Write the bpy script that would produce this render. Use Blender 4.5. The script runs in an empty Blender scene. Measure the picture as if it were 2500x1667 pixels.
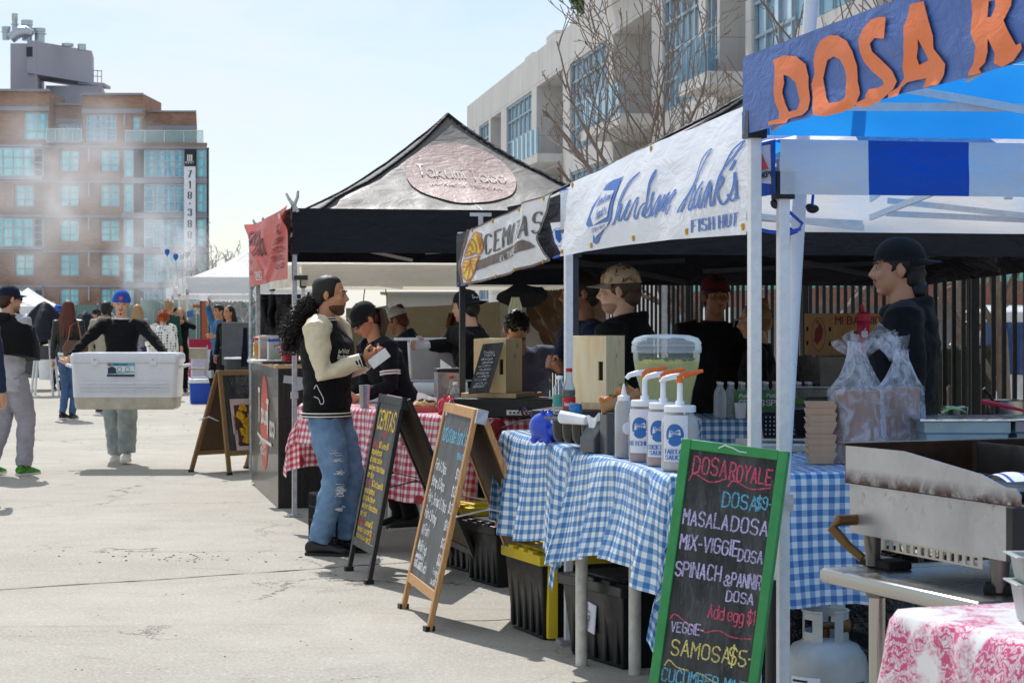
import bpy, bmesh, math, random
from mathutils import Vector as V, Matrix, noise
R=math.radians
S=bpy.context.scene
COL=S.collection
rnd=random.Random(7)
# ---------------------------------------------------------------- camera
F, CX, HY, EH=5200.0, 1250.0, 765.0, 1.54      # focal length and picture centre in photo pixels, eye height in metres
cd=bpy.data.cameras.new('camera'); cam=bpy.data.objects.new('camera', cd); COL.objects.link(cam)
cam.location=(0, 0, EH); cam.rotation_euler=(R(90), 0, 0)
cd.sensor_fit='HORIZONTAL'; cd.sensor_width=36; cd.lens=36 * F / 2500
cd.shift_y=-(833.5 - HY) / 2500
cd.clip_start=.1; cd.clip_end=3000
cd.dof.use_dof=True; cd.dof.focus_distance=9.5; cd.dof.aperture_fstop=16.0
S.camera=cam
# ---------------------------------------------------------------- sky, sun, exposure
SUN_EL, SUN_AZ=R(50), R(-17)                     # the sun stands high behind the stalls, a little to one side
w=bpy.data.worlds.new('World'); S.world=w; w.use_nodes=True
nt=w.node_tree; nt.nodes.clear()
def wn(t, **k):
 n=nt.nodes.new(t)
 for a, b in k.items(): setattr(n, a, b)
 return n
wout=wn('ShaderNodeOutputWorld'); bg=wn('ShaderNodeBackground'); bg2=wn('ShaderNodeBackground'); mixw=wn('ShaderNodeMixShader')
sky=wn('ShaderNodeTexSky', sky_type='NISHITA', sun_disc=False, sun_elevation=SUN_EL, sun_rotation=SUN_AZ, air_density=1.0, dust_density=.6, ozone_density=3.0)
tc=wn('ShaderNodeTexCoord'); mp=wn('ShaderNodeMapping'); mp.inputs['Scale'].default_value=(3.0, 3.0, 9.0); mp.inputs['Rotation'].default_value=(R(8), R(14), 0)
nz=wn('ShaderNodeTexNoise'); nz.inputs['Scale'].default_value=2.2; nz.inputs['Detail'].default_value=7; nz.inputs['Roughness'].default_value=.55; nz.inputs['Distortion'].default_value=.6
cr=wn('ShaderNodeMapRange'); cr.inputs[1].default_value=.36; cr.inputs[2].default_value=.68; cr.inputs[3].default_value=.28; cr.inputs[4].default_value=.98
bg.inputs['Strength'].default_value=.10; bg2.inputs['Color'].default_value=(.88, .95, 1, 1); bg2.inputs['Strength'].default_value=.80
L=nt.links.new
L(tc.outputs['Generated'], mp.inputs['Vector']); L(mp.outputs[0], nz.inputs['Vector']); L(nz.outputs['Fac'], cr.inputs[0])
L(sky.outputs[0], bg.inputs['Color']); L(cr.outputs[0], mixw.inputs[0]); L(bg.outputs[0], mixw.inputs[1]); L(bg2.outputs[0], mixw.inputs[2]); L(mixw.outputs[0], wout.inputs['Surface'])
sd=bpy.data.lights.new('sun', 'SUN'); so=bpy.data.objects.new('sun', sd); COL.objects.link(so)
sd.energy=3.5; sd.angle=R(.5); sd.color=(1, .98, .95)
ldir=V((-math.sin(SUN_AZ) * math.cos(SUN_EL), -math.cos(SUN_AZ) * math.cos(SUN_EL), -math.sin(SUN_EL)))
so.rotation_euler=ldir.to_track_quat('-Z', 'Y').to_euler(); so.location=(-8, 30, 30)
S.view_settings.view_transform='Standard'; S.view_settings.look='None'; S.view_settings.gamma=1
S.view_settings.exposure=.3
S.render.engine='CYCLES'
S.cycles.max_bounces=8; S.cycles.transparent_max_bounces=12; S.cycles.volume_bounces=1
S.cycles.use_denoising=True
# ---------------------------------------------------------------- the photograph's rays turned into points of the place
def A(px, py, Y): return V(((px - CX) * Y / F, Y, EH - (py - HY) * Y / F))
def G(px, py):
 Y=F * EH / (py - HY); return V(((px - CX) * Y / F, Y, 0))
D=V((-.2088, .978, 0)); N=V((.978, .2088, 0)); Z=V((0, 0, 1))    # along the row of stalls (away), across it (into the stalls), up
def row(o, px, z=0):                                   # the point at offset o across the row in the direction of column px
 k=(px - CX) / F; Y=o / (N.x * k + N.y); return V((k * Y, Y, z))
def rn(o, t, z=0): return N * o + D * t + Z * z        # row coordinates
# ---------------------------------------------------------------- materials
def lin(h):
 if not isinstance(h, str): return tuple(h)
 c=[int(h[i:i + 2], 16) / 255 for i in (0, 2, 4)]
 return tuple(x / 12.92 if x <= .04045 else ((x + .055) / 1.055) ** 2.4 for x in c)
MC={}
class NT:
 def __init__(s, m):
  m.use_nodes=True; s.t=m.node_tree; s.t.nodes.clear()
 def n(s, typ, ins=None, **k):
  n=s.t.nodes.new('ShaderNode' + typ)
  for a, b in k.items(): setattr(n, a, b)
  for a, b in (ins or {}).items():
   if isinstance(b, bpy.types.NodeSocket): s.t.links.new(b, n.inputs[a])
   else: n.inputs[a].default_value=b
  return n
 def math(s, op, a, b=0.0, c=None):
  d={0: a, 1: b}
  if c is not None: d[2]=c
  return s.n('Math', d, operation=op).outputs[0]
 def mix(s, f, a, b, bt='MIX'):
  n=s.n('Mix', {0: f}, data_type='RGBA', blend_type=bt)
  for i, v in ((6, a), (7, b)):
   if isinstance(v, bpy.types.NodeSocket): s.t.links.new(v, n.inputs[i])
   else: n.inputs[i].default_value=(*v[:3], 1)
  return n.outputs[2]
 def noise(s, vec, sc, det=4, rough=.55, dist=0):
  return s.n('TexNoise', {'Vector': vec, 'Scale': sc, 'Detail': det, 'Roughness': rough, 'Distortion': dist}).outputs['Fac']
 def rng(s, x, a, b, c=0., d=1.): return s.n('MapRange', {0: x, 1: a, 2: b, 3: c, 4: d}).outputs[0]
def finish(t, col, rough=.6, metal=0, bump=None, bs=.3, bd=.01, trans=0, spec=.5, coat=0, transm=0, alpha=None, ior=1.45, emit=None, es=0, sheen=0, tcol=None):
 p=t.n('BsdfPrincipled', {'Metallic': metal, 'IOR': ior, 'Coat Weight': coat, 'Transmission Weight': transm, 'Specular IOR Level': spec, 'Sheen Weight': sheen})
 for k, v in (('Base Color', col), ('Roughness', rough), ('Alpha', alpha)):
  if v is None: continue
  if isinstance(v, bpy.types.NodeSocket): t.t.links.new(v, p.inputs[k])
  else: p.inputs[k].default_value=(*v[:3], 1) if k == 'Base Color' else v
 if emit is not None: p.inputs['Emission Color'].default_value=(*emit, 1); p.inputs['Emission Strength'].default_value=es
 if bump is not None:
  b=t.n('Bump', {'Height': bump, 'Strength': bs, 'Distance': bd}); t.t.links.new(b.outputs[0], p.inputs['Normal'])
 sh=p.outputs[0]
 if trans:
  tr=t.n('BsdfTranslucent')
  c=tcol if tcol is not None else col
  if isinstance(c, bpy.types.NodeSocket): t.t.links.new(c, tr.inputs[0])
  else: tr.inputs[0].default_value=(*c[:3], 1)
  sh=t.n('MixShader', {0: trans, 1: sh, 2: tr.outputs[0]}).outputs[0]
 o=t.n('OutputMaterial'); t.t.links.new(sh, o.inputs['Surface'])
def M(name, h, rough=.6, metal=0, var=.12, vs=7., bump=0, bs=60., bd=.004, col2=None, stretch=None, **k):
 if name in MC: return MC[name]
 m=bpy.data.materials.new(name); t=NT(m); c=lin(h)
 o=t.n('TexCoord').outputs['Object']
 if stretch: o=t.n('Mapping', {'Vector': o, 'Scale': stretch}).outputs[0]
 f=t.noise(o, vs, 5, .6)
 if col2 is None: a, b=[x * (1 - var) for x in c], [min(1, x * (1 + var)) for x in c]
 else: a, b=c, lin(col2)
 col=t.mix(t.rng(f, .3, .7), a, b)
 rg=t.rng(t.noise(o, vs * 2.3, 3), .3, .7, max(.03, rough - .08), min(1, rough + .08))
 bp=t.noise(o, bs, 4) if bump else None
 finish(t, col, rg, metal, bp, bump, bd, **k)
 MC[name]=m; return m
def glass(name, h, rough=.02, alpha=.3, spec=.6):
 if name in MC: return MC[name]
 m=bpy.data.materials.new(name); t=NT(m)
 fr=t.n('Fresnel', {'IOR': 1.4}).outputs[0]
 a=t.math('ADD', t.math('MULTIPLY', fr, .9), alpha)
 finish(t, lin(h), rough, alpha=a, spec=spec)
 MC[name]=m; return m
def gingham(name, dark, mid, pitch, white='f2f4f6', trans=.12, extra=None):
 if name in MC: return MC[name]
 m=bpy.data.materials.new(name); t=NT(m)
 uv=t.n('TexCoord').outputs['UV']; s=t.n('SeparateXYZ', {0: uv})
 ob=t.n('TexCoord').outputs['Object']
 st=[t.math('LESS_THAN', t.math('FRACT', t.math('MULTIPLY', s.outputs[i], 1 / pitch)), .5) for i in (0, 1)]
 col=t.mix(st[0], lin(white), lin(mid))
 col=t.mix(t.math('MULTIPLY', st[1], 1.), col, t.mix(st[0], lin(mid), lin(dark)))
 if extra:                                          # printed fruit and flowers
  v=t.n('TexVoronoi', {'Vector': uv, 'Scale': extra[0], 'Randomness': .55})
  on=t.math('LESS_THAN', v.outputs['Distance'], .27)
  pick=t.n('SeparateColor', {0: v.outputs['Color']}).outputs[0]
  fc=t.mix(t.math('GREATER_THAN', pick, .55), lin('9c1020'), lin('e07a30'))
  fc=t.mix(t.math('GREATER_THAN', pick, .8), fc, lin('2f7a2c'))
  col=t.mix(on, col, fc)
 col=t.mix(t.rng(t.noise(ob, 3), .3, .7, 0, .12), col, lin('a8acb4'))
 cre=t.math('MAXIMUM', *[t.math('LESS_THAN', t.math('ABSOLUTE', t.math('SUBTRACT', t.math('FRACT', t.math('MULTIPLY', s.outputs[i], 2.9)), .5)), .012) for i in (0, 1)])
 finish(t, col, .36, bump=t.math('ADD', t.noise(ob, 14, 5, .6, .5), t.math('MULTIPLY', cre, .22)), bs=.5, bd=.014, trans=trans, spec=.5)
 MC[name]=m; return m
# ---------------------------------------------------------------- mesh collector
class MB:
 def __init__(s): s.b=bmesh.new(); s.uv=s.b.loops.layers.uv.new('UVMap')
 def face(s, vs, mi=0, uvs=None):
  try: f=s.b.faces.new(vs)
  except ValueError: return None
  f.material_index=mi
  if uvs:
   for l, q in zip(f.loops, uvs): l[s.uv].uv=q
  return f
 def poly(s, pts, mi=0): return s.face([s.b.verts.new(p) for p in pts], mi)
 def box(s, c, sz, rot=None, mi=0, taper=1.0):
  hx, hy, hz=sz[0] / 2, sz[1] / 2, sz[2] / 2
  rm=rot if isinstance(rot, Matrix) else Matrix.Rotation(rot or 0, 3, 'Z'); c=V(c)
  vs=[s.b.verts.new(c + rm @ V((x * hx * (taper if z < 0 else 1), y * hy * (taper if z < 0 else 1), z * hz))) for z in (-1, 1) for y in (-1, 1) for x in (-1, 1)]
  for q in ((0, 2, 3, 1), (4, 5, 7, 6), (0, 1, 5, 4), (2, 6, 7, 3), (0, 4, 6, 2), (1, 3, 7, 5)): s.face([vs[i] for i in q], mi)
  return s
 def rbox(s, c, x, y, z, mi=0):                     # box from a centre and three half-axis vectors
  c=V(c); vs=[s.b.verts.new(c + x * i + y * j + z * k) for k in (-1, 1) for j in (-1, 1) for i in (-1, 1)]
  for q in ((0, 2, 3, 1), (4, 5, 7, 6), (0, 1, 5, 4), (2, 6, 7, 3), (0, 4, 6, 2), (1, 3, 7, 5)): s.face([vs[i] for i in q], mi)
  return s
 def bar(s, a, b, w_, h_=None, up=Z, mi=0):
  a, b=V(a), V(b); d=(b - a).normalized(); h_=w_ if h_ is None else h_
  x=d.cross(up)
  x=V((1, 0, 0)) if x.length < 1e-4 else x.normalized()
  y=x.cross(d).normalized()
  return s.rbox((a + b) / 2, x * w_ / 2, (b - a) / 2, y * h_ / 2, mi)
 def loft(s, rings, mi=0, cap=True, closed=False):
  vr=[[s.b.verts.new(p) for p in r] for r in rings]; n=len(vr[0])
  m=len(vr)
  for i in range(m if closed else m - 1):
   a, b=vr[i], vr[(i + 1) % m]
   for j in range(n): s.face([a[j], a[(j + 1) % n], b[(j + 1) % n], b[j]], mi, [(j / n, i / m), ((j + 1) / n, i / m), ((j + 1) / n, (i + 1) / m), (j / n, (i + 1) / m)])
  if cap and not closed: s.face(vr[0][::-1], mi); s.face(vr[-1], mi)
  return s
 def tube(s, pts, r, n=8, mi=0, cap=True, closed=False, flat=1.0):
  pts=[V(p) for p in pts]; m=len(pts)
  if not hasattr(r, '__len__'): r=[r] * m
  rings=[]; pu=None
  for i, p in enumerate(pts):
   if closed: t=pts[(i + 1) % m] - pts[i - 1]
   else: t=pts[min(i + 1, m - 1)] - pts[max(i - 1, 0)]
   t=t.normalized() if t.length > 1e-9 else V((0, 0, 1))
   if pu is None: pu=t.orthogonal()
   pu=(pu - t * pu.dot(t)); pu=pu.normalized() if pu.length > 1e-6 else t.orthogonal().normalized()
   w_=t.cross(pu)
   rr=r[i]; rx, ry=(rr if hasattr(rr, '__len__') else (rr, rr * flat))
   rings.append([p + pu * math.cos(2 * math.pi * k / n) * rx + w_ * math.sin(2 * math.pi * k / n) * ry for k in range(n)])
  return s.loft(rings, mi, cap, closed)
 def cyl(s, a, b, r, r2=None, n=16, mi=0): return s.tube([a, b], [r, r if r2 is None else r2], n, mi)
 def lathe(s, prof, c=(0, 0, 0), n=24, mi=0, rot=None, cap=True, sx=1, sy=1):
  c=V(c); rm=rot or Matrix.Identity(3)
  return s.loft([[c + rm @ V((math.cos(2 * math.pi * k / n) * r * sx, math.sin(2 * math.pi * k / n) * r * sy, z)) for k in range(n)] for r, z in prof], mi, cap)
 def ell(s, c, r, rot=None, n=14, mi=0, m=9):
  pr=[(max(.02, math.sin(math.pi * i / m)), -math.cos(math.pi * i / m)) for i in range(m + 1)]
  rm=rot or Matrix.Identity(3); c=V(c); r=V(r if hasattr(r, '__len__') else (r, r, r))
  return s.loft([[c + rm @ V((math.cos(2 * math.pi * k / n) * q * r.x, math.sin(2 * math.pi * k / n) * q * r.y, z * r.z)) for k in range(n)] for q, z in pr], mi)
 def grid(s, fn, nu, nv, mi=0, uvf=None, closeu=False):
  vs=[[s.b.verts.new(fn(i / nu, j / nv)) for j in range(nv + 1)] for i in range(nu if closeu else nu + 1)]
  for i in range(nu):
   for j in range(nv):
    a, b=vs[i], vs[(i + 1) % len(vs)]
    q=[(i / nu, j / nv), ((i + 1) / nu, j / nv), ((i + 1) / nu, (j + 1) / nv), (i / nu, (j + 1) / nv)]
    if uvf: q=[uvf(*x) for x in q]
    s.face([a[j], b[j], b[j + 1], a[j + 1]], mi(i, j) if callable(mi) else mi, q)
  return s
 def prism(s, pts, vec, mi=0):
  vec=V(vec); a=[s.b.verts.new(V(p)) for p in pts]; b=[s.b.verts.new(V(p) + vec) for p in pts]; n=len(a)
  s.face(a[::-1], mi); s.face(b, mi)
  for i in range(n): s.face([a[i], a[(i + 1) % n], b[(i + 1) % n], b[i]], mi)
  return s
 def jitter(s, amp, sc=6., seed=0, ax=None):
  o=V((seed * 3.7, seed * 1.3, seed))
  for v in s.b.verts:
   q=noise.noise_vector(v.co * sc + o) * amp
   v.co += q if ax is None else V((q.x * ax[0], q.y * ax[1], q.z * ax[2]))
  return s
 def build(s, name, mats, parent=None, local=False, angle=38, bev=0, origin=None, remesh=0, wr=0, ws=9., smooth=2, solid=0):
  bm=s.b
  bmesh.ops.recalc_face_normals(bm, faces=bm.faces) if not s.__dict__.get('open') else None
  me=bpy.data.meshes.new(name); bm.to_mesh(me); bm.free()
  if remesh: me=revox(me, name, remesh, wr, ws, smooth)
  if not isinstance(mats, (list, tuple)): mats=[mats]
  for m in mats: me.materials.append(m)
  o=bpy.data.objects.new(name, me); COL.objects.link(o)
  if parent is not None:
   o.parent=parent
   if not local: me.transform(MW(parent).inverted())
  else:
   if origin is None:
    xs=[v.co for v in me.vertices]
    origin=V(((min(v.x for v in xs) + max(v.x for v in xs)) / 2, (min(v.y for v in xs) + max(v.y for v in xs)) / 2, min(v.z for v in xs)))
   me.transform(Matrix.Translation(-V(origin))); o.location=origin
  me.polygons.foreach_set('use_smooth', [angle > 0] * len(me.polygons))
  if angle > 0 and not remesh: me.set_sharp_from_angle(angle=R(angle))
  if bev:
   b=o.modifiers.new('bevel', 'BEVEL'); b.width=bev; b.segments=2; b.limit_method='ANGLE'; b.angle_limit=R(40)
  if solid:
   b=o.modifiers.new('thickness', 'SOLIDIFY'); b.thickness=solid; b.offset=-1
  return o
def MW(o):
 m=o.matrix_basis.copy()
 return MW(o.parent) @ m if o.parent else m
def revox(me, name, vox, wr, ws, smooth):
 o=bpy.data.objects.new('tmp', me); COL.objects.link(o)
 md=o.modifiers.new('r', 'REMESH'); md.mode='VOXEL'; md.voxel_size=vox; md.use_smooth_shade=True
 dg=bpy.context.evaluated_depsgraph_get()
 new=bpy.data.meshes.new_from_object(o.evaluated_get(dg), depsgraph=dg)
 bpy.data.objects.remove(o); bpy.data.meshes.remove(me); new.name=name; new.materials.clear()
 b=bmesh.new(); b.from_mesh(new)
 for _ in range(smooth): bmesh.ops.smooth_vert(b, verts=b.verts, factor=.5, use_axis_x=True, use_axis_y=True, use_axis_z=True)
 if wr:
  b.normal_update()
  for v in b.verts:
   p=v.co
   q=noise.noise(V((p.x * ws, p.y * ws, p.z * ws * 1.7))) + .5 * noise.noise(V((p.x * ws * 2.6 + 9, p.y * ws * 2.6, p.z * ws * 3.4))) - .7 * abs(noise.noise(V((p.x * ws * .8, p.y * ws * .8 + 5, p.z * ws * 2.2 + p.x * ws))))
   v.co=p + v.normal * q * wr
 b.to_mesh(new); b.free(); return new
def tag(o, label=None, cat=None, group=None, kind=None):
 for k, v in (('label', label), ('category', cat), ('group', group), ('kind', kind)):
  if v: o[k]=v
 return o
def thing(name, loc, label, cat, group=None, rz=0):
 o=bpy.data.objects.new(name, None); COL.objects.link(o); o.empty_display_size=.1
 o.location=loc; o.rotation_euler=(0, 0, rz); return tag(o, label, cat, group)
def dup(o, loc=None, rz=None, label=None, parent=None):
 c=o.copy(); COL.objects.link(c)
 if parent is not None: c.parent=parent
 for ch in [x for x in o.children]: dup(ch, parent=c)
 if loc is not None: c.location=loc
 if rz is not None: c.rotation_euler=(0, 0, rz)
 if label: c['label']=label
 return c
# ---------------------------------------------------------------- stroke lettering
GL={}
for ln in '''A 0228 2842 1434|B 0802 082837463505 053544433202|C 4738180703123243|D 0802 082847432202|E 4808 0802 0242 0535|F 4808 0802 0535|G 47381807031232434525|H 0802 4842 0545|I 2822|J 4843321203
K 0802 4805 0542|L 0802 0242|M 0208 0825 2548 4842|N 0208 0842 4248|O 180703123243473818|P 0802 083847463505|Q 180703123243473818 2541|R 0802 083847463505 2542|S 473818070615354443321203|T 0848 2822
U 080312324348|V 0822 2248|W 0812 1225 2532 3248|X 0842 0248|Y 0825 4825 2522|Z 0848 4802 0242|0 180703123243473818|1 1728 2822|2 071838474602 0242|3 0718384746352535444332 321203|4 3832 3804 0444|5 480805354443321203
6 473818070312324344351504|7 0848 4812|8 1807061535444332120304153546473818|9 463515060718384743321203|$ 473818070615354443321203 2921|& 421617283736040312224 4|' 2826|. 2122|, 2211|- 1535|: 2223 2526|/ 0248|" 1816 2826
a 361605031232434536 4642|b 0802 0516364543321203|c 4536160503123243|d 4842 4536160503123243|e 04444536160503123243|f 38281712 0626|g 46413010 4536160503123243|h 0802 0516364542|i 1612 1817|j 262110 2827
k 0802 3604 0442|l 1812|m 0602 051625 2522 253645 4542|n 0602 0516364542|o 160503123243453616|p 0600 0516364543321203|q 4640 4536160503123243|r 0602 041636|s 45361605143443321203|t 18132233 0626|u 0603123243 4642|v 0622 2246|w 0612 1225 2532 3246
x 0642 0246|y 0622 4610|z 0646 4602 0242|! 2824 2221|~ 0416253443|_ 0040|* 1535 1733 1337|= 1434 1636'''.replace('\n', '|').split('|'):
 k, rest=ln[0], (ln[2:].replace('4 4', '44') if ln[0] == '&' else ln[2:])
 GL[k]=[[(int(s_[i]), int(s_[i + 1]) - 2) for i in range(0, len(s_) - 1, 2)] for s_ in rest.split()]
def chaikin(p, n=2):
 for _ in range(n):
  if len(p) < 3: return p
  q=[p[0]]
  for a, b in zip(p, p[1:]): q += [(a[0] * .75 + b[0] * .25, a[1] * .75 + b[1] * .25), (a[0] * .25 + b[0] * .75, a[1] * .25 + b[1] * .75)]
  q.append(p[-1]); p=q
 return p
def strokes(s, size, ax=1.0, track=1.6, jit=0, slant=0, rounds=1, seed=1):
 """polylines of the text s with capitals `size` high, baseline at 0; returns them and the width."""
 r=random.Random(seed); k=size / 6; x=0; out=[]
 for ch in s:
  if ch == ' ': x += 2.6; continue
  g=GL.get(ch)
  if g is None: continue
  x0=min(p[0] for st in g for p in st); x1=max(p[0] for st in g for p in st); dy=r.uniform(-jit, jit); sc=1 + r.uniform(-jit, jit) * .3
  for st in g:
   pl=[((x + p[0] - x0 + r.uniform(-jit, jit) * .3) , (p[1] * sc + dy + r.uniform(-jit, jit) * .3)) for p in st]
   out.append([((a + b * slant) * k * ax, b * k) for a, b in chaikin(pl, rounds)])
  x += (x1 - x0) + track
 return out, (x - track) * k * ax
class Pen:
 """collects text and line-art strokes as thin raised ribbons laid on a surface fm(u, v, height)"""
 def __init__(s, fm, off=.002): s.mb=MB(); s.mb.open=True; s.fm=fm; s.off=off; s.k=0
 def line(s, pl, wd, step=.03, contrast=0):
  q=[pl[0]]
  for a, b in zip(pl, pl[1:]):
   d=math.hypot(b[0] - a[0], b[1] - a[1]); m=max(1, int(d / step))
   q += [(a[0] + (b[0] - a[0]) * i / m, a[1] + (b[1] - a[1]) * i / m) for i in range(1, m + 1)]
  if len(q) < 2: return s
  s.k += 1; h=s.off + (s.k % 60) * .00006; n=len(q)
  Lf, Rt=[], []
  cl=n > 3 and math.hypot(q[0][0] - q[-1][0], q[0][1] - q[-1][1]) < 1e-6
  for i, p in enumerate(q):
   a, b=q[max(i - 1, 0)], q[min(i + 1, n - 1)]
   if cl and i in (0, n - 1): a, b=q[-2], q[1]
   dx, dy=b[0] - a[0], b[1] - a[1]; l=math.hypot(dx, dy) or 1; dx, dy=dx / l, dy / l
   ww=wd / 2
   if contrast: ww *= (1 - contrast) + contrast * abs(dy)
   e=0
   if not cl and i in (0, n - 1): e=ww * .6 * (-1 if i == 0 else 1)
   x, y=p[0] + dx * e, p[1] + dy * e
   Lf.append(s.mb.b.verts.new(s.fm(x - dy * ww, y + dx * ww, h))); Rt.append(s.mb.b.verts.new(s.fm(x + dy * ww, y - dx * ww, h)))
  for i in range(n - 1): s.mb.face([Lf[i], Rt[i], Rt[i + 1], Lf[i + 1]])
  return s
 def text(s, t, x, y, size, wd=None, align='l', width=None, contrast=0, slope=0, step=.03, **k):
  st, w0=strokes(t, size, **k)
  if width: f=width / w0; st=[[(a * f, b) for a, b in p] for p in st]; w0=width
  x0=x - (w0 if align == 'r' else w0 / 2 if align == 'c' else 0)
  for p in st: s.line([(x0 + a, y + b + a * slope) for a, b in p], wd or size * .13, step, contrast)
  return s
 def fill(s, pts, n=None):
  s.k += 1; h=s.off + (s.k % 60) * .00006
  cx=sum(p[0] for p in pts) / len(pts); cy=sum(p[1] for p in pts) / len(pts)
  rings=[[s.mb.b.verts.new(s.fm(cx + (p[0] - cx) * f, cy + (p[1] - cy) * f, h)) for p in pts] for f in (1, .66, .33)]
  c=s.mb.b.verts.new(s.fm(cx, cy, h)); m=len(pts)
  for a, b in zip(rings, rings[1:]):
   for i in range(m): s.mb.face([a[i], a[(i + 1) % m], b[(i + 1) % m], b[i]])
  for i in range(m): s.mb.face([rings[-1][i], rings[-1][(i + 1) % m], c])
  return s
 def region(s, outer, holes=(), maxlen=.03):
  from mathutils.geometry import tessellate_polygon
  s.k += 1; h=s.off + (s.k % 60) * .00006
  loops=[[V((p[0], p[1], 0)) for p in l] for l in (outer, *holes)]; pts=[p for l in loops for p in l]
  b=bmesh.new(); vs=[b.verts.new(p) for p in pts]
  for t in tessellate_polygon(loops):
   try: b.faces.new([vs[i] for i in t])
   except ValueError: pass
  for _ in range(6):
   e=[x for x in b.edges if x.calc_length() > maxlen]
   if not e: break
   bmesh.ops.subdivide_edges(b, edges=e, cuts=1); bmesh.ops.triangulate(b, faces=b.faces)
  mp={}
  for f in b.faces: s.mb.face([mp.setdefault(v, None) or mp.__setitem__(v, s.mb.b.verts.new(s.fm(v.co.x, v.co.y, h))) or mp[v] for v in f.verts])
  b.free(); return s
 def qtext(s, t, bl, br, tl, tr, wd, contrast=0, step=.03, **k):
  """text stretched into a four cornered patch"""
  st, w0=strokes(t, 1.0, **k)
  for p in st:
   q=[]
   for a, b in p:
    a /= w0; lo=(bl[0] + (br[0] - bl[0]) * a, bl[1] + (br[1] - bl[1]) * a); hi=(tl[0] + (tr[0] - tl[0]) * a, tl[1] + (tr[1] - tl[1]) * a); q.append((lo[0] + (hi[0] - lo[0]) * b, lo[1] + (hi[1] - lo[1]) * b))
   s.line(q, wd, step, contrast)
  return s
 def build(s, name, m, parent): return s.mb.build(name, m, parent, angle=180)
def ray_sz(px, py, p0, e):
 """where the photographed point lies on the upright plane through p0 along e: distance along e and height"""
 k=(px - CX) / F; d=(k * p0.y - p0.x) / (e.x - k * e.y); return d, EH - (py - HY) * (p0.y + e.y * d) / F
def zoomed(x0, y0, sc): return lambda pts: [(x / sc + x0, y / sc + y0) for x, y in pts]
def circ(cx, cy, rx, ry=None, n=24, a0=0, a1=360):
 ry=rx if ry is None else ry
 return [(cx + rx * math.cos(R(a0 + (a1 - a0) * i / n)), cy + ry * math.sin(R(a0 + (a1 - a0) * i / n))) for i in range(n + 1)]
def flat(o, u, v):
 o, u, v=V(o), V(u).normalized(), V(v).normalized(); nn=u.cross(v).normalized()
 return lambda a, b, h=0: o + u * a + v * b + nn * h
# ================================================================ ground
def ground_mat():
 m=bpy.data.materials.new('concrete_yard'); t=NT(m)
 o=t.n('TexCoord').outputs['Object']
 big=t.noise(o, .35, 5, .6); mid=t.noise(o, 2.2, 6, .65, .4); fine=t.noise(o, 55, 3, .7); grit=t.noise(o, 160, 2, .7)
 col=t.mix(t.rng(big, .35, .65), lin('9f998d'), lin('b3ada1'))
 col=t.mix(t.rng(mid, .42, .72, 0, .55), col, lin('8f887d'))
 col=t.mix(t.rng(fine, .35, .7, 0, .5), col, lin('d9d4cb'))
 col=t.mix(t.rng(grit, .56, .7, 0, .8), col, lin('6a635a'))
 stain=t.math('MULTIPLY', t.rng(t.noise(o, 1.1, 7, .7, 1.2), .62, .75), t.rng(t.noise(o, 9, 3), .35, .6))
 col=t.mix(t.math('MULTIPLY', stain, .7), col, lin('5d564d'))
 gum=t.math('LESS_THAN', t.n('TexVoronoi', {'Vector': o, 'Scale': 2.3}).outputs['Distance'], t.rng(t.noise(o, 3, 2), .5, .7, .0, .05)); col=t.mix(t.math('MULTIPLY', gum, .45), col, lin('5a544c'))
 lng=t.noise(t.n('Mapping', {'Vector': o, 'Scale': (.25, 3.5, 1), 'Rotation': (0, 0, .05)}).outputs[0], 1.4, 6, .7); col=t.mix(t.rng(lng, .56, .74, 0, .45), col, lin('8a8378'))
 col=t.mix(t.rng(t.noise(o, 24, 3, .8), .56, .7, 0, .35), col, lin('e4e0d8'))
 wob=t.n('Mix', {0: .06, 4: o, 5: t.n('TexNoise', {'Vector': o, 'Scale': 2.5, 'Detail': 6}).outputs['Color']}, data_type='VECTOR', blend_type='MIX') if False else None
 nv=t.n('TexNoise', {'Vector': o, 'Scale': 1.6, 'Detail': 8, 'Roughness': .65}).outputs['Color']
 ov=t.n('VectorMath', {0: o, 1: t.n('VectorMath', {0: nv, 3: .9}, operation='SCALE').outputs[0]}, operation='ADD').outputs[0]
 h=t.noise(o, 90, 4, .7); crk=None
 for sc, wd, ms, th in ((.33, .0035, .3, .5), (.9, .004, .8, .56)):
  v=t.n('TexVoronoi', {'Vector': ov, 'Scale': sc}, feature='DISTANCE_TO_EDGE').outputs['Distance']
  c=t.math('MULTIPLY', t.math('LESS_THAN', v, wd), t.rng(t.noise(o, ms, 3), th - .02, th + .06))
  crk=c if crk is None else t.math('MAXIMUM', crk, c)
 col=t.mix(t.math('MULTIPLY', crk, .75), col, lin('4a443c'))
 hh=t.math('SUBTRACT', h, t.math('MULTIPLY', crk, 1.5))
 finish(t, col, .86, bump=hh, bs=.5, bd=.01, spec=.3); return m
b=MB(); b.open=True
b.grid(lambda u, v: V(((u - .5) * 1400, -100 + v * 1500, 0)), 4, 4)
tag(b.build('ground', ground_mat(), origin=V((0, 0, 0))), kind='structure')
b=MB(); b.open=True
ja, jb=G(-60, 1444), G(1010, 1372)
def joint(u, v):
 p=ja.lerp(jb, u); return p + V((0, (v - .5) * (.02 + .022 * noise.noise(p * 7)) + .03 * noise.noise(p * 1.7), .003))
b.grid(joint, 120, 1)
ja2, jb2=G(-60, 1118), G(470, 1098)
tag(b.build('pavement_joint', M('tar', '4b463f', .9)), kind='structure')
b=MB()
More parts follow.
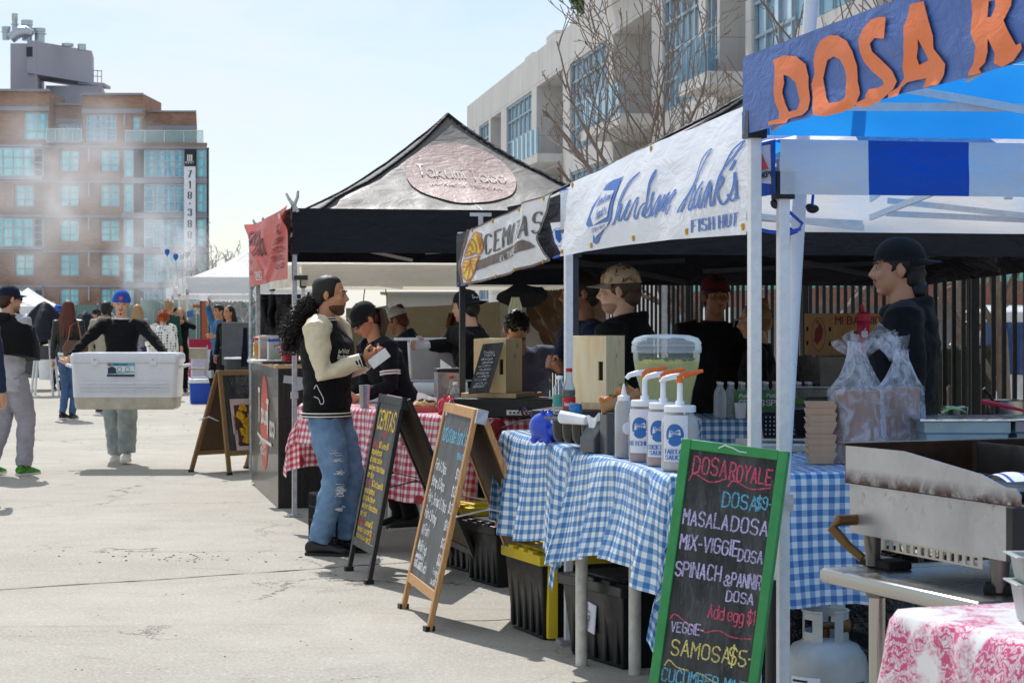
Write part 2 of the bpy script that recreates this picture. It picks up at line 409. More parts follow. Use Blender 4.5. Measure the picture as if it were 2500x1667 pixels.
for i in range(230):
 if i < 70: p=G(rnd.gauss(440, 150), rnd.gauss(1362, 7))
 elif i < 120: p=G(rnd.gauss(500, 60), rnd.gauss(1045, 6))
 else: p=G(rnd.uniform(-50, 900), rnd.uniform(1000, 1660))
 r=rnd.uniform(.002, .008) if i < 120 else rnd.uniform(.0015, .0045)
 b.ell(p + V((0, 0, r * .3)), (r * 1.3, r, r * .6), n=6, m=4)
tag(b.build('gravel_crumbs', M('crumb', '857b6c', .9, var=.3)), kind='stuff')
# ================================================================ facade helper
def facade(mb, fm, x0, x1, z0, z1, holes, depth, mi=0, step=None):
 """wall sheet fm(u, z, inward) with rectangular openings (x0,x1,z0,z1[,depth]) and their reveals"""
 xs=sorted({x0, x1, *[h[0] for h in holes], *[h[1] for h in holes]}); zs=sorted({z0, z1, *[h[2] for h in holes], *[h[3] for h in holes]})
 for xa, xb in zip(xs, xs[1:]):
  for za, zb in zip(zs, zs[1:]):
   cx, cz=(xa + xb) / 2, (za + zb) / 2
   if any(h[0] < cx < h[1] and h[2] < cz < h[3] for h in holes): continue
   mb.poly([fm(xa, za, 0), fm(xb, za, 0), fm(xb, zb, 0), fm(xa, zb, 0)], mi)
 for h in holes:
  d=h[4] if len(h) > 4 else depth; a, c, e, g=h[:4]
  for p, q in (((a, e), (c, e)), ((c, e), (c, g)), ((c, g), (a, g)), ((a, g), (a, e))):
   mb.poly([fm(*p, 0), fm(*p, d), fm(*q, d), fm(*q, 0)], mi)
  if d > .6: mb.poly([fm(a, e, d), fm(c, e, d), fm(c, g, d), fm(a, g, d)], mi)
def window(parent, fm, h, nx, nz, d, fmat, gmat, fw=.09, name='window', xs=None, proud=.05):
 a, c, e, g=h[:4]; m=MB()
 def fb(xa, xb, za, zb):
  p=[fm(xa, za, d), fm(xb, za, d), fm(xb, zb, d), fm(xa, zb, d)]; m.prism(p, (fm(a, e, d - proud) - fm(a, e, d)))
 fb(a, c, e, e + fw); fb(a, c, g - fw, g); fb(a, a + fw, e + fw, g - fw); fb(c - fw, c, e + fw, g - fw)
 us=[a + (c - a) * i / nx for i in range(1, nx)] if xs is None else xs
 zz=[e + (g - e) * i / nz for i in range(1, nz)] if isinstance(nz, int) else [e + (g - e) * q for q in nz]
 for u in us: fb(u - fw * .4, u + fw * .4, e + fw, g - fw)
 vs=[a + fw] + [x for u in us for x in (u - fw * .4, u + fw * .4)] + [c - fw]
 for z in zz:
  for i in range(0, len(vs), 2): fb(vs[i], vs[i + 1], z - fw * .35, z + fw * .35)
 f=m.build(name, fmat, parent)
 m=MB(); m.open=True; dd=d + .02
 m.poly([fm(a, e, dd), fm(c, e, dd), fm(c, g, dd), fm(a, g, dd)]); m.build('pane', gmat, f)
 return f
# ================================================================ brick apartment block far behind the yard
YB=172.0
def brick_mat(name, c1, c2, sc=1.0):
 m=bpy.data.materials.new(name); t=NT(m); o=t.n('TexCoord').outputs['Object']
 s=t.n('SeparateXYZ', {0: o}); uv=t.n('CombineXYZ', {0: t.math('ADD', s.outputs[0], s.outputs[1]), 1: s.outputs[2]}).outputs[0]
 br=t.n('TexBrick', {'Vector': uv, 'Color1': (*lin(c1), 1), 'Color2': (*lin(c2), 1), 'Mortar': (*lin('a08c7c'), 1), 'Scale': 1.0, 'Mortar Size': .012, 'Brick Width': .42 * sc, 'Row Height': .16 * sc})
 col=t.mix(t.rng(t.noise(o, .4, 4), .35, .65, 0, .35), br.outputs['Color'], lin('74564a'))
 finish(t, col, .85); return m
BRICK=brick_mat('brown_brick', 'a9836c', '8f6c58')
GREYB=M('grey_band', '8f909c', .7, vs=.5); FRAMEB=M('window_frame_grey', 'a9adb8', .5)
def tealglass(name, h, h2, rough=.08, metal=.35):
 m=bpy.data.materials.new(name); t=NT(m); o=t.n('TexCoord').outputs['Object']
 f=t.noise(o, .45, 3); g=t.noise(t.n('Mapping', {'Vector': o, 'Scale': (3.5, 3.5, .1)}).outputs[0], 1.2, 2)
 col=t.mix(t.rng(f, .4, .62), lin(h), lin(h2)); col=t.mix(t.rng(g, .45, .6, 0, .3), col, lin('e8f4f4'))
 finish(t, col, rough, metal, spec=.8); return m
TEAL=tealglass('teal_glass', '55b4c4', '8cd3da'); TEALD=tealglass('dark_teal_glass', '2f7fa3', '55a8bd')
bld=thing('apartment_building', A(250, 810, YB).to_3d() * 1, 'tall brown brick apartment block with teal windows and glass corner bays', 'building')
bld.location.z=0
def PB(px, py, dy=0): return A(px, py, YB + dy) if dy == 0 else V((A(px, py, YB).x, YB + dy, A(px, py, YB).z))
K=F / YB
def bx(px): return (px - CX) / K
def bz(py): return EH - (py - HY) / K
def fmB(u, z, d=0): return V((u, YB + d, z))
def rects(L_): return [(bx(a), bx(c), bz(d), bz(b_)) for a, b_, c, d in L_]
wins=[]
for i, y in enumerate((366, 451, 536, 620, 704, 788)):
 for x in ((145, 244) if i % 2 == 0 else (35, 145, 244)): wins.append((x, y, x + 48, y + 54))
top=[(58, 274, 117, 343), (208, 279, 285, 348), (322, 283, 344, 347)]
bays=[(-60, 359, 108, 437), (-60, 530, 108, 607), (-60, 701, 108, 778)]
wm=MB(); wm.open=True
holes=rects(wins)
facade(wm, fmB, bx(-90), bx(303), 0, bz(354), holes, .35)
def block(mb, x0, y0, x1, y1, d0, d1, mi=0):
 p=[V((bx(x0), YB + d0, bz(y1))), V((bx(x1), YB + d0, bz(y1))), V((bx(x1), YB + d0, bz(y0))), V((bx(x0), YB + d0, bz(y0)))]
 mb.prism(p, (-.143 * (d1 - d0), d1 - d0, 0), mi)
facade(wm, fmB, bx(-90), bx(120), bz(354), bz(222), rects(top[:1]), .3)
facade(wm, fmB, bx(202), bx(349), bz(354), bz(229), rects(top[1:]), .3)
for x in (120, 202, 349): wm.poly([V((bx(x), YB, bz(354))), V((bx(x), YB + 9, bz(354))), V((bx(x), YB + 9, bz(225))), V((bx(x), YB, bz(225 if x == 120 else 229)))])
block(wm, 118, 248, 204, 354, 2.2, 12); block(wm, 346, 268, 472, 354, 1.6, 14)
block(wm, -90, 224, 118, 354, 1.2, 12); block(wm, 205, 232, 346, 354, 1.2, 12)
wm.build('brick_wall', BRICK, bld)
b=MB()
for x0, y0, x1, y1, d in ((-90, 218, 122, 224, -.25), (-90, 260, 121, 271, -.15), (121, 245, 202, 251, 2.0), (121, 285, 202, 295, 2.1), (200, 228, 351, 233, -.25), (200, 266, 350, 277, -.15),
                          (351, 266, 473, 270, 1.4), (351, 303, 472, 313, 1.5), (120, 345, 206, 350, -1.0)):
 block(b, x0, y0, x1, y1, d, d + 1.2)
for y in (356, 441, 526, 611, 696, 781): block(b, -90, y, 302, y + 5, -.14, .3)
b.build('cornice_trim', GREYB, bld)
for y in (361, 446, 531, 616, 701):
 b=MB(); block(b, 216, y, 219.5, y + 34, -.2, -.05); b.build('downpipe', FRAMEB, bld)
 if y < 500: pass
b=MB(); block(b, 303, 280, 306, 308, -.2, -.05); b.build('downpipe', FRAMEB, bld)
for q in wins: window(bld, fmB, rects([q])[0], 2, 3, .3, FRAMEB, TEAL, .12)
for q, nx, nz, gm in ((top[0], 2, 3, TEAL), (top[1], 3, 4, TEALD), (top[2], 1, 4, TEAL)): window(bld, fmB, rects([q])[0], nx, nz, .25, FRAMEB, gm, .14)
fm2=lambda u, z, d=0: V((u, YB + 2.15 + d, z))
window(bld, fm2, rects([(131, 297, 204, 345)])[0], 4, 2, -.02, FRAMEB, TEALD, .12)
for q in bays:                                          # glazed bays standing proud of the brick
 x0, x1, z0, z1=rects([q])[0]; xs=bx(88)
 mb=MB(); block(mb, q[0], q[1] - 4, q[2] + 2, q[1] + 2, -1.1, -.02); block(mb, q[0], q[3] - 2, q[2] + 2, q[3] + 3, -1.1, -.02)
 f=mb.build('bay_window', GREYB, bld)
 window(f, lambda u, z, d=0: V((u, YB - 1.0 + d, z)), (x0, xs, z0 + .1, z1 - .1), 6, [.3, .66], .05, FRAMEB, TEALD if q[1] > 600 else TEAL, .12, 'bay_glazing')
 fms=lambda u, z, d=0: V((xs + (u - xs) , YB - .98 + (u - xs) / (x1 - xs) * .9 + d, z))
 window(f, fms, (xs, x1, z0 + .1, z1 - .1), 1, 4, .03, FRAMEB, M('bay_side_glass', '3c4650', .15, spec=.8), .12, 'bay_glazing')
cor=[]
slabs=(351, 436, 521, 606, 691, 776, 861)
b=MB()
for y in slabs: block(b, 302, y, 509, y + 13 if y != 351 else y + 15, -.9, 8)
b.build('floor_slab', GREYB, bld)
b=MB(); block(b, 301, 352, 510, 358, -.95, -.9); b.build('brick_band', BRICK, bld)
b=MB(); block(b, 303, 360, 509, 900, .3, 9); b.build('tower_core', M('tower_core', '46606c', .5), bld)
fm3=lambda u, z, d=0: V((u, YB - .75 + d, z))
LOUV=M('dark_louver', '2c2e38', .6, bump=1, bs=.0)
def louver(x0, y0, x1, y1):
 mb=MB(); block(mb, x0, y0, x1, y1, -.62, .2)
 n=14
 for i in range(n): block(mb, x0 + .5, y0 + (y1 - y0) * (i + .2) / n, x1 - .5, y0 + (y1 - y0) * (i + .7) / n, -.72, -.6)
 mb.build('louver_panel', LOUV, bld)
for k in range(6):
 y0, y1=slabs[k] + (16 if k == 0 else 14), slabs[k + 1] - 1
 q=rects([(306, y0, 330, y1)])[0]; window(bld, fm3, q, 1, [.36, .7], .1, FRAMEB, TEAL, .12)
 louver(331, y0, 354, y1)
 q=rects([(355, y0, 454, y1)])[0]
 u=[q[0] + (q[1] - q[0]) * f for f in (.25, .5, .76)]
 window(bld, fm3, q, 1, [.36, .58, .84], .1, FRAMEB, TEALD, .12, xs=u)
 q=rects([(483, y0, 507, y1)])[0]; window(bld, fm3, q, 1, [.36, .7], .1, FRAMEB, TEAL, .12)
RAIL=glass('rail_glass', 'a8d4d8', .05, .35)
for x0, y0, x1, y1, d in ((310, 321, 499, 350, -.6), (120, 318, 205, 346, -.9)):
 m=MB(); block(m, x0, y0, x1, y1, d, d + .04); r=m.build('glass_railing', RAIL, bld)
 m=MB(); block(m, x0, y0 - 1.2, x1, y0, d - .04, d + .1)
 for i in range(5): xx=x0 + (x1 - x0) * i / 4; block(m, xx - .5, y0, xx + .5, y1, d - .06, d)
 m.build('handrail', M('rail_metal', 'dfe6ea', .3, .6), r)
PLANT=M('plant_room_render', '9fa1ae', .8, var=.06, vs=.3)
b=MB(); block(b, 4, 95, 70, 240, 3, 11); block(b, 72, 190, 214, 250, 6, 12)
p=[V((bx(67), YB + 2.2, bz(97))), V((bx(225), YB + 9, bz(124 - 27))), ]
def sk(px, py, dy): return V(((px - CX) / F * (YB + dy), YB + dy, EH - (py - HY) / F * (YB + dy)))
fr=[sk(66, 178, 2), sk(224, 204, 9), sk(224, 125, 9), sk(66, 97, 2)]
b.prism(fr, (-.8, 5, 0)); b.build('plant_room', PLANT, bld)
b=MB(); b.prism([sk(190, 205, 8), sk(254, 210, 10), sk(254, 203, 10), sk(190, 198, 8)], (0, 3, 0)); lg=b.build('gantry', PLANT, bld)
b=MB()
for x in (228, 238, 248): b.bar(sk(x, 204, 10), sk(x, 172, 10), .06)
for y in (172, 186): b.bar(sk(226, y, 10), sk(249, y + 2, 10), .06)
for x in (216, 230): b.bar(sk(x, 214, 10), sk(x, 250, 10), .06)
for y in (216, 226): b.bar(sk(216, y, 10), sk(230, y, 10), .05)
b.build('gantry_rail', FRAMEB, lg)
ZINC=M('zinc', 'b5bdc6', .35, .7)
for x, yb, yt, r, cap in ((15, 95, 62, .32, 1), (36, 95, 29, .22, 1), (66, 97, 46, .42, 1), (97, 100, 66, .42, 1), (200, 120, 105, .35, 0), (165, 111, 104, .5, 0)):
 m=MB(); c=sk(x, yb + 3, 5); h=(yb - yt) / K
 pr=[(r, 0), (r, h * .55)] + ([(r * 1.35, h * .56), (r * 1.35, h * .62), (r, h * .64), (r, h * .72), (r * 1.15, h * .74), (r * 1.15, h)] if cap else [(r, h)])
 m.lathe(pr, c, 16); m.build('roof_vent', ZINC, bld)
b=MB(); c=sk(44, 86, 4); b.tube([c + V((-.6, 0, -.3)), c + V((0, 0, .2)), c + V((.7, 0, .3)), c + V((1.2, 0, .1))], [.45, .5, .45, .3], 12); b.build('duct_elbow', ZINC, bld)
b=MB(); b.box(sk(72, 127, 1.9), (.5, .1, .8)); b.build('louver', LOUV, bld)
m=MB(); block(m, 455.5, 369, 481.5, 408, -1.15, -1.0); bn=m.build('sign_panel', M('sign_black', '1d2228', .5), bld)
m=MB(); block(m, 454.5, 409, 482.5, 722, -1.12, -1.0); bw=m.build('banner_panel', M('banner_white', 'dfe4ee', .6), bld)
fmS=flat((bx(468.5), YB - 1.15, bz(395)), (1, 0, 0), (0, 0, 1))
pn=Pen(fmS, .02); W_=1 / K
for i in (-1, 0, 1): pn.line([(i * 4.6 * W_, 0 * W_), (i * 4.6 * W_, 14 * W_)], 2.6 * W_).line([(i * 4.6 * W_ - 1.8 * W_, 0), (i * 4.6 * W_ + 1.8 * W_, 0)], .8 * W_)
pn.text('KENT', 0, -6.5 * W_, 4.2 * W_, .8 * W_, 'c', track=4); pn.build('lettering', M('sign_letter', 'e8ebee', .6), bn)
pn=Pen(flat((bx(468.5), YB - 1.12, 0), (1, 0, 0), (0, 0, 1)), .02)
for ch, y in zip('718.388.1394', (427, 453, 479, 499, 520, 548, 575, 595, 617, 646, 672, 700)):
 if ch == '.': pn.fill([(a * W_, bz(y) + c * W_) for a, c in circ(0, 0, 2, n=10)])
 else: pn.text(ch, 0, bz(y + 8), 16 * W_, 3.6 * W_, 'c', contrast=.72, step=.05, ax=.72)
pn.build('lettering', M('sign_dark', '3b3f48', .6), bw)
# ================================================================ concrete and glass loft building along the street
KS=1.8
P2, D2, N2=V((-1.69 * KS, 80 * KS, 0)), V((.142, -.9899, 0)), V((.9899, .142, 0))
def uo(px):
 k=(px - CX) / F; return (80 * KS * k + 1.69 * KS) / (.142 + .9899 * k)
def zo(px, py): return EH - (py - HY) * (P2 + D2 * uo(px)).y / F
def fmL(u, z, d=0): return P2 + D2 * u + N2 * d + Z * z
def conc_mat():
 m=bpy.data.materials.new('precast_concrete'); t=NT(m); o=t.n('TexCoord').outputs['Object']
 col=t.mix(t.rng(t.noise(o, .5, 5), .3, .7), lin('c4c1c0'), lin('d0cdca'))
 s=t.n('SeparateXYZ', {0: o})
 j=t.math('MAXIMUM', t.math('LESS_THAN', t.math('FRACT', t.math('MULTIPLY', s.outputs[2], 1 / 2.75)), .012), t.math('LESS_THAN', t.math('FRACT', t.math('MULTIPLY', s.outputs[1], 1 / 7.2)), .006))
 col=t.mix(t.math('MULTIPLY', j, .6), col, lin('7d7a78'))
 st=t.noise(t.n('Mapping', {'Vector': o, 'Scale': (2, 2, .12)}).outputs[0], 1.0, 4)
 col=t.mix(t.rng(st, .5, .75, 0, .3), col, lin('8e8984'))
 finish(t, col, .85); return m
CONC=conc_mat()
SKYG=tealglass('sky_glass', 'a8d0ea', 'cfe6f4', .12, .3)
FRL=M('mullion_grey', '8fa0ad', .4, .3)
lof=thing('loft_building', P2 + D2 * 40, 'grey precast concrete loft building with tall window bays and glass balconies', 'building')
ZR=zo(1140, 270); ZT=zo(1298, 221); ZBAL=zo(1335, 392); ZL=zo(1335, 392) - 4.6
wl, rc=[], []
for a, c in ((1146, 1160), (1169, 1193), (1236, 1298), (1391, 1481), (1617, 1706), (1722, 1751)): wl.append((uo(a), uo(c)))
for a, c in ((1198, 1223), (1310, 1374), (1497, 1591), (1757, 1820)): rc.append((uo(a), uo(c)))
u_=uo(1834)
for i in range(3):
 wl.append((u_, u_ + 9)); rc.append((u_ + 10.5, u_ + 17)); u_ += 20
hol=[]
for a, c in wl: hol += [(a, c, ZBAL - .2, ZT, .25), (a, c, ZL - 6.4, ZBAL - 1.1, .25)]
for a, c in rc: hol += [(a, c, ZBAL, ZT, 3.2), (a, c, ZL, ZBAL - .5, 3.2)]
UT=uo(1427)
wm=MB(); wm.open=True
facade(wm, fmL, 0, 150, 0, ZR, hol, .25)
wm.prism([fmL(0, 0, .02), fmL(0, 0, 14), fmL(0, ZR, 14), fmL(0, ZR, .02)], D2 * .5)
wm.prism([fmL(0, ZR, 0), fmL(0, ZR, 14), fmL(0, ZR + .25, 14), fmL(0, ZR + .25, 0)], D2 * UT)
hol2=[]
for a, c in wl:
 if a > UT - 3: hol2.append((max(a, UT + .8), c, ZR + .9, ZR + 6.6, .25))
for a, c in rc:
 if a > UT: hol2.append((a, c, ZR + .6, ZR + 6.6, 3.2))
facade(wm, fmL, UT, 150, ZR + .002, ZR + 8.5, hol2, .25)
wm.prism([fmL(UT, ZR + .3, .02), fmL(UT, ZR + .3, 12), fmL(UT, ZR + 8.5, 12), fmL(UT, ZR + 8.5, .02)], D2 * .4)
wm.build('concrete_wall', CONC, lof)
for h in hol + hol2:
 if h[4] < 1:
  wid=h[1] - h[0]; nx=3 if wid < 5 else 6
  window(lof, fmL, h, nx, [.27, .52, .78] if h[3] - h[2] < 7 else [.2, .4, .6, .8], .2, FRL, SKYG, .14, proud=.12)
 else:
  z0=h[2]; d=h[4]
  window(lof, lambda u, z, dd=0: fmL(u, z, 3.15 + dd), (h[0] + .4, h[1] - .5, z0 + .05, z0 + 2.6), 3, 1, 0, FRL, M('loft_door_glass', '2e4250', .1, spec=.8), .12, 'balcony_door')
  m=MB(); m.prism([fmL(h[0] - .6, z0 - .02, -1.3), fmL(h[1] + .1, z0 - .02, -1.3), fmL(h[1] + .1, z0 - .02, 0), fmL(h[0] - .6, z0 - .02, 0)], (0, 0, -.42)); sl=m.build('balcony_slab', CONC, lof)
  m=MB(); m.prism([fmL(h[0] - .6, z0, -1.28), fmL(h[1] + .1, z0, -1.28), fmL(h[1] + .1, z0 + 1.25, -1.28), fmL(h[0] - .6, z0 + 1.25, -1.28)], N2 * .05)
  m.prism([fmL(h[0] - .6, z0, -1.2), fmL(h[0] - .6, z0, 0), fmL(h[0] - .6, z0 + 1.25, 0), fmL(h[0] - .6, z0 + 1.25, -1.2)], D2 * .05)
  gl=m.build('balcony_glass', glass('balcony_glass', '7fb2cc', .05, .55), sl)
  m=MB()
  for i in range(7):
   u=h[0] - .6 + (h[1] - h[0] + .7) * i / 6; m.bar(fmL(u, z0, -1.32), fmL(u, z0 + 1.25, -1.32), .05)
  m.build('railing_frame', FRL, gl)
for px, hh in ((1240, 1.2), (1290, 1.4), (1345, 1.3)): b=MB(); u=uo(px); b.prism([fmL(u, ZR + .25, 1), fmL(u + 3, ZR + .25, 1), fmL(u + 3, ZR + hh, 1), fmL(u, ZR + hh, 1)], N2 * 3); b.build('roof_bulkhead', CONC, lof)
def leafball(mb, c, r, n, size, seed=3):
 q=random.Random(seed)
 for _ in range(n):
  p=V((q.gauss(0, 1), q.gauss(0, 1), q.gauss(0, 1))); p=p.normalized() * (q.random() ** .5); p=V((p.x * r[0], p.y * r[1], p.z * r[2])) + V(c)
  a=V((q.gauss(0, 1), q.gauss(0, 1), q.gauss(0, 1))).normalized() * size; e=a.cross(V((q.gauss(0, 1), q.gauss(0, 1), q.gauss(0, 1)))).normalized() * size * .5
  mb.poly([p - a, p + e, p + a, p - e])
u=uo(1393); c=fmL(u, ZR + .25, .7)
rs=thing('roof_shrub', c, 'small dark evergreen shrub on the lower roof edge of the grey building', 'shrub')
m=MB(); m.open=True
for i, (dx, dz, r) in enumerate(((0, 1.0, .8), (.7, .5, .7), (-.6, .7, .6), (.2, 1.9, .5), (.9, 1.5, .45))): leafball(m, c + D2 * dx + Z * (dz + .4), (r, r, r), 240, .13, i)
m.build('crown', M('evergreen', '3f5a34', .7, var=.3), rs, angle=0)
m=MB(); m.cyl(c, c + Z * .9, .12); m.build('trunk', M('bark_dark', '6a5747', .9), rs)
# ================================================================ bare trees
BARK=M('bare_bark', '8a7a70', .85, var=.25, vs=14, bump=.6, bs=40, bd=.01)
def bare_tree(base, h, r, seed, label, lean=(0, 0), levels=4, name='bare_tree', spread=1.0, first=.35, mat=None, tips=1.0, kk=3, up=.09, lim=1e9):
 q=random.Random(seed); tk, br=MB(), MB()
 def grow(p, d, ln, rad, lev, mb):
  n=6; pts, rs=[p], [rad]; dd=d.copy(); cur=V((q.gauss(0, .07), q.gauss(0, .07), 0))
  for i in range(n):
   dd=(dd + cur + V((q.gauss(0, .07), q.gauss(0, .07), q.gauss(0, .05) + (up if lev else 0)))).normalized()
   pts.append(pts[-1] + dd * ln / n); rs.append(max(.0045 * tips, rad * (1 - .55 * (i + 1) / n)))
  cut=[i for i, p in enumerate(pts) if p.x < base.x - lim]
  if cut:
   if cut[0] < 2: return
   pts, rs=pts[:cut[0]], rs[:cut[0]]; n=len(pts) - 1
  mb.tube(pts, rs, 8 if lev < 2 else 5)
  if lev >= levels: return
  k=6 if lev == 0 else q.choice((kk - 1, kk, kk + 1)) if lev < 3 else q.choice((1, 2, 3))
  for j in range(k):
   f=first + (1 - first) * (j + q.random() * .6) / k if lev == 0 else q.uniform(.2, .95); i=min(n - 1, int(f * n)); a=pts[i].lerp(pts[i + 1], f * n - i)
   ax=V((q.gauss(0, 1), q.gauss(0, .7), q.gauss(0, .35))); ax=(ax - dd * ax.dot(dd)).normalized(); ang=q.uniform(.5, 1.0) * spread
   nd=(dd * math.cos(ang) + ax * math.sin(ang)).normalized()
   grow(a, nd, ln * (q.uniform(.55, .85) if lev < 2 else q.uniform(.25, .55)), max(.0045 * tips, rs[i] * q.uniform(.45, .65)), lev + 1, br)
  if lev < levels - 1: grow(pts[-1], dd, ln * .6, rs[-1] * .95, lev + 1, br)
 t=thing(name, base, label, 'tree', 'bare trees behind the stalls' if name == 'bare_tree' else 'hazy trees far behind the row')
 grow(V(base), V((lean[0], lean[1], 1)).normalized(), h * .5, r, 0, tk)
 tk.build('trunk', mat or BARK, t); br.build('branches', mat or BARK, t, angle=60)
 return t
bare_tree(row(6.6, 1740), 5.0, .075, 11, 'bare tree with many fine twigs rising behind the white fish banner', (-.1, .05), 5, spread=.92, lim=1.75)
bare_tree(row(6.9, 1800), 5.2, .07, 5, 'bare tree with pale smooth trunk between the two banner stalls', (-.08, .0), 4, spread=.85, lim=1.9)
bare_tree(row(6.7, 1900), 5.6, .085, 23, 'bare tree with thick upright trunk above the blue canopy corner', (.02, .05), 4, spread=.85, lim=2.0)
bare_tree(row(6.4, 2338), 5.5, .055, 31, 'slim bare twin trunk directly behind the fence beside the capped cook', (.0, .05), 3, spread=.7)
bare_tree(row(6.5, 2440), 5.5, .06, 37, 'leaning bare trunk behind the fence in front of the white van', (.16, .0), 3, spread=.7)
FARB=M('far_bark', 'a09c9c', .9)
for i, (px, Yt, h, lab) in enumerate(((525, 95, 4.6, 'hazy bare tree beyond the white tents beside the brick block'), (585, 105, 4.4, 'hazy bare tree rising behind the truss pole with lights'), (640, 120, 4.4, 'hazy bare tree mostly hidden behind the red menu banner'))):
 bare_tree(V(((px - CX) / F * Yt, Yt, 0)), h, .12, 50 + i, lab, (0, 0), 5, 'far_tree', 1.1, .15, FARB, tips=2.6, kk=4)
# ================================================================ steel fence along the back of the stalls, things behind it
BLK=M('black_steel', '1b1b1f', .5, .2, var=.3, vs=20)
FO=5.8
fn=thing('picket_fence', rn(FO, 12), 'tall black steel picket fence running behind the stalls', 'fence')
b=MB()
for z in (.25, 2.45): b.bar(rn(FO, 10.8, z), rn(FO, 27, z), .03, .05)
b.build('rail', BLK, fn)
m=MB(); m.bar(rn(FO, 0, .08) - rn(FO, 0), V((0, 0, 2.75)), .026, up=V((0, 1, 0)))
pk=None
for i in range(100):
 t_=11.3 + i * .152
 if pk is None:
  pk=m.build('picket', BLK, fn, local=True); p0=pk
 else:
  pk=p0.copy(); COL.objects.link(pk); pk.parent=fn
 pk.matrix_basis=Matrix.Translation(rn(FO - .02, t_) - fn.location + V((0, 0, 0)))
for t_ in (13.0, 16.2, 19.4, 22.6, 25.8):
 m=MB(); m.bar(rn(FO + .06, t_), rn(FO + .06, t_, 2.9), .07, up=V((0, 1, 0))); m.build('post', BLK, fn)
m=MB();
sh=thing('teal_shed', rn(14, 18), 'long teal painted shed with a rust coloured beam behind the fence', 'building')
m.prism([rn(14, 4, 2.02), rn(14, 48, 2.02), rn(14, 48, 5.0), rn(14, 4, 5.0)], N * .4); m.build('wall', M('teal_panel', '5aa096', .6, var=.15, vs=.8), sh)
m=MB(); m.prism([rn(13.9, 4, 1.67), rn(13.9, 48, 1.67), rn(13.9, 48, 2.01), rn(13.9, 4, 2.01)], N * .3); m.build('beam', M('rust_beam', '6b4034', .8, var=.3), sh)
m=MB(); m.prism([rn(15.5, 4, 0), rn(15.5, 48, 0), rn(15.5, 48, 2.2), rn(15.5, 4, 2.2)], N * .3); m.build('back_panel', M('shed_back', '6a6c70', .8), sh)
van=thing('parked_van', rn(9.4, 17.5), 'white van with dark blue windows parked beyond the fence', 'van')
prof=[(0, .2), (0, .9), (.15, 1.35), (.5, 1.58), (4.6, 1.62), (5.5, 1.05), (6.1, .9), (6.15, .2)]
b=MB(); b.prism([rn(8.6, 14.5 + a, z) for a, z in prof], N * 1.9); b.build('body', M('van_white', 'e6eaf0', .25, coat=.5), van, bev=.06)
for a0, a1 in ((.5, 1.8), (2.0, 3.1), (3.25, 4.45)):
 m=MB(); m.prism([rn(8.585, 14.5 + a0, .98), rn(8.585, 14.5 + a1, .98), rn(8.585, 14.5 + min(a1, 4.35), 1.46), rn(8.585, 14.5 + a0 + .08, 1.46)], N * .02); m.build('side_window', M('van_glass', '2c4d86', .05, spec=.9), van)
for a in (1.2, 4.9):
 m=MB(); m.cyl(rn(8.56, 14.5 + a, .34), rn(8.8, 14.5 + a, .34), .34, n=20); wv=m.build('wheel', M('tyre', '18181a', .8), van)
 m=MB(); m.cyl(rn(8.545, 14.5 + a, .34), rn(8.56, 14.5 + a, .34), .2, n=16); m.build('rim', ZINC, wv)
# ================================================================ pop-up canopies
def fabric(name, h, rough=.45, trans=.25, tcol=None, spec=.5, bump=.35, bs=7, dirt=.25):
 if name in MC: return MC[name]
 m=bpy.data.materials.new(name); t=NT(m); o=t.n('TexCoord').outputs['Object']
 c=lin(h)
 col=t.mix(t.rng(t.noise(o, 2.2, 6, .65), .45, .75, 0, dirt), c, [x * .6 + .02 for x in c])
 wr=t.n('Mapping', {'Vector': o, 'Scale': (1, 1, 2.4), 'Rotation': (.3, .2, .5)}).outputs[0]
 h_=t.math('ADD', t.noise(wr, bs, 5, .55, .8), t.math('MULTIPLY', t.noise(o, 260, 1), .04))
 finish(t, col, rough, bump=h_, bs=bump, bd=.05, trans=trans, tcol=lin(tcol) if tcol else None, spec=spec); MC[name]=m; return m
METW=M('frame_white', 'dcdde0', .35, .1, var=.08, vs=30); METG=M('frame_alloy', 'b9bcc2', .4, .6, var=.25, vs=25); METB=M('frame_black', '34383f', .45, .3, var=.2, vs=25)
BLKP=M('black_plastic', '1a1b1e', .45, var=.2)
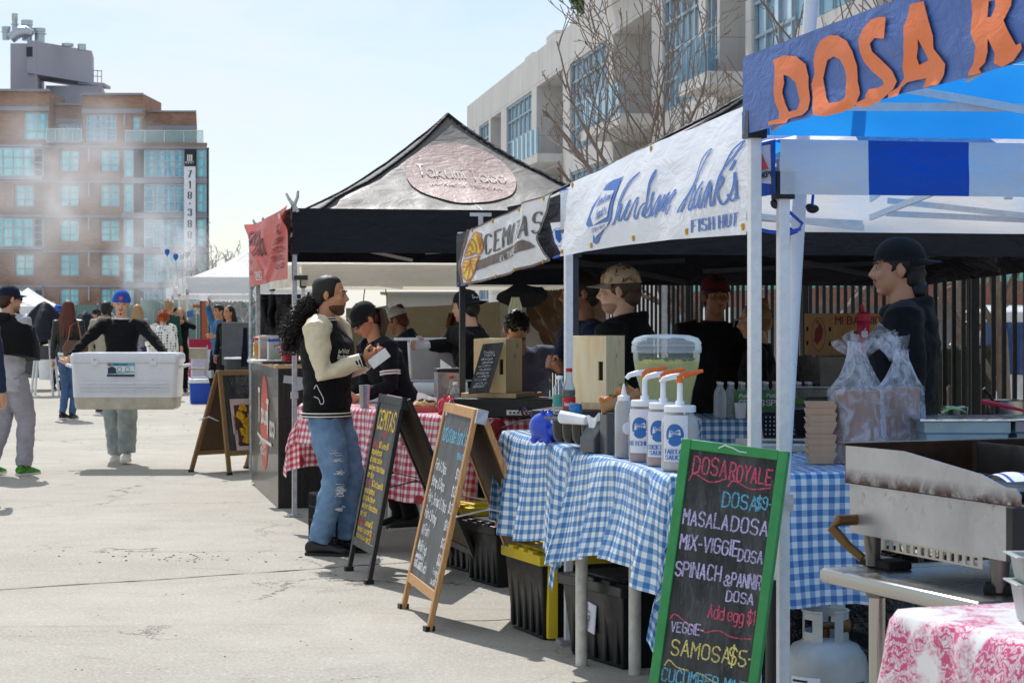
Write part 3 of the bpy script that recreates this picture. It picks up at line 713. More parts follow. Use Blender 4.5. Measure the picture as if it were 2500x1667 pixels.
def canopy(name, label, c0, zb, zt, pk, roofm, valm, legm, trussm=None, Lr=3.05, Wr=3.05, dv=D, nv=N, sag=1.55, wave=.02, legs=(0, 1, 2, 3), seam=None, zb2=None, roofmi=None, inner=None, vals=(0, 1, 2, 3), group='pop-up market canopies', leg_r=.036, vpow=1, seed=1, truss=(0, 1, 2, 3), vt=0):
 """c0: near aisle-side corner on the ground; dv runs away along the row, nv into the stall"""
 t=thing(name, c0 + nv * Wr / 2 + dv * Lr / 2, label, 'canopy', group)
 cn=[c0, c0 + dv * Lr, c0 + dv * Lr + nv * Wr, c0 + nv * Wr]
 zb2=zb if zb2 is None else zb2; zbs=[zb, zb2, zb2, zb]; dz=zt - zb
 for i in legs:
  m=MB(); p=cn[i]; q=p + (cn[(i + 2) % 4] - p).normalized() * .03
  m.bar(q, q + Z * (zbs[i] + .12), leg_r, up=dv); lg=m.build('leg', legm, t, bev=.002)
  m=MB(); m.bar(q + dv * .012 + Z * .02, q + dv * .012 + Z * .95, leg_r * .72, up=dv); m.box(q + Z * .92, (leg_r * 1.5, leg_r * 1.5, .05), math.atan2(dv.y, dv.x), 0); m.box(q + Z * .012, (.1, .1, .02), math.atan2(dv.y, dv.x)); m.build('lower_leg', METG if legm is not METB else METB, lg)
  m=MB(); m.box(q + Z * (zbs[i] + .03), (leg_r * 1.7, leg_r * 1.7, .09), math.atan2(dv.y, dv.x)); m.build('bracket', BLKP, lg)
 ph=seed * 2.1
 def roof(u, v):
  x, y=u * 2 - 1, v * 2 - 1; r=1 - max(abs(x), abs(y)); p=cn[0] + dv * Lr * v + nv * Wr * u
  z=zt + (zb2 - zb) * v + (pk - zt) * (r ** sag) - .05 * math.sin(min(1, r * 4) * math.pi) * (1 - abs(abs(x) - abs(y)))
  q=noise.noise(V((u * 9 + ph, v * 9, 0))) * .012 + noise.noise(V((u * 26 + ph, v * 20, 3))) * .005
  return p + Z * (z + q * min(1, r * 6))
 m=MB(); m.open=True; m.grid(roof, 56, 56, roofmi or 0, uvf=lambda u, v: (u * Wr, v * Lr))
 rf=m.build('roof', roofm, t, angle=180)
 if seam:
  for sx, sy in ((-1, -1), (-1, 1), (1, 1), (1, -1)):
   m=MB(); pts=[roof(.5 + sx * .5 * (1 - k / 20), .5 + sy * .5 * (1 - k / 20)) + Z * .004 for k in range(21)]
   m.tube(pts, [(.045, .009)] * 21, 6) if False else m.tube(pts, .016, 6); m.build('ridge_seam', seam, rf)
 def vfun(k):
  a, b2=cn[k], cn[(k + 1) % 4]; za, zc=zbs[k], zbs[(k + 1) % 4]; out=(a + b2) / 2 - (cn[0] + cn[2]) / 2; out.z=0; out.normalize()
  def fv(u, v, h=0):                              # v: 0 at the lower hem, 1 at the roof edge
   s_=noise.noise(V((u * 7 + k * 5 + ph, v * 1.2 * vpow, 1))) * wave + noise.noise(V((u * 18 + ph, v * 2.5, k))) * wave * .35
   edge=min(1, min(u, 1 - u) * 12)
   return a.lerp(b2, u) + Z * (za + (zc - za) * u + dz * v) + out * (.012 + s_ * edge * (1.2 - v) + h + vt * (1 - v) * edge)
  return fv
 fv={}
 for k in range(4):
  fv[k]=vfun(k)
  if k not in vals: continue
  m=MB(); m.open=True; m.grid(fv[k], 60, 8, inner and (lambda i, j: inner(k, i / 60)) or 0, uvf=lambda u, v: (u * 3.05, v)); m.build('valance', valm, t, angle=180)
 tm=trussm or legm
 for k in truss:                                     # folding scissor bars just inside each edge
  a, b2=cn[k], cn[(k + 1) % 4]; cc=(cn[0] + cn[2]) / 2; ins=(cc - (a + b2) / 2).normalized() * .05
  m=MB()
  zz=(zbs[k] + zbs[(k + 1) % 4]) / 2
  for h in (0, .5):
   p, q=a.lerp(b2, h + .02) + ins, a.lerp(b2, h + .48) + ins
   m.bar(p + Z * (zz + .09), q + Z * (zz - .12 + dz * .9), .012, .028); m.bar(p + Z * (zz + dz * .95 - .02) + ins * .4, q + Z * (zz + .02) + ins * .4, .012, .028)
  m.build('truss', tm, t)
 m=MB(); cc=(cn[0] + cn[2]) / 2
 for k in range(4):
  e=(cn[k] + cn[(k + 1) % 4]) / 2; m.bar(e + Z * (zt - dz * .6), cc + Z * (zt + .05), .012, .028); m.bar(e + Z * (zt - .02), cc + Z * (zt + .3), .012, .028)
 m.bar(cc + Z * (zt - .1), cc + Z * (pk - .04), .03); m.build('centre_truss', tm, t)
 return t, roof, fv, rf
BLKF=fabric('black_canopy', '56524f', .52, .0, spec=1.0, bump=.22, bs=4)  # roof cloth greyer than the valances; sun sheen put into its base colour
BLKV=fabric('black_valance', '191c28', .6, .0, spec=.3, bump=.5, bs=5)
WHTF=fabric('white_canopy', 'e9ebef', .5, .38, bump=.4, dirt=.1); CRMF=fabric('cream_canopy', 'e6dfd2', .5, .4, bump=.4, dirt=.2)
BLUF=fabric('blue_canopy', '2f6cc8', .45, .66, tcol='2ea8f4', bump=.45); BLUV=fabric('blue_valance', '4468b0', .45, .06, bump=.35, bs=9); BLUV2=fabric('blue_valance_lit', '2f6cc8', .45, .5, tcol='2ea8f4', bump=.4, bs=9)
# --- blue canopy nearest the camera, with orange letters
c_far=A(1822, 765, 7.03); c_far.z=0
c0=c_far - D * 3.05
tD, rD, fD, _=canopy('market_canopy', 'blue canopy with big orange letters on its blue valance', c0, 2.13, 2.385, 3.25, BLUF, [BLUV, BLUV2], METW, METW, inner=lambda k, u: 0 if k == 0 else 1, wave=.022, seed=3, vpow=1.5, vt=-.01, legs=(0, 1, 2, 3), leg_r=.038)
OR=fabric('orange_print', 'e8773a', .5, .0, bump=.15, bs=9, dirt=.08)
fu=lambda x, y, h=0: fD[0](1 - x, y, h)               # x: from the far corner towards the camera, y: 0..1 over the valance
Wv=3.05; Hv=.255
def pt(x, y, h=0): return fu(x / Wv, y / Hv, h)
pn=Pen(pt, .006)
def wob(pl, amp=.007, f=17): return [(a + amp * math.sin(b * f * 2.2 + a * 4), b) for a, b in pl]
def seg(*p):
 out=[]
 for a, b in zip(p, p[1:]): out += [(a[0] + (b[0] - a[0]) * i / 14, a[1] + (b[1] - a[1]) * i / 14) for i in range(14)]
 return wob(out + [p[-1]])
zm=zoomed(1750, 0, 2.6133)
def dosa(px, py, h=0):
 d_, z=ray_sz(px, py, c_far - N * .02, -D); return fD[0](1 - d_ / 3.05, (z - 2.13) / .255, h)
pn=Pen(dosa, .008)
for o_, hs in (([(355,385),(420,355),(500,360),(555,410),(570,490),(565,560),(572,640),(560,700),(520,735),(440,760),(430,785),(320,800),(318,778),(375,760),(380,720),(360,650),(358,580),(370,500),(368,430)], [[(425,478),(460,490),(492,530),(495,590),(500,650),(485,700),(440,715),(420,660),(412,590),(428,530)]]),
               ([(715,228),(770,228),(830,265),(862,330),(875,420),(868,520),(880,600),(850,680),(780,720),(690,745),(620,735),(600,690),(590,610),(583,540),(605,470),(600,390),(620,320),(660,260)], [[(735,362),(775,380),(795,430),(800,500),(795,560),(800,620),(775,650),(710,658),(680,620),(660,560),(650,500),(670,430),(690,385)]]),
               ([(1072,110),(1072,248),(1010,245),(980,280),(985,330),(1040,390),(1090,450),(1118,520),(1100,570),(1060,600),(1000,650),(930,685),(860,680),(850,660),(920,630),(915,610),(935,570),(990,560),(1030,540),(1020,510),(960,460),(920,400),(905,330),(903,250),(930,190),(980,130),(1030,110)], []),
               ([(1225,30),(1310,8),(1330,110),(1355,230),(1350,310),(1385,360),(1418,410),(1405,480),(1375,540),(1280,562),(1285,530),(1290,500),(1240,510),(1180,525),(1150,560),(1140,610),(1065,628),(1062,600),(1130,560),(1160,500),(1155,430),(1180,350),(1195,250),(1190,170),(1215,90)], [[(1270,250),(1295,330),(1310,385),(1250,415),(1245,370),(1262,310)]]),
               ([(1600,-60),(1880,-60),(1870,40),(1830,130),(1860,200),(1900,290),(1930,275),(1938,310),(1880,390),(1810,430),(1755,405),(1770,340),(1750,290),(1725,245),(1722,330),(1690,400),(1640,440),(1655,468),(1560,485),(1565,462),(1610,400),(1640,300),(1605,210),(1608,100)], [[(1715,10),(1760,0),(1762,40),(1740,110),(1710,112)]])):
 pn.region(zm(o_), [zm(q) for q in hs], 12)
pn.build('lettering', OR, tD)
pn=Pen(pt, .006)
pn.line(chaikin(seg((2.36, .225), (2.2, .19), (2.17, .11), (2.25, .05), (2.35, .035), (2.46, .06), (2.5, .13), (2.45, .2), (2.36, .225)), 2), .075, .01).line(chaikin(seg((2.6, .23), (2.7, .14), (2.69, .02)), 2), .07, .01).line([(2.82, .23), (2.72, .14)], .07)
pn.build('lettering', OR, tD)
# --- striped blue and white canopy with the fish banner
cF=A(1902, 765, 6.98); cF.z=0
def strmi(i, j): return 1 if (int(i / 56 * 3.05 / .47 + .2) % 2 == 1 and 6 < i < 50) or i < 3 or i > 53 else 0
tF, rF, fF, _=canopy('market_canopy', 'blue and white striped canopy over the fish stall', cF, 1.93, 2.11, 2.95, [WHTF, BLUF], [WHTF, fabric('stripe_blue', '1f56b4', .5, .35, tcol='1a5fd0')], METW, METW, Lr=3.05, seed=5, wave=.02,
      roofmi=strmi, inner=lambda k, u: 1 if (k == 3 and (.78 < u < .885 or .5 < u < .64 or .2 < u < .34)) or (k == 0 and u < .055) else 0)
# --- black canopy with the cemitas banner
c1=A(1392, 765, 10.45); c1.z=0
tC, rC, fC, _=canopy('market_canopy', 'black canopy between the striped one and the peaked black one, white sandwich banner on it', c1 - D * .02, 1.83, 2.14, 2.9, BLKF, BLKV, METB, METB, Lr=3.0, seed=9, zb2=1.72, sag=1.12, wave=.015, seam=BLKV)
# --- tall peaked black canopy
cT=G(713, 1262)
tT, rT, fT, rfT=canopy('market_canopy', 'tall peaked black canopy with pale red oval on the roof', cT, 2.0, 2.335, 3.2, BLKF, BLKV, METG, METW, Wr=2.95, seed=13, sag=1.6, wave=.012, seam=BLKV)
PINK=fabric('sheen_red_print', '9c7c79', .5, .0, spec=1.0, bump=.2, bs=9)  # red print painted pale, the roof's sun sheen mixed into its colour
def on_roof(x, y, h=0):
 u, v=.5 + x / 3.05, y / 3.05
 p=rT(u, v); return p + V((-.15, -.5, .85)) * (.012 + h)
pn=Pen(on_roof, .0); pn.fill([(a, b) for a, b in circ(-.03, .77, .46, .45, 44)]); ov=pn.build('roof_print', PINK, rfT)
pn=Pen(on_roof, .008)
pn.text('Takumi Taco', -.02, .78, .15, .012, 'c', width=.72, slope=-.12).text('JAPANESE MEXICAN', -.02, .64, .05, .007, 'c', width=.6, slope=-.1)
pn.build('lettering', fabric('faint_white_print', 'bcaeac', .5, .0, spec=1.0), rfT)  # letter tone kept close to the pale oval
GREYP=M('print_grey', 'c9ccd6', .6)
pv=Pen(lambda x, y, h=0: fT[3](1 - x / 3.05, y / .335, h), .006)
pv.text('T', 1.42, .06, .24, .04, contrast=.3, step=.02).text('a', 1.66, .06, .2, .03, contrast=.3).text('kumi', 1.82, .08, .16, .025).text('T', 2.26, .06, .24, .04, contrast=.3).text('aco', 2.46, .08, .16, .025); pv.line([(1.42, .025), (2.7, .03)], .018)
pv.build('lettering', GREYP, tT)
# --- cream canopy beyond it and more white ones along the row
cW=A(735, 765, 20.4); cW.z=0
canopy('market_canopy', 'cream canopy directly beyond the peaked black one, lit through from above', cW, 1.80, 2.02, 2.62, CRMF, CRMF, METW, METW, seed=15, sag=1.3)
cV=A(478, 765, 37.0); cV.z=0
canopy('market_canopy', 'white canopy with black corner leg beside the wooden post', V((A(509, 765, 50).x, 50, 0)), 1.85, 2.12, 3.1, WHTF, WHTF, METB, METW, seed=17)
canopy('market_canopy', 'low white canopy with small blue sign on its end flap', V((A(455, 765, 44).x, 44, 0)), 1.95, 2.3, 3.0, WHTF, WHTF, METW, METW, seed=19)
canopy('market_canopy', 'far white canopy near the red flag beside the green fence screens', V((A(420, 765, 58).x, 58, 0)), 1.95, 2.25, 3.0, WHTF, WHTF, METW, METW, seed=21)
for i, (px, Y, lab) in enumerate(((-30, 70, 'white canopy at the far side of the yard, first of the row'), (24, 78, 'white canopy peak between two others across the yard'), (66, 88, 'white canopy with softly wrinkled roof farthest across the yard'))):
 canopy('market_canopy', lab, V((A(px, 765, Y + 1.5).x - 1.2, Y, 0)), 1.5, 1.78, 2.62, WHTF, WHTF, METW, METW, seed=30 + i, sag=1.3)
t5=canopy('market_canopy', 'small white canopy with dark lettering standing far off behind the hooded man', V((A(226, 765, 70).x, 70, 0)), 1.1, 1.32, 1.8, WHTF, WHTF, METW, METW, seed=35, Lr=.9, Wr=.9, sag=1.3)
pv=Pen(lambda x, y, h=0: t5[1](.5 + x / .9, (y + .02) / .9) + V((0, -.03, .03)) , .0); pv.text('SAT MAI', 0, .08, .1, .02, 'c'); pv.build('lettering', M('print_dark', '3a3c48', .7), t5[0])
for i, (px, py, Y, w_, lab) in enumerate(((108, 735, 40, .85, 'half folded black canopy beside the blue bundled tarp'), (208, 757, 42, .8, 'drooping black canopy between the red haired woman and the hooded man'))):
 p=A(px, py, Y); g=V((p.x, Y, 0)); t=thing('folded_canopy', g, lab, 'canopy', 'half folded black canopies')
 m=MB(); m.open=True
 def fc(u, v):
  a=u * 2 * math.pi; r=w_ * .62 * (v ** .8) * (1 + .22 * math.cos(a * 4 + i)) ; return V((p.x + r * math.cos(a), Y + r * math.sin(a), p.z - .8 * v ** 1.2 + .08 * math.sin(a * 4)* v))
 m.grid(fc, 48, 10, closeu=True); m.build('roof', BLKV, t, angle=180)
 for a in (.6, 2.4, 4.0, 5.5):
  m=MB(); m.bar(g + V((w_ * .35 * math.cos(a), w_ * .35 * math.sin(a), 0)), V((p.x + .1 * math.cos(a), Y + .1 * math.sin(a), p.z - .15)), .035); m.build('leg', METW, t)
# ================================================================ banners hung on the canopies
def banner(name, label, fn, m, nu=48, nv=12, cat='banner'):
 b=MB(); b.open=True; b.grid(fn, nu, nv, uvf=lambda u, v: (u, v)); o=b.build(name, m, None, angle=180); return tag(o, label, cat)
BANW=fabric('vinyl_white', 'f0f1f6', .38, .18, bump=.3, bs=5, dirt=.05)
fa=V((A(1412, 765, 9.72).x, 9.72, 0)); fb_=V((A(1882, 765, 7.07).x, 7.07, 0)); Lb=(fb_ - fa).length
def fishb(u, v, h=0):
 p=fa.lerp(fb_, u); zl=1.80 + .015 * math.sin(u * 3.1); hh=.335 + .115 * u
 wv=noise.noise(V((u * 5, v * 1.5, 2))) * .02 + noise.noise(V((u * 14, v * 3, 7))) * .006
 return p + Z * (zl + hh * v) + N * (.06 * v * v - wv - h - .085)
fish=banner('fish_banner', 'long white banner with blue script and a blue buoy emblem', fishb, BANW, 90, 16)
FBL=M('print_blue', '2f66b6', .45, var=.08)
fp=lambda x, y, h=0: fishb(x / Lb, y / .4, h)
zm=zoomed(1400, 260, 4.127); fe=(fb_ - fa).normalized(); fo=fa - N * .085
def fray(px, py, h=0):
 d_, z=ray_sz(px, py, fo, fe); u=d_ / Lb; return fishb(u, (z - 1.80 - .015 * math.sin(u * 3.1)) / (.335 + .115 * u), h)
pn=Pen(fray, .004)
for pl, wd in (([(410,1200),(440,1150),(455,1050),(460,930),(480,830),(510,750),(560,690),(600,655),(580,680),(530,740),(495,830),(475,930),(455,1020)], 4), ([(430,1190),(470,1060),(490,970),(495,990),(480,1080),(472,1160),(500,1150),(530,1050),(560,930),(565,960),(535,1060),(525,1140),(545,1155),(575,1060),(620,930),(650,910),(630,1000),(610,1090),(620,1140),(640,1130),(660,1050),(700,980),(735,970)], 5.5),
               ([(735,970),(700,1060),(690,1110),(720,1060),(735,970),(735,860),(740,760),(760,680),(785,625),(775,690),(750,770),(740,860),(735,980),(720,1100)], 5), ([(700,1110),(750,1050),(775,970),(790,870),(780,860),(770,960),(785,1040),(770,1100),(740,1125),(715,1110)], 5.5), ([(770,1110),(800,1080),(815,1000),(840,920),(855,880),(850,960),(830,1060),(800,1110),(785,1090)], 5.5),
               ([(830,1115),(860,1020),(890,920),(900,870),(885,950),(865,1060),(870,1050),(910,930),(935,870),(940,860),(925,940),(900,1040)], 5.5), ([(900,1060),(940,1010),(990,920),(1010,840),(995,835),(960,930),(935,1020),(935,1085),(960,1080),(990,1000)], 5.5),
               ([(1065,1070),(1090,980),(1150,850),(1190,740),(1205,620),(1230,520),(1290,440),(1335,420),(1290,490),(1250,600),(1225,680),(1190,760),(1165,830)], 5), ([(1095,1060),(1140,880),(1190,790),(1205,800),(1185,900),(1160,1000),(1165,1045),(1190,1040),(1215,960),(1250,830),(1295,750),(1290,760),(1240,850),(1210,950),(1215,1040),(1260,1000),(1300,790),(1280,900),(1270,1030),(1300,1020),(1330,880),(1370,760),(1385,745),(1360,870),(1335,1020)], 7),
               ([(1340,960),(1390,800),(1400,760),(1390,900),(1395,1015),(1420,990)], 7), ([(1420,1000),(1450,850),(1490,700),(1530,560),(1570,430),(1670,320),(1640,390),(1590,500),(1530,600),(1480,690),(1450,850),(1440,1000)], 6), ([(1450,850),(1490,720),(1520,700),(1515,780),(1470,840),(1480,930),(1520,1000),(1560,960),(1610,850),(1625,760),(1615,660),(1630,680),(1640,790),(1650,870),(1640,940),(1600,960),(1570,890)], 8), ([(1640,880),(1665,930)], 9), ([(1605,545),(1600,580),(1575,640)], 8)):
 pn.line(chaikin(zm(pl), 2), wd * .62, 2)
pn.build('script_lettering', FBL, fish)
pn=Pen(fray, .004); q=zm([(1205, 1268), (1660, 1200), (1205, 1150), (1672, 1075)])
pn.qtext('FISH HUT', q[0], q[1], q[2], q[3], 4.6, .6, 1.5, track=2.6, rounds=0); pn.build('lettering', FBL, fish)
pn=Pen(fray, .004); pn.region(zm([(435,700),(410,740),(405,830),(395,1000),(400,1120),(380,1180),(330,1240),(290,1310),(265,1370),(235,1390),(205,1370),(210,1290),(195,1240),(150,1200),(145,1180),(165,1100),(175,1010),(220,900),(265,790),(330,740)]), (), 10); pn.build('emblem', FBL, fish)
pn=Pen(fray, .007); pn.region(zm([(250,850),(380,845),(370,960),(365,1110),(220,1200),(190,1110),(220,960)]), (), 10).region(zm([(180,1215),(385,1160),(360,1210),(310,1260),(240,1320),(220,1290)]), (), 10); pn.build('emblem_field', BANW, fish)
pn=Pen(fray, .010); q=zm([(225, 1010), (372, 925), (245, 905), (372, 860), (250, 1150), (355, 1075), (255, 1040), (345, 1000), (222, 1275), (350, 1215), (220, 1235), (352, 1190)])
pn.qtext('handsome', *q[0:4], 1.1, 0, 2, slant=.3).qtext('hank\'s', *q[4:8], 1.4, 0, 2, slant=.3).qtext('FISH HUT', *q[8:12], 1.2, .4, 2); pn.build('emblem_lettering', FBL, fish)
def grommets(par, f, us, v, m=None):
 for u in us:
  b=MB(); c=f(u, v, .003); n_=(f(u, v, .02) - f(u, v, 0)).normalized(); t1=n_.orthogonal().normalized(); t2=n_.cross(t1)
  b.tube([c + t1 * .009 * math.cos(a) + t2 * .009 * math.sin(a) for a in [2 * math.pi * k / 10 for k in range(10)]], .0042, 5, closed=True)
  b.build('grommet', M('brass', 'c79a3c', .3, .9), par)
grommets(fish, fishb, (.01, .22, .47, .75, .99), .06); grommets(fish, fishb, (.02, .5, .97), .95)
ca=V((A(1134, 765, 13.2).x, 13.2, 0)) - N * .05; cb_=V((A(1352, 765, 10.85).x, 10.85, 0)) - N * .05; Lc=(cb_ - ca).length
zc_=zoomed(1100, 440, 5.6); ce=(cb_ - ca).normalized()
def cray(px, py, h=0):
 d_, z=ray_sz(px, py, ca, ce); u=d_ / Lc
 wv=noise.noise(V((u * 4, z * 5, 12))) * .018 + .03 * math.exp(-((u - .85 - (z - 1.9) * .3) / .07) ** 2) + noise.noise(V((u * 11, z * 14, 3))) * .006
 return ca + ce * d_ + Z * (z - ca.z) - N * (.02 + wv + h)
cl_=zc_([(230,1440),(175,1200),(165,1080),(215,960),(250,830),(290,690)]); cr_=zc_([(1415,1095),(1330,960),(1250,815),(1275,690),(1380,420),(1480,160)])
def along(pl, v):
 f=v * (len(pl) - 1); i=min(int(f), len(pl) - 2); f -= i; return (pl[i][0] + (pl[i + 1][0] - pl[i][0]) * f, pl[i][1] + (pl[i + 1][1] - pl[i][1]) * f)
cl_=[along(chaikin(cl_, 2), k / 20) for k in range(21)]; cr_=[along(chaikin(cr_, 2), k / 20) for k in range(21)]
def cpx(u, v):
 a, b_=along(cl_, v), along(cr_, v); return (a[0] + (b_[0] - a[0]) * u, a[1] + (b_[1] - a[1]) * u + 4 * math.sin(u * math.pi) * (1 - v))
def cemb(u, v, h=0): return cray(*cpx(u, v), h)
cem=banner('sandwich_banner', 'white banner with brown border and a yellow crab-like sandwich emblem', cemb, BANW, 70, 24)
BRN=M('print_brown', '57453f', .5); DRK=M('print_charcoal', '47464a', .5)
pn=Pen(cray, .004)
pn.line([cpx(.012, k / 20) for k in range(21)], 5, 2).line([cpx(k / 30, .02) for k in range(31)], 5.5, 3).line([cpx(k / 30, .985) for k in range(31)], 3, 3).line([cpx(.993, k / 20) for k in range(21)], 2.5, 2)
pn.region(zc_([(400,1110),(740,975),(1120,815),(1180,850),(1240,915),(800,1090),(385,1240)]), (), 10); pn.build('border_print', BRN, cem)
pn=Pen(cray, .006); pn.qtext('CEMITAS', *zc_([(515,1025),(1290,705),(525,765),(1325,425)]), 4.2, .2, 1.5, track=2.2, rounds=1); pn.build('lettering', DRK, cem)
pn=Pen(cray, .0085); pn.qtext('EL TIGRE', *zc_([(735,1105),(1045,1005),(738,1040),(1035,910)]), 1.4, .0, 2, track=2.4); pn.build('sub_lettering', BANW, cem)
YEL=M('print_yellow', 'e6c62e', .5); REDP=M('print_red', 'b3302c', .5)
e1=zc_([(255,1050),(275,960),(300,880),(350,800),(380,720),(410,710),(435,730),(460,720),(490,850),(485,930),(450,1000),(400,1010),(370,990),(330,1020),(255,1050)]); e2=zc_([(250,1080),(300,1090),(330,1065),(380,1060),(440,1025),(400,1130),(390,1220),(360,1330),(320,1385),(270,1340),(240,1250),(230,1170),(250,1080)])
pn=Pen(cray, .004); pn.region(e1[:-1], (), 8).region(e2[:-1], (), 8).build('emblem', YEL, cem)
pn=Pen(cray, .0095); pn.line(e1, 1.8, 2).line(e2, 1.8, 2)
for pl in ([(240,1130),(290,1140),(330,1100),(390,1110)], [(240,1180),(290,1190),(330,1130),(390,1160)], [(330,1080),(320,1380)], [(310,1150),(270,1280)], [(340,1150),(370,1270)], [(300,900),(340,860),(350,960)], [(350,800),(400,860),(390,980)], [(410,740),(440,820),(450,960)], [(280,1000),(320,960),(330,1010)], [(440,740),(470,850),(440,930)]): pn.line(chaikin(zc_(pl), 2), 1.6, 2)
pn.build('emblem_lines', REDP, cem)
grommets(cem, cemb, (.05, .3, .6, .9), .93); grommets(cem, cemb, (.1, .38, .65, .93), .05)
m=MB(); m.open=True; cs=A(1363, 577, 10.5); pnl=Pen(flat(A(1363, 577, 10.42), (.6, .1, 0), (-.12, 0, 1)), 0)
pnl.fill([(-.032, .065), (.03, .072), (.034, .0), (.045, -.06), (.0, -.075), (-.02, -.03)]); st=pnl.build('crest_sticker', BANW, None); tag(st, 'small white sticker with a blue shield on the black canopy corner', 'sticker')
pnl=Pen(flat(A(1363, 577, 10.41), (.6, .1, 0), (-.12, 0, 1)), 0.0); pnl.fill([(-.014, .03), (.016, .032), (.016, -.015), (0, -.035), (-.014, -.01)]); pnl.line(circ(0, -.005, .03, .045, 20), .003).build('shield', FBL, st)
ra=V((A(722, 765, 16.05).x, 16.05, 0)) - N * .06; rb=V((A(626, 765, 19.0).x, 19.0, 0)) - N * .06; Lrd=(rb - ra).length
def redb(u, v, h=0):
 zt=2.36 - .03 * u; zb=1.80 - .02 * u
 sagv=.03 * math.sin(u * math.pi) * v
 d=math.hypot(u - .45, v - .25)
 wv=.06 * math.sin(u * 7 + v * 5) * (1 - abs(2 * u - 1)) * .5 + .05 * math.exp(-((v - abs(u - .45) * 1.6 - .1) / .1) ** 2)
 return ra.lerp(rb, u) + Z * (zb + (zt - zb) * v - sagv) - N * (wv + h)
REDB=fabric('red_vinyl', 'cf4440', .4, .15, tcol='e0453c', bump=.35, bs=4, dirt=.1)
red=banner('menu_banner', 'sagging red vinyl menu banner with black print on the side of the peaked canopy', redb, REDB, 60, 24)
rp=lambda x, y, h=0: redb(1 - x / Lrd, y / .56, h)
pn=Pen(rp, .006); pn.text('TAKUMI', .35, .36, .12, .03, contrast=.3, width=.8).text('TACO', .9, .26, .13, .03, width=.5, contrast=.3)
for k, tx in enumerate(('SPICY TUNA', 'SHORT RIB', 'BEEF CURRY', 'GYOZA', 'CRAB ROLL', 'NACHOS')): pn.text(tx, 2.2, .42 - k * .065, .035, .008, width=.62)
for k in range(4): pn.text('TACO 8', .08, .4 - k * .1, .03, .007, width=.22)
pn.text('POWER', 1.2, .1, .03, .008)
pn.build('lettering', M('print_dark_red', '5a1a1a', .6), red)
pn=Pen(rp, .006); pn.text('DRINKS', .6, .06, .055, .012, width=.38).line([(.6, .045), (.98, .045)], .006).text('MENU', 2.4, .5, .035, .009); pn.build('white_lettering', BANW, red)
pn=Pen(flat(A(1860, 405, 7.02), (1, .05, 0), (-.1, 0, 1)), .0); pn.fill([(-.035, .06), (.035, .07), (.025, -.06), (-.035, -.055)]); tg=pn.build('maker_tag', BANW, tF)
pn=Pen(flat(A(1860, 405, 7.01), (1, .05, 0), (-.1, 0, 1)), .0); pn.fill([(-.012, -.015), (.0, .05), (.022, -.01)]).build('tag_mark', M('tag_red', 'd8504a', .6), tg)
pn=Pen(flat(A(1860, 405, 7.005), (1, .05, 0), (-.1, 0, 1)), .0); pn.text('CCANOPY', 0, -.045, .016, .004, 'c', width=.058, slope=.2)
for k in range(4): pn.line([(-.03 + k * .006, -.015), (-.022 + k * .006, .05)], .003)
pn.build('tag_lettering', M('print_dark', '3a3c48', .7), tg)
# ================================================================ poles, cords
ROUND=M('pole_white', 'dfe2e8', .3, coat=.3, var=.04)
b=MB(); p0, p1=A(1893, 1500, 7.25), A(1990, -160, 7.5); b.tube([p0, p1], .024, 20)
up=thing('umbrella_pole', V((p0.x, p0.y, 0)), 'tall leaning white round pole tied to the striped canopy with a blue cord', 'pole')
b.build('shaft', ROUND, up)
b=MB(); b.tube([V((p0.x - .004, p0.y, 0)), p0 + Z * .12], .032, 14); b.cyl(V((p0.x - .004, p0.y, .0)), V((p0.x - .004, p0.y, .05)), .17, n=20); b.build('base', BLKP, up)
CORD=M('blue_cord', '1f4fc4', .5)
def cord(label, pts, r=.006, m=None):
 b=MB(); b.tube(pts, r, 8); o=b.build('bungee_cord', m or CORD); return tag(o, label, 'cord', 'blue bungee cords')
cc=A(1925, 545, 7.05)
cord('blue elastic cord looped round the leaning white pole', [A(1842, 558, 7.1), A(1880, 566, 7.05), A(1920, 568, 7.02), A(1952, 560, 7.1), A(1958, 545, 7.2), A(1930, 520, 7.02), A(1905, 510, 7.0), A(1898, 500, 7.02)])
cord('blue elastic cord hanging straight down beside the leaning pole', [A(1995, 350, 7.25), A(1990, 420, 7.2), A(1983, 500, 7.15)], .005)
cord('blue elastic cord tying the sandwich banner to the canopy corner', [A(1352, 630, 10.7), A(1375, 622, 10.5), A(1403, 617, 10.1)])
cord('short blue elastic cord at the low far end of the sandwich banner', [A(1118, 694, 13.3), A(1136, 697, 13.25)])
cord('blue elastic cord wrapped over the dark corner post top', [A(1368, 468, 10.5), A(1385, 462, 10.45), A(1396, 470, 10.4), A(1398, 500, 10.4)])
cord('blue cord knotted low round the leaning pole', [A(1915, 572, 7.2), A(1930, 560, 7.1), A(1945, 566, 7.15), A(1925, 572, 7.1), A(1908, 568, 7.1)], .007)
for px, py, Y in ((1843, 557, 7.1), (1898, 500, 7.02), (1984, 510, 7.15)):
 b=MB(); c=A(px, py, Y); b.ell(c, (.022, .016, .015), n=10); b.ell(c + V((-.012, 0, .006)), .012, n=8); o=b.build('cord_hook', BLKP); tag(o, {1843: 'black plastic cord hook at the fish banner end', 1898: 'black cord hook above the loop on the white pole', 1984: 'black cord hook hanging beside the pole'}[px], 'hook')
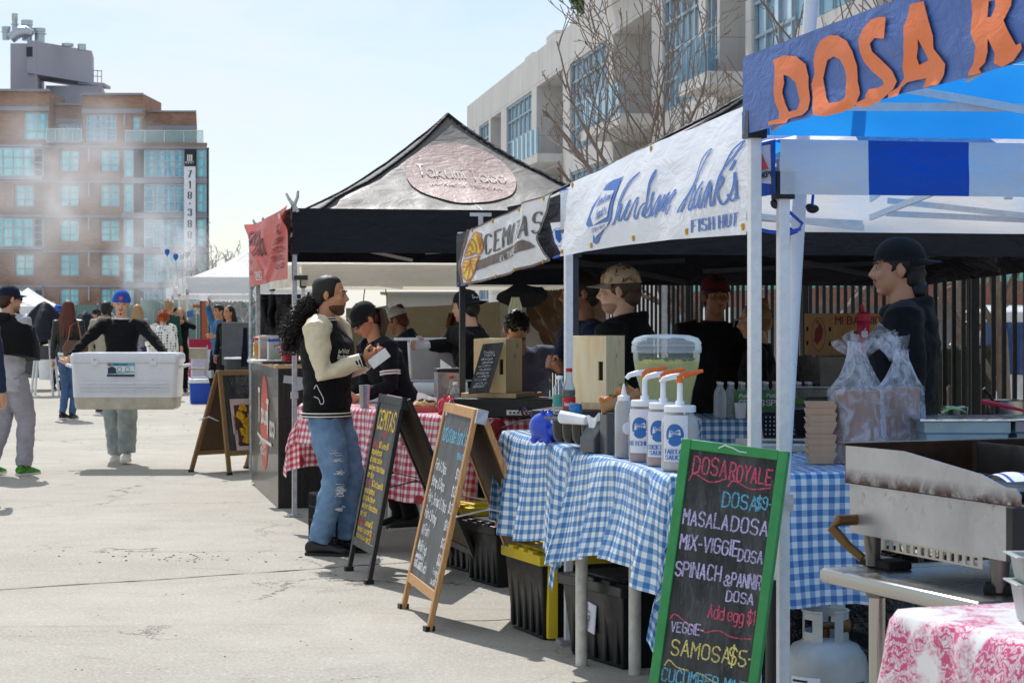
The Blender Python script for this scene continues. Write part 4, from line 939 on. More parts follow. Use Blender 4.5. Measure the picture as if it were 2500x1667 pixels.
for px, py, Y, lab in ((718, 495, 16.1, 'metal spring clamp standing on the near corner of the peaked canopy'), (634, 556, 18.9, 'metal spring clamp on the far corner above the red banner')):
 b=MB(); c=A(px, py, Y); b.tube([c + V((.03, 0, -.07)), c + V((.0, 0, -.02)), c + V((.025, 0, .04)), c + V((.03, 0, .09))], [.014, .016, .012, .009], 8); b.tube([c + V((.0, 0, -.07)), c + V((-.005, 0, -.02)), c + V((-.04, 0, .03)), c + V((-.06, 0, .07))], [.014, .016, .012, .009], 8)
 tag(b.build('spring_clamp', METG), lab, 'clamp')
b=MB(); c=A(735, 678, 16.05); b.box(c, (.1, .04, .035), .0); tag(b.build('leg_clamp', BLKP), 'black clamp jutting from the alloy leg of the peaked canopy', 'clamp')
tp=thing('truss_pole', V((A(616, 765, 20.5).x, 20.5, 0)), 'thin alloy truss pole wound with green wire beside the black counter', 'pole')
q0=V((A(612, 765, 20.5).x, 20.5, 0)); q1=q0 + V((.075, .03, 0))
b=MB(); b.tube([q0, q0 + Z * 2.28], .018, 10); b.ell(q0 + Z * 2.29, .024, n=8); b.build('pole', METG, tp)
b=MB(); b.tube([q1, q1 + Z * 1.85], .014, 8); b.build('pole', METG, tp)
b=MB(); pts=[(q0 if i % 2 else q1) + Z * (.2 + i * .17) for i in range(11)]
b.tube(pts, .010, 6); b.build('lattice', METG, tp)
b=MB(); b.tube([(q0 + q1) / 2 + V((.05 * math.cos(i * .9), .05 * math.sin(i * .9), .3 + i * .022)) for i in range(70)], .004, 5); b.build('light_wire', M('green_wire', '2f7a52', .5), tp)
# ================================================================ tables and cloths
BLUG=gingham('blue_gingham', '2f6fb4', '86b2dd', .046); REDG=gingham('red_gingham', 'c42b40', 'e68a98', .05, extra=(4.2,)); REDP2=gingham('red_gingham_plain', 'c42b40', 'e88f9c', .05)
TOPW=M('table_top', 'd5d6d6', .4); PVC=M('white_pipe', 'd9d8d2', .35, var=.12, vs=18, col2='b9b5ab')
def cloth(name, label, a, e, b, Lx, Wd, zt, drop, mat, p0=0, p1=None, sides=(0, 0), fold=.055, seed=1, back=.0, dropf=None, freq=9, cat='tablecloth', res=.028):
 """a: front corner, e along the front edge, b towards the back (unit vectors); overhang at the front and the ends"""
 p1=Lx if p1 is None else p1
 xa, xb=p0 - sides[0], p1 + sides[1]; ya, yb=-drop, Wd - back
 nu, nv=max(8, int((xb - xa) / res)), max(8, int((yb - ya) / res))
 def fn(u, v):
  p=xa + (xb - xa) * u; f=dropf(u) if dropf else 1
  q=ya * f + (yb - ya * f) * v
  dp=(p - Lx) if p > Lx else (p if p < 0 else 0); dq=-q if q < 0 else 0
  h=math.hypot(dp, dq); ed=a + e * min(max(p, 0), Lx) + b * max(q, 0)
  if h < 1e-6: return ed + Z * (zt + .004 + .003 * noise.noise(V((p * 9, q * 9, seed))))
  dr=(e * dp - b * dq) / h; al=p if dq > abs(dp) else q
  w_=(noise.noise(V((al * freq, h * 1.1, seed * 5.1))) + .45 * math.sin(al * freq * 1.6 + seed)) * fold * min(1.6, h / .3) + fold * .9 * h / .4 + .015 * noise.noise(V((al * 20, h * 3, seed)))
  rr=.014
  return ed + dr * (rr * min(1, h / .03) + max(-.012, w_)) + Z * (zt + .004 - max(0, h - .012) * .985 - .006 * min(1, h / .02))
 m=MB(); m.open=True; m.grid(fn, nu, nv, uvf=lambda u, v: (xa + (xb - xa) * u, ya + (yb - ya) * v))
 return tag(m.build(name, mat, None, angle=180), label, cat)
def ftable(name, label, a, e, b, Lx, Wd, zt, legs=((.12, .1), (.88, .1), (.88, .9), (.12, .9)), sleeve=True):
 t=thing(name, a + e * Lx / 2 + b * Wd / 2, label, 'table')
 m=MB(); m.rbox(a + e * Lx / 2 + b * Wd / 2 + Z * (zt - .02), e * Lx / 2, b * Wd / 2, Z * .018); m.build('table_top', TOPW, t, bev=.006)
 for fx, fy in legs:
  p=a + e * Lx * fx + b * Wd * fy; m=MB()
  m.tube([p + Z * .42, p + Z * .62 , p + e * (.25 if fx < .5 else -.25) * .7 + Z * (zt - .06)], .016, 10); m.cyl(p + Z * .36, p + Z * .5, .014); lg=m.build('leg', METB, t)
  m=MB(); m.cyl(p, p + Z * .5, .027, n=18); m.build('leg_sleeve', PVC, lg)
 return t
eD, eN=-D, N            # along the front, towards the camera
fA=rn(2.2, 10.5); ftable('folding_table', 'raised folding table under the first blue gingham cloth', fA, eD, eN, 1.5, .76, .945, ((.12, .12), (.96, .06), (.92, .9), (.12, .9)))
cloth('gingham_cloth', 'blue and white gingham cloth whose corner hangs lowest, under the black cup organiser', fA, eD, eN, 1.5, .76, .948, .54, BLUG, -.06, 1.5, (.0, .22), .05, 3, dropf=lambda u: .84 + .09 * math.sin(u * 5) + .95 * max(0, u - .62))
fB=rn(2.2, 8.93); ftable('folding_table', 'raised folding table under the blue gingham cloth with sauce jars', fB, eD, eN, 1.42, .76, .94, ((.1, .28), (.93, .12), (.93, .9), (.1, .9)))
cloth('gingham_cloth', 'blue and white gingham cloth under the sauce jars, partly behind the green menu board', fB, eD, eN, 1.42, .76, .945, .52, BLUG, 0, 1.42, (.12, .5), .05, 8, dropf=lambda u: .86 + .12 * math.sin(u * 6 + 2))
cA_=V((-1.5, 15.1, 0)); cB_=V((-.2, 12.85, 0)); eC=(cB_ - cA_).normalized(); bC=V((-eC.y, eC.x, 0)); LC=(cB_ - cA_).length
ftable('folding_table', 'long folding table of the sandwich stall under red gingham', cA_, eC, bC, LC, .76,  .895, ((.25, .85), (.62, .85), (.9, .1), (.93, .9)))
cloth('gingham_cloth', 'red gingham cloth printed with apples hanging beside the black counter', cA_, eC, bC, LC, .76, .9, .28, REDG, -.05, .55, (.42, .0), .06, 5)
cloth('gingham_cloth', 'long red gingham cloth printed with peppers behind the sandwich chalkboards', cA_, eC, bC, LC, .76, .903, .58, REDG, .55, LC, (.0, .3), .04, 6, freq=14)
wA=V((1.06, 11.9, 0)); X1, Y1=V((1, 0, 0)), V((0, 1, 0))
ftable('folding_table', 'table under blue gingham holding the water bottle packs', wA, X1, Y1, .95, .7, .94, sleeve=True)
cloth('gingham_cloth', 'darker shaded blue gingham cloth under the water bottle packs', wA, X1, Y1, .95, .7, .945, .55, BLUG, 0, .95, (.2, .2), .04, 4)
bA=V((.98, 8.0, 0)); eB=V((1, .06, 0)).normalized(); bB=V((-.06, 1, 0)).normalized()
ftable('folding_table', 'table under blue gingham holding paper trays and bagged cups', bA, eB, bB, 1.7, .95, .94)
cloth('gingham_cloth', 'blue gingham cloth under the paper tray stack behind the griddle', bA, eB, bB, 1.7, .95, .945, .29, BLUG, 0, 1.7, (.25, .0), .02, 9, freq=6)
# ================================================================ chalkboards
WOODL=M('oak_frame', 'b98a58', .55, var=.3, vs=9, stretch=(12, 12, 1.2)); WOODD=M('weathered_frame', '8d6b45', .65, var=.3, vs=9, stretch=(12, 12, 1.2)); BLKW=M('black_frame', '1e1d1d', .5, var=.3, vs=20)
def board_mat(name, h, rough=.55):
 m=bpy.data.materials.new(name); t=NT(m); o=t.n('TexCoord').outputs['Object']
 f=t.noise(t.n('Mapping', {'Vector': o, 'Scale': (3, 3, .8)}).outputs[0], 3, 5, .65, .6)
 g=t.noise(t.n('Mapping', {'Vector': o, 'Scale': (9, 9, 2), 'Rotation': (.2, .6, .3)}).outputs[0], 4, 6, .75, 1.5); col=t.mix(t.rng(f, .40, .75, 0, .5), lin(h), lin('6e6f70')); col=t.mix(t.rng(g, .52, .72, 0, .32), col, lin('8a8b90')); finish(t, col, rough); MC[name]=m; return m
CHB=board_mat('chalkboard', '242526'); CHG=board_mat('chalkboard_grey', '3c3e3e')
BACKB=M('hardboard', '5e4a36', .8)
def chalk_mat(name, h):
 if name in MC: return MC[name]
 m=bpy.data.materials.new(name); t=NT(m); o=t.n('TexCoord').outputs['Object']
 g=t.math('MULTIPLY', t.rng(t.noise(o, 230, 2, .7), .38, .54, .3, 1), t.rng(t.noise(o, 22, 3), .3, .55, .6, 1))
 finish(t, lin(h), .95, alpha=g); MC[name]=m; return m
CK={k: chalk_mat('chalk_' + k, v) for k, v in dict(white='e8e8ee', pink='e0607c', cyan='6fbfe0', lilac='cfc6f0', yellow='ece08a', red='cf3a34', gold='f0c83c', dim='7c8288').items()}
def plane_of(bl, br, tl):
 u=(br - bl).normalized(); w_=(tl - bl); v=(w_ - u * w_.dot(u)).normalized(); return u, v, u.cross(v).normalized()
def panel(t, bl, br, tl, fmat, bmat, gap, fr=.045, th=.025, leg=0.0):
 """framed board standing on two legs; bl/br feet, tl top corner. Returns the lettering surface."""
 u, v, n=plane_of(bl, br, tl); W_, H_=(br - bl).length, (tl - bl).dot(v)
 m=MB()
 for x in (fr / 2, W_ - fr / 2): m.rbox(bl + u * x + v * H_ / 2, u * fr / 2, v * H_ / 2, n * th / 2)
 for y in (gap + fr * .6, H_ - fr * .55): m.rbox(bl + u * W_ / 2 + v * y, u * (W_ / 2 - fr), v * fr * .55, n * (th / 2 - .001))
 f=m.build('frame', fmat, t, bev=.003)
 m=MB(); m.rbox(bl + u * W_ / 2 + v * (gap + (H_ - gap) / 2), u * (W_ / 2 - fr + .004), v * ((H_ - gap) / 2 - .02), n * .004); s=m.build('board', bmat, t)
 return flat(bl + v * 0 + n * .0045, u, v), W_, H_, s, (u, v, n)
def aframe(name, label, fl, fr_, tl, back_shift, fmat, bmat, gap=.12, metal=METG):
 tr=tl + (fr_ - fl); t=thing(name, (fl + fr_) / 2 + V((back_shift.x / 2, back_shift.y / 2, 0)), label, 'signboard', 'chalkboards along the stalls')
 fm, W_, H_, s, (u, v, n)=panel(t, fl, fr_, tl, fmat, bmat, gap)
 bl2, br2=fl + back_shift, fr_ + back_shift; tl2=tl - n * .02;
 panel(t, br2, bl2, tr - n * .02, fmat, BACKB, gap)
 for p in (tl + u * .02, tr - u * .02): m=MB(); m.rbox(p - n * .015 - v * .03, u * .016, v * .035, n * .026); m.build('hinge', metal, t)
 for a, b2, c in ((fr_, br2, tr), (fl, bl2, tl)):
  m=MB(); p, q=a.lerp(c, .52), b2.lerp(c, .52); mid=(p + q) / 2 + Z * .035
  m.bar(p, mid, .006, .02, u); m.bar(mid, q, .006, .02, u); m.cyl(mid - u * .008, mid + u * .008, .008, n=8); m.build('folding_brace', metal, t)
 for p, d_ in ((fl, u), (fr_, -u), (bl2, u), (br2, -u)):
  mm=MB(); mm.box(p + d_ * .02 + Z * .012, (.05, .04, .026), .4); mm.build('rubber_foot', BLKP, t)
 return t, fm, W_, H_, s
fl, fr_=G(983, 1483), G(1049, 1541); tl=A(1098, 984, 11.12)
tB, fm, W_, H_, s=aframe('chalkboard_sign', 'oak framed chalkboard with white seafood menu, standing before the blue gingham table', fl, fr_, tl, V((.66, .1, 0)), WOODL, CHG, .14)
x0, x1=.075, W_ - .06
pn=Pen(fm, .001); pn.text('handsome hank\'s', x0 + .02, H_ - .19, .085, .009, width=(x1 - x0) * .95, slant=.3, jit=.3, step=.02).text('FISH HUT', x1, H_ - .26, .028, .006, 'r', width=.16); pn.build('title_chalk_lettering', CK['cyan'], s)
pn=Pen(fm, .001)
for i, (a, c) in enumerate((('Fish & Chips', '$11'), ('Shrimp & Chips', '$12'), ('Fish, Shrimp & Chips', '$13'), ('Fish & Shrimp', '$14'), ('All Fish', '$12'), ('All Shrimp', '$10'), ('Fish Sandwich', '$9'))):
 y=H_ - .345 - i * .085; w_=min(.044 * len(a) * .62, (x1 - x0) * .75); pn.text(a, x0 + .02, y, .052, .0075, width=w_, jit=.4, seed=i + 3, step=.02, slope=-.03).text(c, x1 - .005, y - .01, .045, .008, 'r', width=.05 * len(c) * .6, jit=.3, seed=i)
for i, (a, c) in enumerate((('Drinks', 'Sides'), ('Lemonade Mex Coke 3', 'Fries 5'), ('Bottled Water 2', 'Cole Slaw 3'))): pn.text(a, x0 + .02, .335 - i * .05, .026, .0045, width=.24 if i else .12, jit=.3, seed=i).text(c, x1, .31 - i * .05, .026, .0045, 'r', width=.16 if i else .1, jit=.3, seed=i + 7)
pn.build('menu_chalk_lettering', CK['white'], s)
pn=Pen(fm, .001); pn.line([(x0 + .02, .325), (x0 + .15, .323)], .005).line([(x1 - .11, .3), (x1, .298)], .005); pn.build('underline_chalk_lettering', CK['cyan'], s)
fl, fr_=G(850, 1392), G(902, 1426); tl=A(932, 962, 12.8)
tB, fm, W_, H_, s=aframe('chalkboard_sign', 'black framed chalkboard with yellow sandwich menu beside the man in the varsity jacket', fl, fr_, tl, V((.66, .12, 0)), BLKW, CHB, .16, BLKP)
x0, x1=.07, W_ - .06
pn=Pen(fm, .001); pn.text('CEMITAS', (x0 + x1) / 2, H_ - .2, .105, .015, 'c', width=(x1 - x0) * .92, jit=.1)
ys=('$10 Lovers $9', 'angus barbacoa', 'chipotle chicken', 'southern fried chicken', 'carnitas', '$5 2 and 3 assort $9', 'angus barbacoa', 'chipotle chicken', 'southern fried chicken', 'carnitas', 'Lemonade $3', 'mexican coca cola $3', 'diet coke & water $2', 'all items')
for i, a in enumerate(ys):
 ind=.17 if i in (0, 5, 10) else .0
 pn.text(a, x0 + .02 + ind + .0 * i, H_ - .31 - i * .046, .032, .0065, width=min((x1 - x0) * .9 - ind, .03 * len(a) * .72), jit=.35, seed=i + 1, step=.02)
pn.build('menu_chalk_lettering', CK['gold'], s)
pn=Pen(fm, .001); pn.text('EL TIGRE', (x0 + x1) / 2, H_ - .245, .03, .006, 'c', width=.16).text('Cemita', x0 + .01, H_ - .31, .036, .006, width=.15).text('Tacos', x0 + .01, H_ - .54, .036, .006, width=.13).text('Beverages', x0 + .01, H_ - .77, .034, .006, width=.16).text('*', x0, .27, .04).line([(x1 - .2, .26), (x1, .25)], .006); pn.build('heading_chalk_lettering', CK['red'], s)
f0, f1=G(462, 1152), G(556, 1160)
u_=V((.7, .714, 0)).normalized(); fl=G(556, 1160); fr_=fl + u_ * .72; tl=A(513, 905, 20.32)
tB, fm, W_, H_, s=aframe('chalkboard_sign', 'weathered chalkboard with two fruit posters standing before the black counter', fl, fr_, tl, V((-.43, .42, 0)), WOODD, CHB, .18)
pn=Pen(fm, .001); pn.text('VAQUERO\'S', .13, H_ - .14, .06, .006, width=.5, jit=.2).text('FRUITS', .22, H_ - .24, .06, .006, width=.34, jit=.2); pn.build('title_chalk_lettering', CK['dim'], s)
PINKP=M('poster_pink', 'd2b8b4', .5)
for k, (y0, y1, x0) in enumerate(((H_ - .62, H_ - .28, .11), (.23, .56, .13))):
 m=MB(); o_=fm(0, 0); a, c, d_, e_=[fm(x, y, .006) for x, y in ((x0, y0), (W_ - .06, y0), (W_ - .06, y1), (x0 - .01, y1))]; m.prism([a, c, d_, e_], fm(0, 0, .004) - fm(0, 0, 0)); ps=m.build('poster', PINKP, s)
 pn=Pen(fm, .012); cx_=x0 + .14
 pn.fill([(cx_ - .11, y0 + .04), (cx_ + .1, y0 + .04), (cx_ + .1, y1 - .06), (cx_ - .11, y1 - .06)]); pn.build('picture_ground', M('pic_dark', '54302a', .5), ps)
 pn=Pen(fm, .014); q=random.Random(k)
 for i in range(26): a, r=q.uniform(0, 6.3), q.random() ** .5 * .085; px_, py_=cx_ + a * 0 + r * math.cos(a), (y0 + y1) / 2 + r * math.sin(a) * 1.15; pn.fill([(px_ + .022 * math.cos(t_) * (1 + .4 * math.sin(t_ * 3 + i)), py_ + .026 * math.sin(t_)) for t_ in [6.283 * j / 9 for j in range(9)]])
 pn.build('fruit_picture', M('mango', 'e2a21c', .5, var=.5, vs=40), ps)
 pn=Pen(fm, .012)
 if k == 0:
  for i, a in enumerate(('Vaquero\'s', 'MANGO ON', 'A STICK', '$4.00', 'with Lime', 'Jalapeno')): pn.text(a, x0 + .28, y1 - .06 - i * .045, .028, .005, width=.2, jit=.2)
 else:
  pn.text('Vaquero\'s', x0 + .16, y1 - .04, .03, .005, width=.2).text('"Frutas frescas" - Fresh', x0 + .02, y0 + .05, .024, .005, width=.4).text('$4.00 each', x0 + .2, y0 + .015, .024, .005, width=.2)
 pn.build('poster_lettering', M('poster_ink', '2a2420', .6), ps)
GRN=M('green_frame', '2f8a48', .5, var=.25, vs=16, col2='3f9a58')
roll=R(-5.4); yaw=R(-24)
un=V((math.cos(yaw), math.sin(yaw), 0));
uu=(un * math.cos(roll) + Z * math.sin(roll)); nn0=V((math.sin(yaw), -math.cos(yaw), 0)); vv=(Z * math.cos(roll) - un * math.sin(roll)); vv=(vv * math.cos(R(8)) - nn0 * math.sin(R(8))).normalized(); nn=uu.cross(vv).normalized()
tl=A(1668, 1070, 6.85); Wg, Hg=.355, 1.17
bl=tl - vv * Hg
tG=thing('menu_board', V((bl.x + .15, bl.y, 0)), 'green framed chalkboard with coloured dosa menu leaning at the blue canopy leg', 'signboard', 'chalkboards along the stalls')
m=MB(); fw, th=.032, .03
for x in (fw / 2, Wg - fw / 2): m.rbox(bl + uu * x + vv * Hg / 2, uu * fw / 2, vv * Hg / 2, nn * th / 2)
for y in (fw / 2, Hg - fw / 2): m.rbox(bl + uu * Wg / 2 + vv * y, uu * (Wg / 2 - fw), vv * fw / 2, nn * (th / 2 - .001))
m.build('frame', GRN, tG, bev=.003)
m=MB(); m.rbox(bl + uu * Wg / 2 + vv * Hg / 2, uu * (Wg / 2 - fw + .004), vv * (Hg / 2 - fw + .004), nn * .006); s=m.build('board', CHB, tG)
m=MB(); c=bl + uu * Wg * .5 + vv * (Hg - .012) + nn * .018; m.tube([c - uu * .05 - vv * .006, c - uu * .03 + vv * .006, c, c + uu * .02 - vv * .008, c + uu * .045 - vv * .008], .0022, 6); m.build('hanging_wire', METW, tG)
gfm=flat(bl + nn * .0065, uu, vv); sc=Wg / 252.0
def gp(px, py):   # board coordinates of a point of the photographed board, measured from its top left corner
 dx, dy=px - 1668, py - 1070; c_, s_=math.cos(R(5.4)), math.sin(R(5.4)); return ((dx * c_ + dy * s_) * sc * .97 + .012, Hg - (-dx * s_ + dy * c_) * sc)
def gtext(colr, items, nm):
 pn=Pen(gfm, .001)
 for t_, px, py, size, w_, wd in items:
  x, y=gp(px, py); pn.text(t_, x, y, size * sc, wd * sc * .85, width=w_ * sc, jit=.22, seed=len(t_) + int(py), step=.008)
 pn.build(nm, CK[colr], s)
def gwave(colr, lst, wd=3.2, nm='flourish_chalk_lettering'):
 pn=Pen(gfm, .001)
 for a in lst: pn.line(chaikin([gp(*q) for q in a], 3), wd * sc, .006)
 pn.build(nm, CK[colr], s)
gtext('pink', [('DOSA', 1688, 1146, 38, 80, 5), ('ROYALE', 1778, 1160, 36, 98, 5), ('Add egg $1', 1742, 1470, 28, 108, 4)], 'pink_chalk_lettering')
gwave('pink', [[(1680, 1164), (1690, 1145), (1712, 1158), (1735, 1170), (1772, 1158)], [(1776, 1175), (1786, 1160), (1806, 1168), (1830, 1182), (1878, 1176)], [(1650, 1478), (1660, 1462), (1690, 1485), (1738, 1503)], [(1740, 1503), (1770, 1495), (1800, 1512), (1848, 1512)]])
gtext('cyan', [('DOSA', 1764, 1220, 32, 80, 4.5), ('$9-', 1846, 1222, 26, 34, 4), ('CUCUMBER-MINT', 1636, 1615, 28, 200, 4.2), ('LEMONADE', 1670, 1664, 28, 150, 4.2)], 'blue_chalk_lettering')
gtext('lilac', [('MASALA', 1670, 1263, 32, 106, 5), ('DOSA', 1788, 1275, 32, 84, 5), ('MIX-VIGGIE', 1666, 1318, 32, 138, 5), ('DOSA', 1808, 1340, 26, 56, 4.5), ('SPINACH', 1658, 1378, 32, 106, 5), ('&', 1776, 1396, 26, 14, 4.5), ('PANNIR', 1794, 1396, 30, 68, 4.5), ('DOSA', 1784, 1430, 24, 62, 4.5), ('VEGGIE-', 1654, 1504, 22, 76, 4)], 'lilac_chalk_lettering')
gtext('yellow', [('SAMOSA', 1656, 1556, 34, 138, 4.6), ('$5-', 1796, 1570, 36, 54, 5)], 'yellow_chalk_lettering')
gwave('yellow', [[(1642, 1582), (1652, 1565), (1670, 1585), (1700, 1590)], [(1714, 1602), (1724, 1590), (1755, 1608), (1790, 1620), (1836, 1620)]], nm='yellow_flourish_lettering')
# ================================================================ black counter with the red oval logo
k0, k1=G(679, 1241), G(614.5, 1181)
kd=(k1 - k0).normalized(); kn=V((kd.y, -kd.x, 0)); HC=1.105; Lk=(k1 - k0).length
cnt=thing('bar_counter', (k0 + k1) / 2 + kn * .38, 'black painted plywood counter with red oval logo and white lettering', 'counter')
CNT=M('black_ply', '232120', .32, var=.4, vs=6, stretch=(14, 14, .7), coat=.2)
m=MB(); m.prism([k0, k0 + kn * .8, k1 + kn * .8, k1], (0, 0, HC)); m.build('body', CNT, cnt, bev=.004)
m=MB(); m.prism([k0 - kd * .02 - kn * .02 + Z * HC, k0 - kd * .02 + kn * .84 + Z * HC, k1 + kd * .03 + kn * .84 + Z * HC, k1 + kd * .03 - kn * .02 + Z * HC], (0, 0, .028)); m.build('counter_top', M('ply_edge', 'b89a72', .6, var=.2), cnt)
kf=flat(k1 - kn * .002, -kd, Z)
pn=Pen(kf, .001); pn.fill(circ(Lk * .53, .62, .36, .40, 30)); pn.build('logo_oval', M('logo_red', 'c8452f', .5), cnt)
pn=Pen(kf, .004); pn.text('T', Lk * .3, .62, .26, .06, contrast=.3).text('akumi', Lk * .42, .62, .15, .035, width=.62).text('T', Lk * .62, .55, .26, .06, contrast=.3).text('aco', Lk * .74, .55, .15, .035, width=.4)
pn.line([(Lk * .28, .5), (Lk * .45, .47), (Lk * .8, .47)], .03, .02).text('JAPANESE', Lk * .36, .42, .05, .014, width=.6).text('MEXICAN', Lk * .4, .35, .05, .014, width=.5); pn.build('lettering', M('logo_white', 'd8d4cc', .6), cnt)
m=MB(); m.open=True; q=k0 - kd * .003; tape=flat(q, kn, Z)
pn=Pen(tape, .002)
for a in ((.06, 1.02, .16, .06, -.2), (.2, 1.0, .18, .07, .05), (.16, .96, .12, .06, .3)): pn.line([(a[0], a[1]), (a[0] + a[2], a[1] + a[4] * .1)], a[3])
pn.build('tape', M('grey_tape', 'b4b6bc', .4), cnt)
def clear(name, h, a=.25, rough=.08): return glass(name, h, rough, a)
CLR=clear('clear_plastic', 'e6ecf0', .18); CLRB=clear('cloudy_plastic', 'dfe3e6', .42, .25)
def on(px, py, Y): return A(px, py, Y)
def tub(name, label, c, w_, h, fillc, fl, lidc, cat='tub', round_=False):
 t=thing(name, c, label, cat, 'drink tubs on the black counter'); m=MB()
 if round_: m.lathe([(w_ * .46, .0), (w_ * .5, h)], c, 20)
 else: m.box(c + Z * h / 2, (w_, w_, h), .2)
 m.build('body', CLRB, t, bev=.006); m=MB()
 if round_: m.lathe([(w_ * .45, .004), (w_ * .45 + .02 * fl, h * fl)], c, 20)
 else: m.box(c + Z * (h * fl / 2 + .004), (w_ * .96, w_ * .96, h * fl), .2)
 m.build('juice', M('juice_' + fillc, fillc, .3, trans=.3), t); m=MB()
 if round_: m.lathe([(w_ * .53, h), (w_ * .53, h + .02), (w_ * .4, h + .03)], c, 20)
 else: m.box(c + Z * (h + .012), (w_ * 1.06, w_ * 1.06, .024), .2)
 m.build('lid', M('lid_' + lidc, lidc, .4), t, bev=.004); return t
zc=HC + .03
def onc(px, Y, z=zc): return V(((px - CX) * Y / F, Y, z))
tub('juice_tub', 'round tub of orange juice with red lid on the black counter', onc(641, 18.9), .15, .17, 'e0a012', .78, 'c8262a', round_=True)
tub('juice_tub', 'clear tub of red salsa with pale lid between orange and green tubs', onc(655, 18.5), .16, .19, 'c9444a', .5, 'e4e0d4')
tub('juice_tub', 'square tub of green juice with blue lid on the black counter', onc(677, 18.0), .16, .17, 'b4cf4a', .48, '2458b8')
t=thing('ice_bucket', onc(708, 17.35), 'red metal bucket filled with bagged ice on the counter', 'bucket'); c=onc(708, 17.35)
m=MB(); m.lathe([(.06, 0), (.075, .10), (.078, .102), (.088, .17), (.09, .172), (.083, .172), (.07, .02)], c, 28, sx=1.0); m.build('bucket_body', M('bucket_red', 'b01836', .25, coat=.4), t)
m=MB(); m.ell(c + Z * .18, (.085, .085, .05), n=20, m=12); m.jitter(.03, 30, 3); m.build('ice', M('ice_bag', 'dfe8f4', .15, trans=.3), t)
m=MB(); m.tube([c + V((.088 * math.cos(a), -.02 - .07 * math.sin(a), .14 - .05 * math.sin(a))) for a in [math.pi * i / 12 for i in range(13)]], .003, 6); m.build('bail_handle', METG, t)
m=MB(); m.box(onc(672, 17.7) + Z * .01, (.42, .3, .02), .25); m.jitter(.01, 6, 2); tag(m.build('paper_sheaf', M('paper_white', 'e4e6ea', .7)), 'loose white paper sheets under the drink tubs', 'paper')
m=MB(); m.box(onc(690, 17.1) + Z * .012, (.34, .12, .02), .2); m.jitter(.014, 8, 4); tag(m.build('plastic_wrap', M('bag_black', '1c1d20', .25)), 'crumpled black plastic under the red ice bucket', 'bag')
# ================================================================ goods on the fish stall tables
KR=M('kraft', 'b98f62', .75, var=.15)
PINE=M('pine', 'dcc29a', .55, var=.1, vs=3, col2='c9a878', stretch=(16, 16, 1.4))
def pine_mat():
 m=bpy.data.materials.new('pine_board'); t=NT(m); o=t.n('TexCoord').outputs['Object']
 w_=t.n('TexWave', {'Vector': t.n('Mapping', {'Vector': o, 'Scale': (1, 1, .12)}).outputs[0], 'Scale': 14, 'Distortion': 6, 'Detail': 3, 'Detail Scale': 1.2}, wave_type='RINGS').outputs['Fac']
 v=t.n('TexVoronoi', {'Vector': t.n('Mapping', {'Vector': o, 'Scale': (1, 1, .7)}).outputs[0], 'Scale': 5.5}).outputs['Distance']
 col=t.mix(w_, lin('f6e0b6'), lin('ecca94')); col=t.mix(t.rng(v, .05, .1, .75, 0), col, lin('7c5030')); finish(t, col, .5); return m
PINEB=pine_mat()
def crate(label, c, yaw, w_, d, h):
 """tall pine box: front face with slot handle"""
 t=thing('wooden_crate', c, label, 'crate', 'pine crates on the stall tables'); t.rotation_euler.z=yaw
 def fm(sd):
  def f(u, z, dd=0):
   if sd == 0: return V((u, -d / 2 + dd, z))
   if sd == 1: return V((-w_ / 2 + dd, -u, z))
   if sd == 2: return V((w_ / 2 - dd, u, z))
   return V((-u, d / 2 - dd, z))
  return f
 m=MB(); m.open=True; hol=[(w_ * .26, w_ * .36, h * .36, h * .64, .018)]
 facade(m, fm(0), -w_ / 2, w_ / 2, 0, h, [(w_ * .3, w_ * .3 + .024, h * .34, h * .62, .016)], .016)
 m.build('handle_panel', PINEB, t, local=True, angle=0)
 m=MB(); m.open=True
 for sd, ww in ((1, d), (2, d), (3, w_)): facade(m, fm(sd), -ww / 2, ww / 2, 0, h, [], .01)
 m.build('side_panel', PINEB, t, local=True, angle=0)
 m=MB(); m.poly([V((x, y, h)) for x, y in ((-w_ / 2, -d / 2), (w_ / 2, -d / 2), (w_ / 2, d / 2), (-w_ / 2, d / 2))]); m.open=True; m.build('top_panel', PINEB, t, local=True, angle=0)
 m=MB(); m.box((0, 0, h * .55), (w_ - .04, d - .04, h * .8)); m.build('inner_shade', M('crate_inside', '3a2d20', .9), t, local=True)
 m=MB(); m.box((-w_ / 2 - .0005, 0, h * .48), (.002, d * .99, .003)); m.build('board_joint', M('joint_dark', '8a6a48', .9), t, local=True)
 return t
cr1=V((A(1216, 765, 13.15).x, 13.15, 1.055)); crate('pine crate with slot handle behind the tiny leaning chalkboard', cr1, R(-20), .21, .29, .33)
cr2=V((A(1455, 765, 10.3).x, 10.3, 1.112)); crate('pine crate with slot handle beside the lemonade dispenser', cr2, R(-22), .20, .27, .32)
def plank(label, c, sx, sy, sz, yaw, m_=PINE, nm='wooden_board'):
 m=MB(); m.box(c + Z * sz / 2, (sx, sy, sz), yaw); return tag(m.build(nm, m_, None, bev=.002, origin=c), label, 'board')
plank('pine board under the crate with the tiny chalkboard', cr1 + V((0, 0, -.03)), .36, .34, .028, R(-20)); plank('pine board under the crate beside the lemonade dispenser', cr2 + V((.02, 0, -.03)), .36, .36, .028, R(-22))
def blackbox(label, c, sx, sy, sz, yaw):
 t=thing('cash_box', c, label, 'box', 'black boxes under the crates'); m=MB(); m.box(c + Z * sz / 2, (sx, sy, sz), yaw); m.build('body', M('box_black', '222326', .45, var=.2), t, bev=.006); m=MB(); m.box(c + Z * (sz * .75), (sx + .006, sy + .006, .004), yaw); m.build('lid_seam', BLKP, t); return t
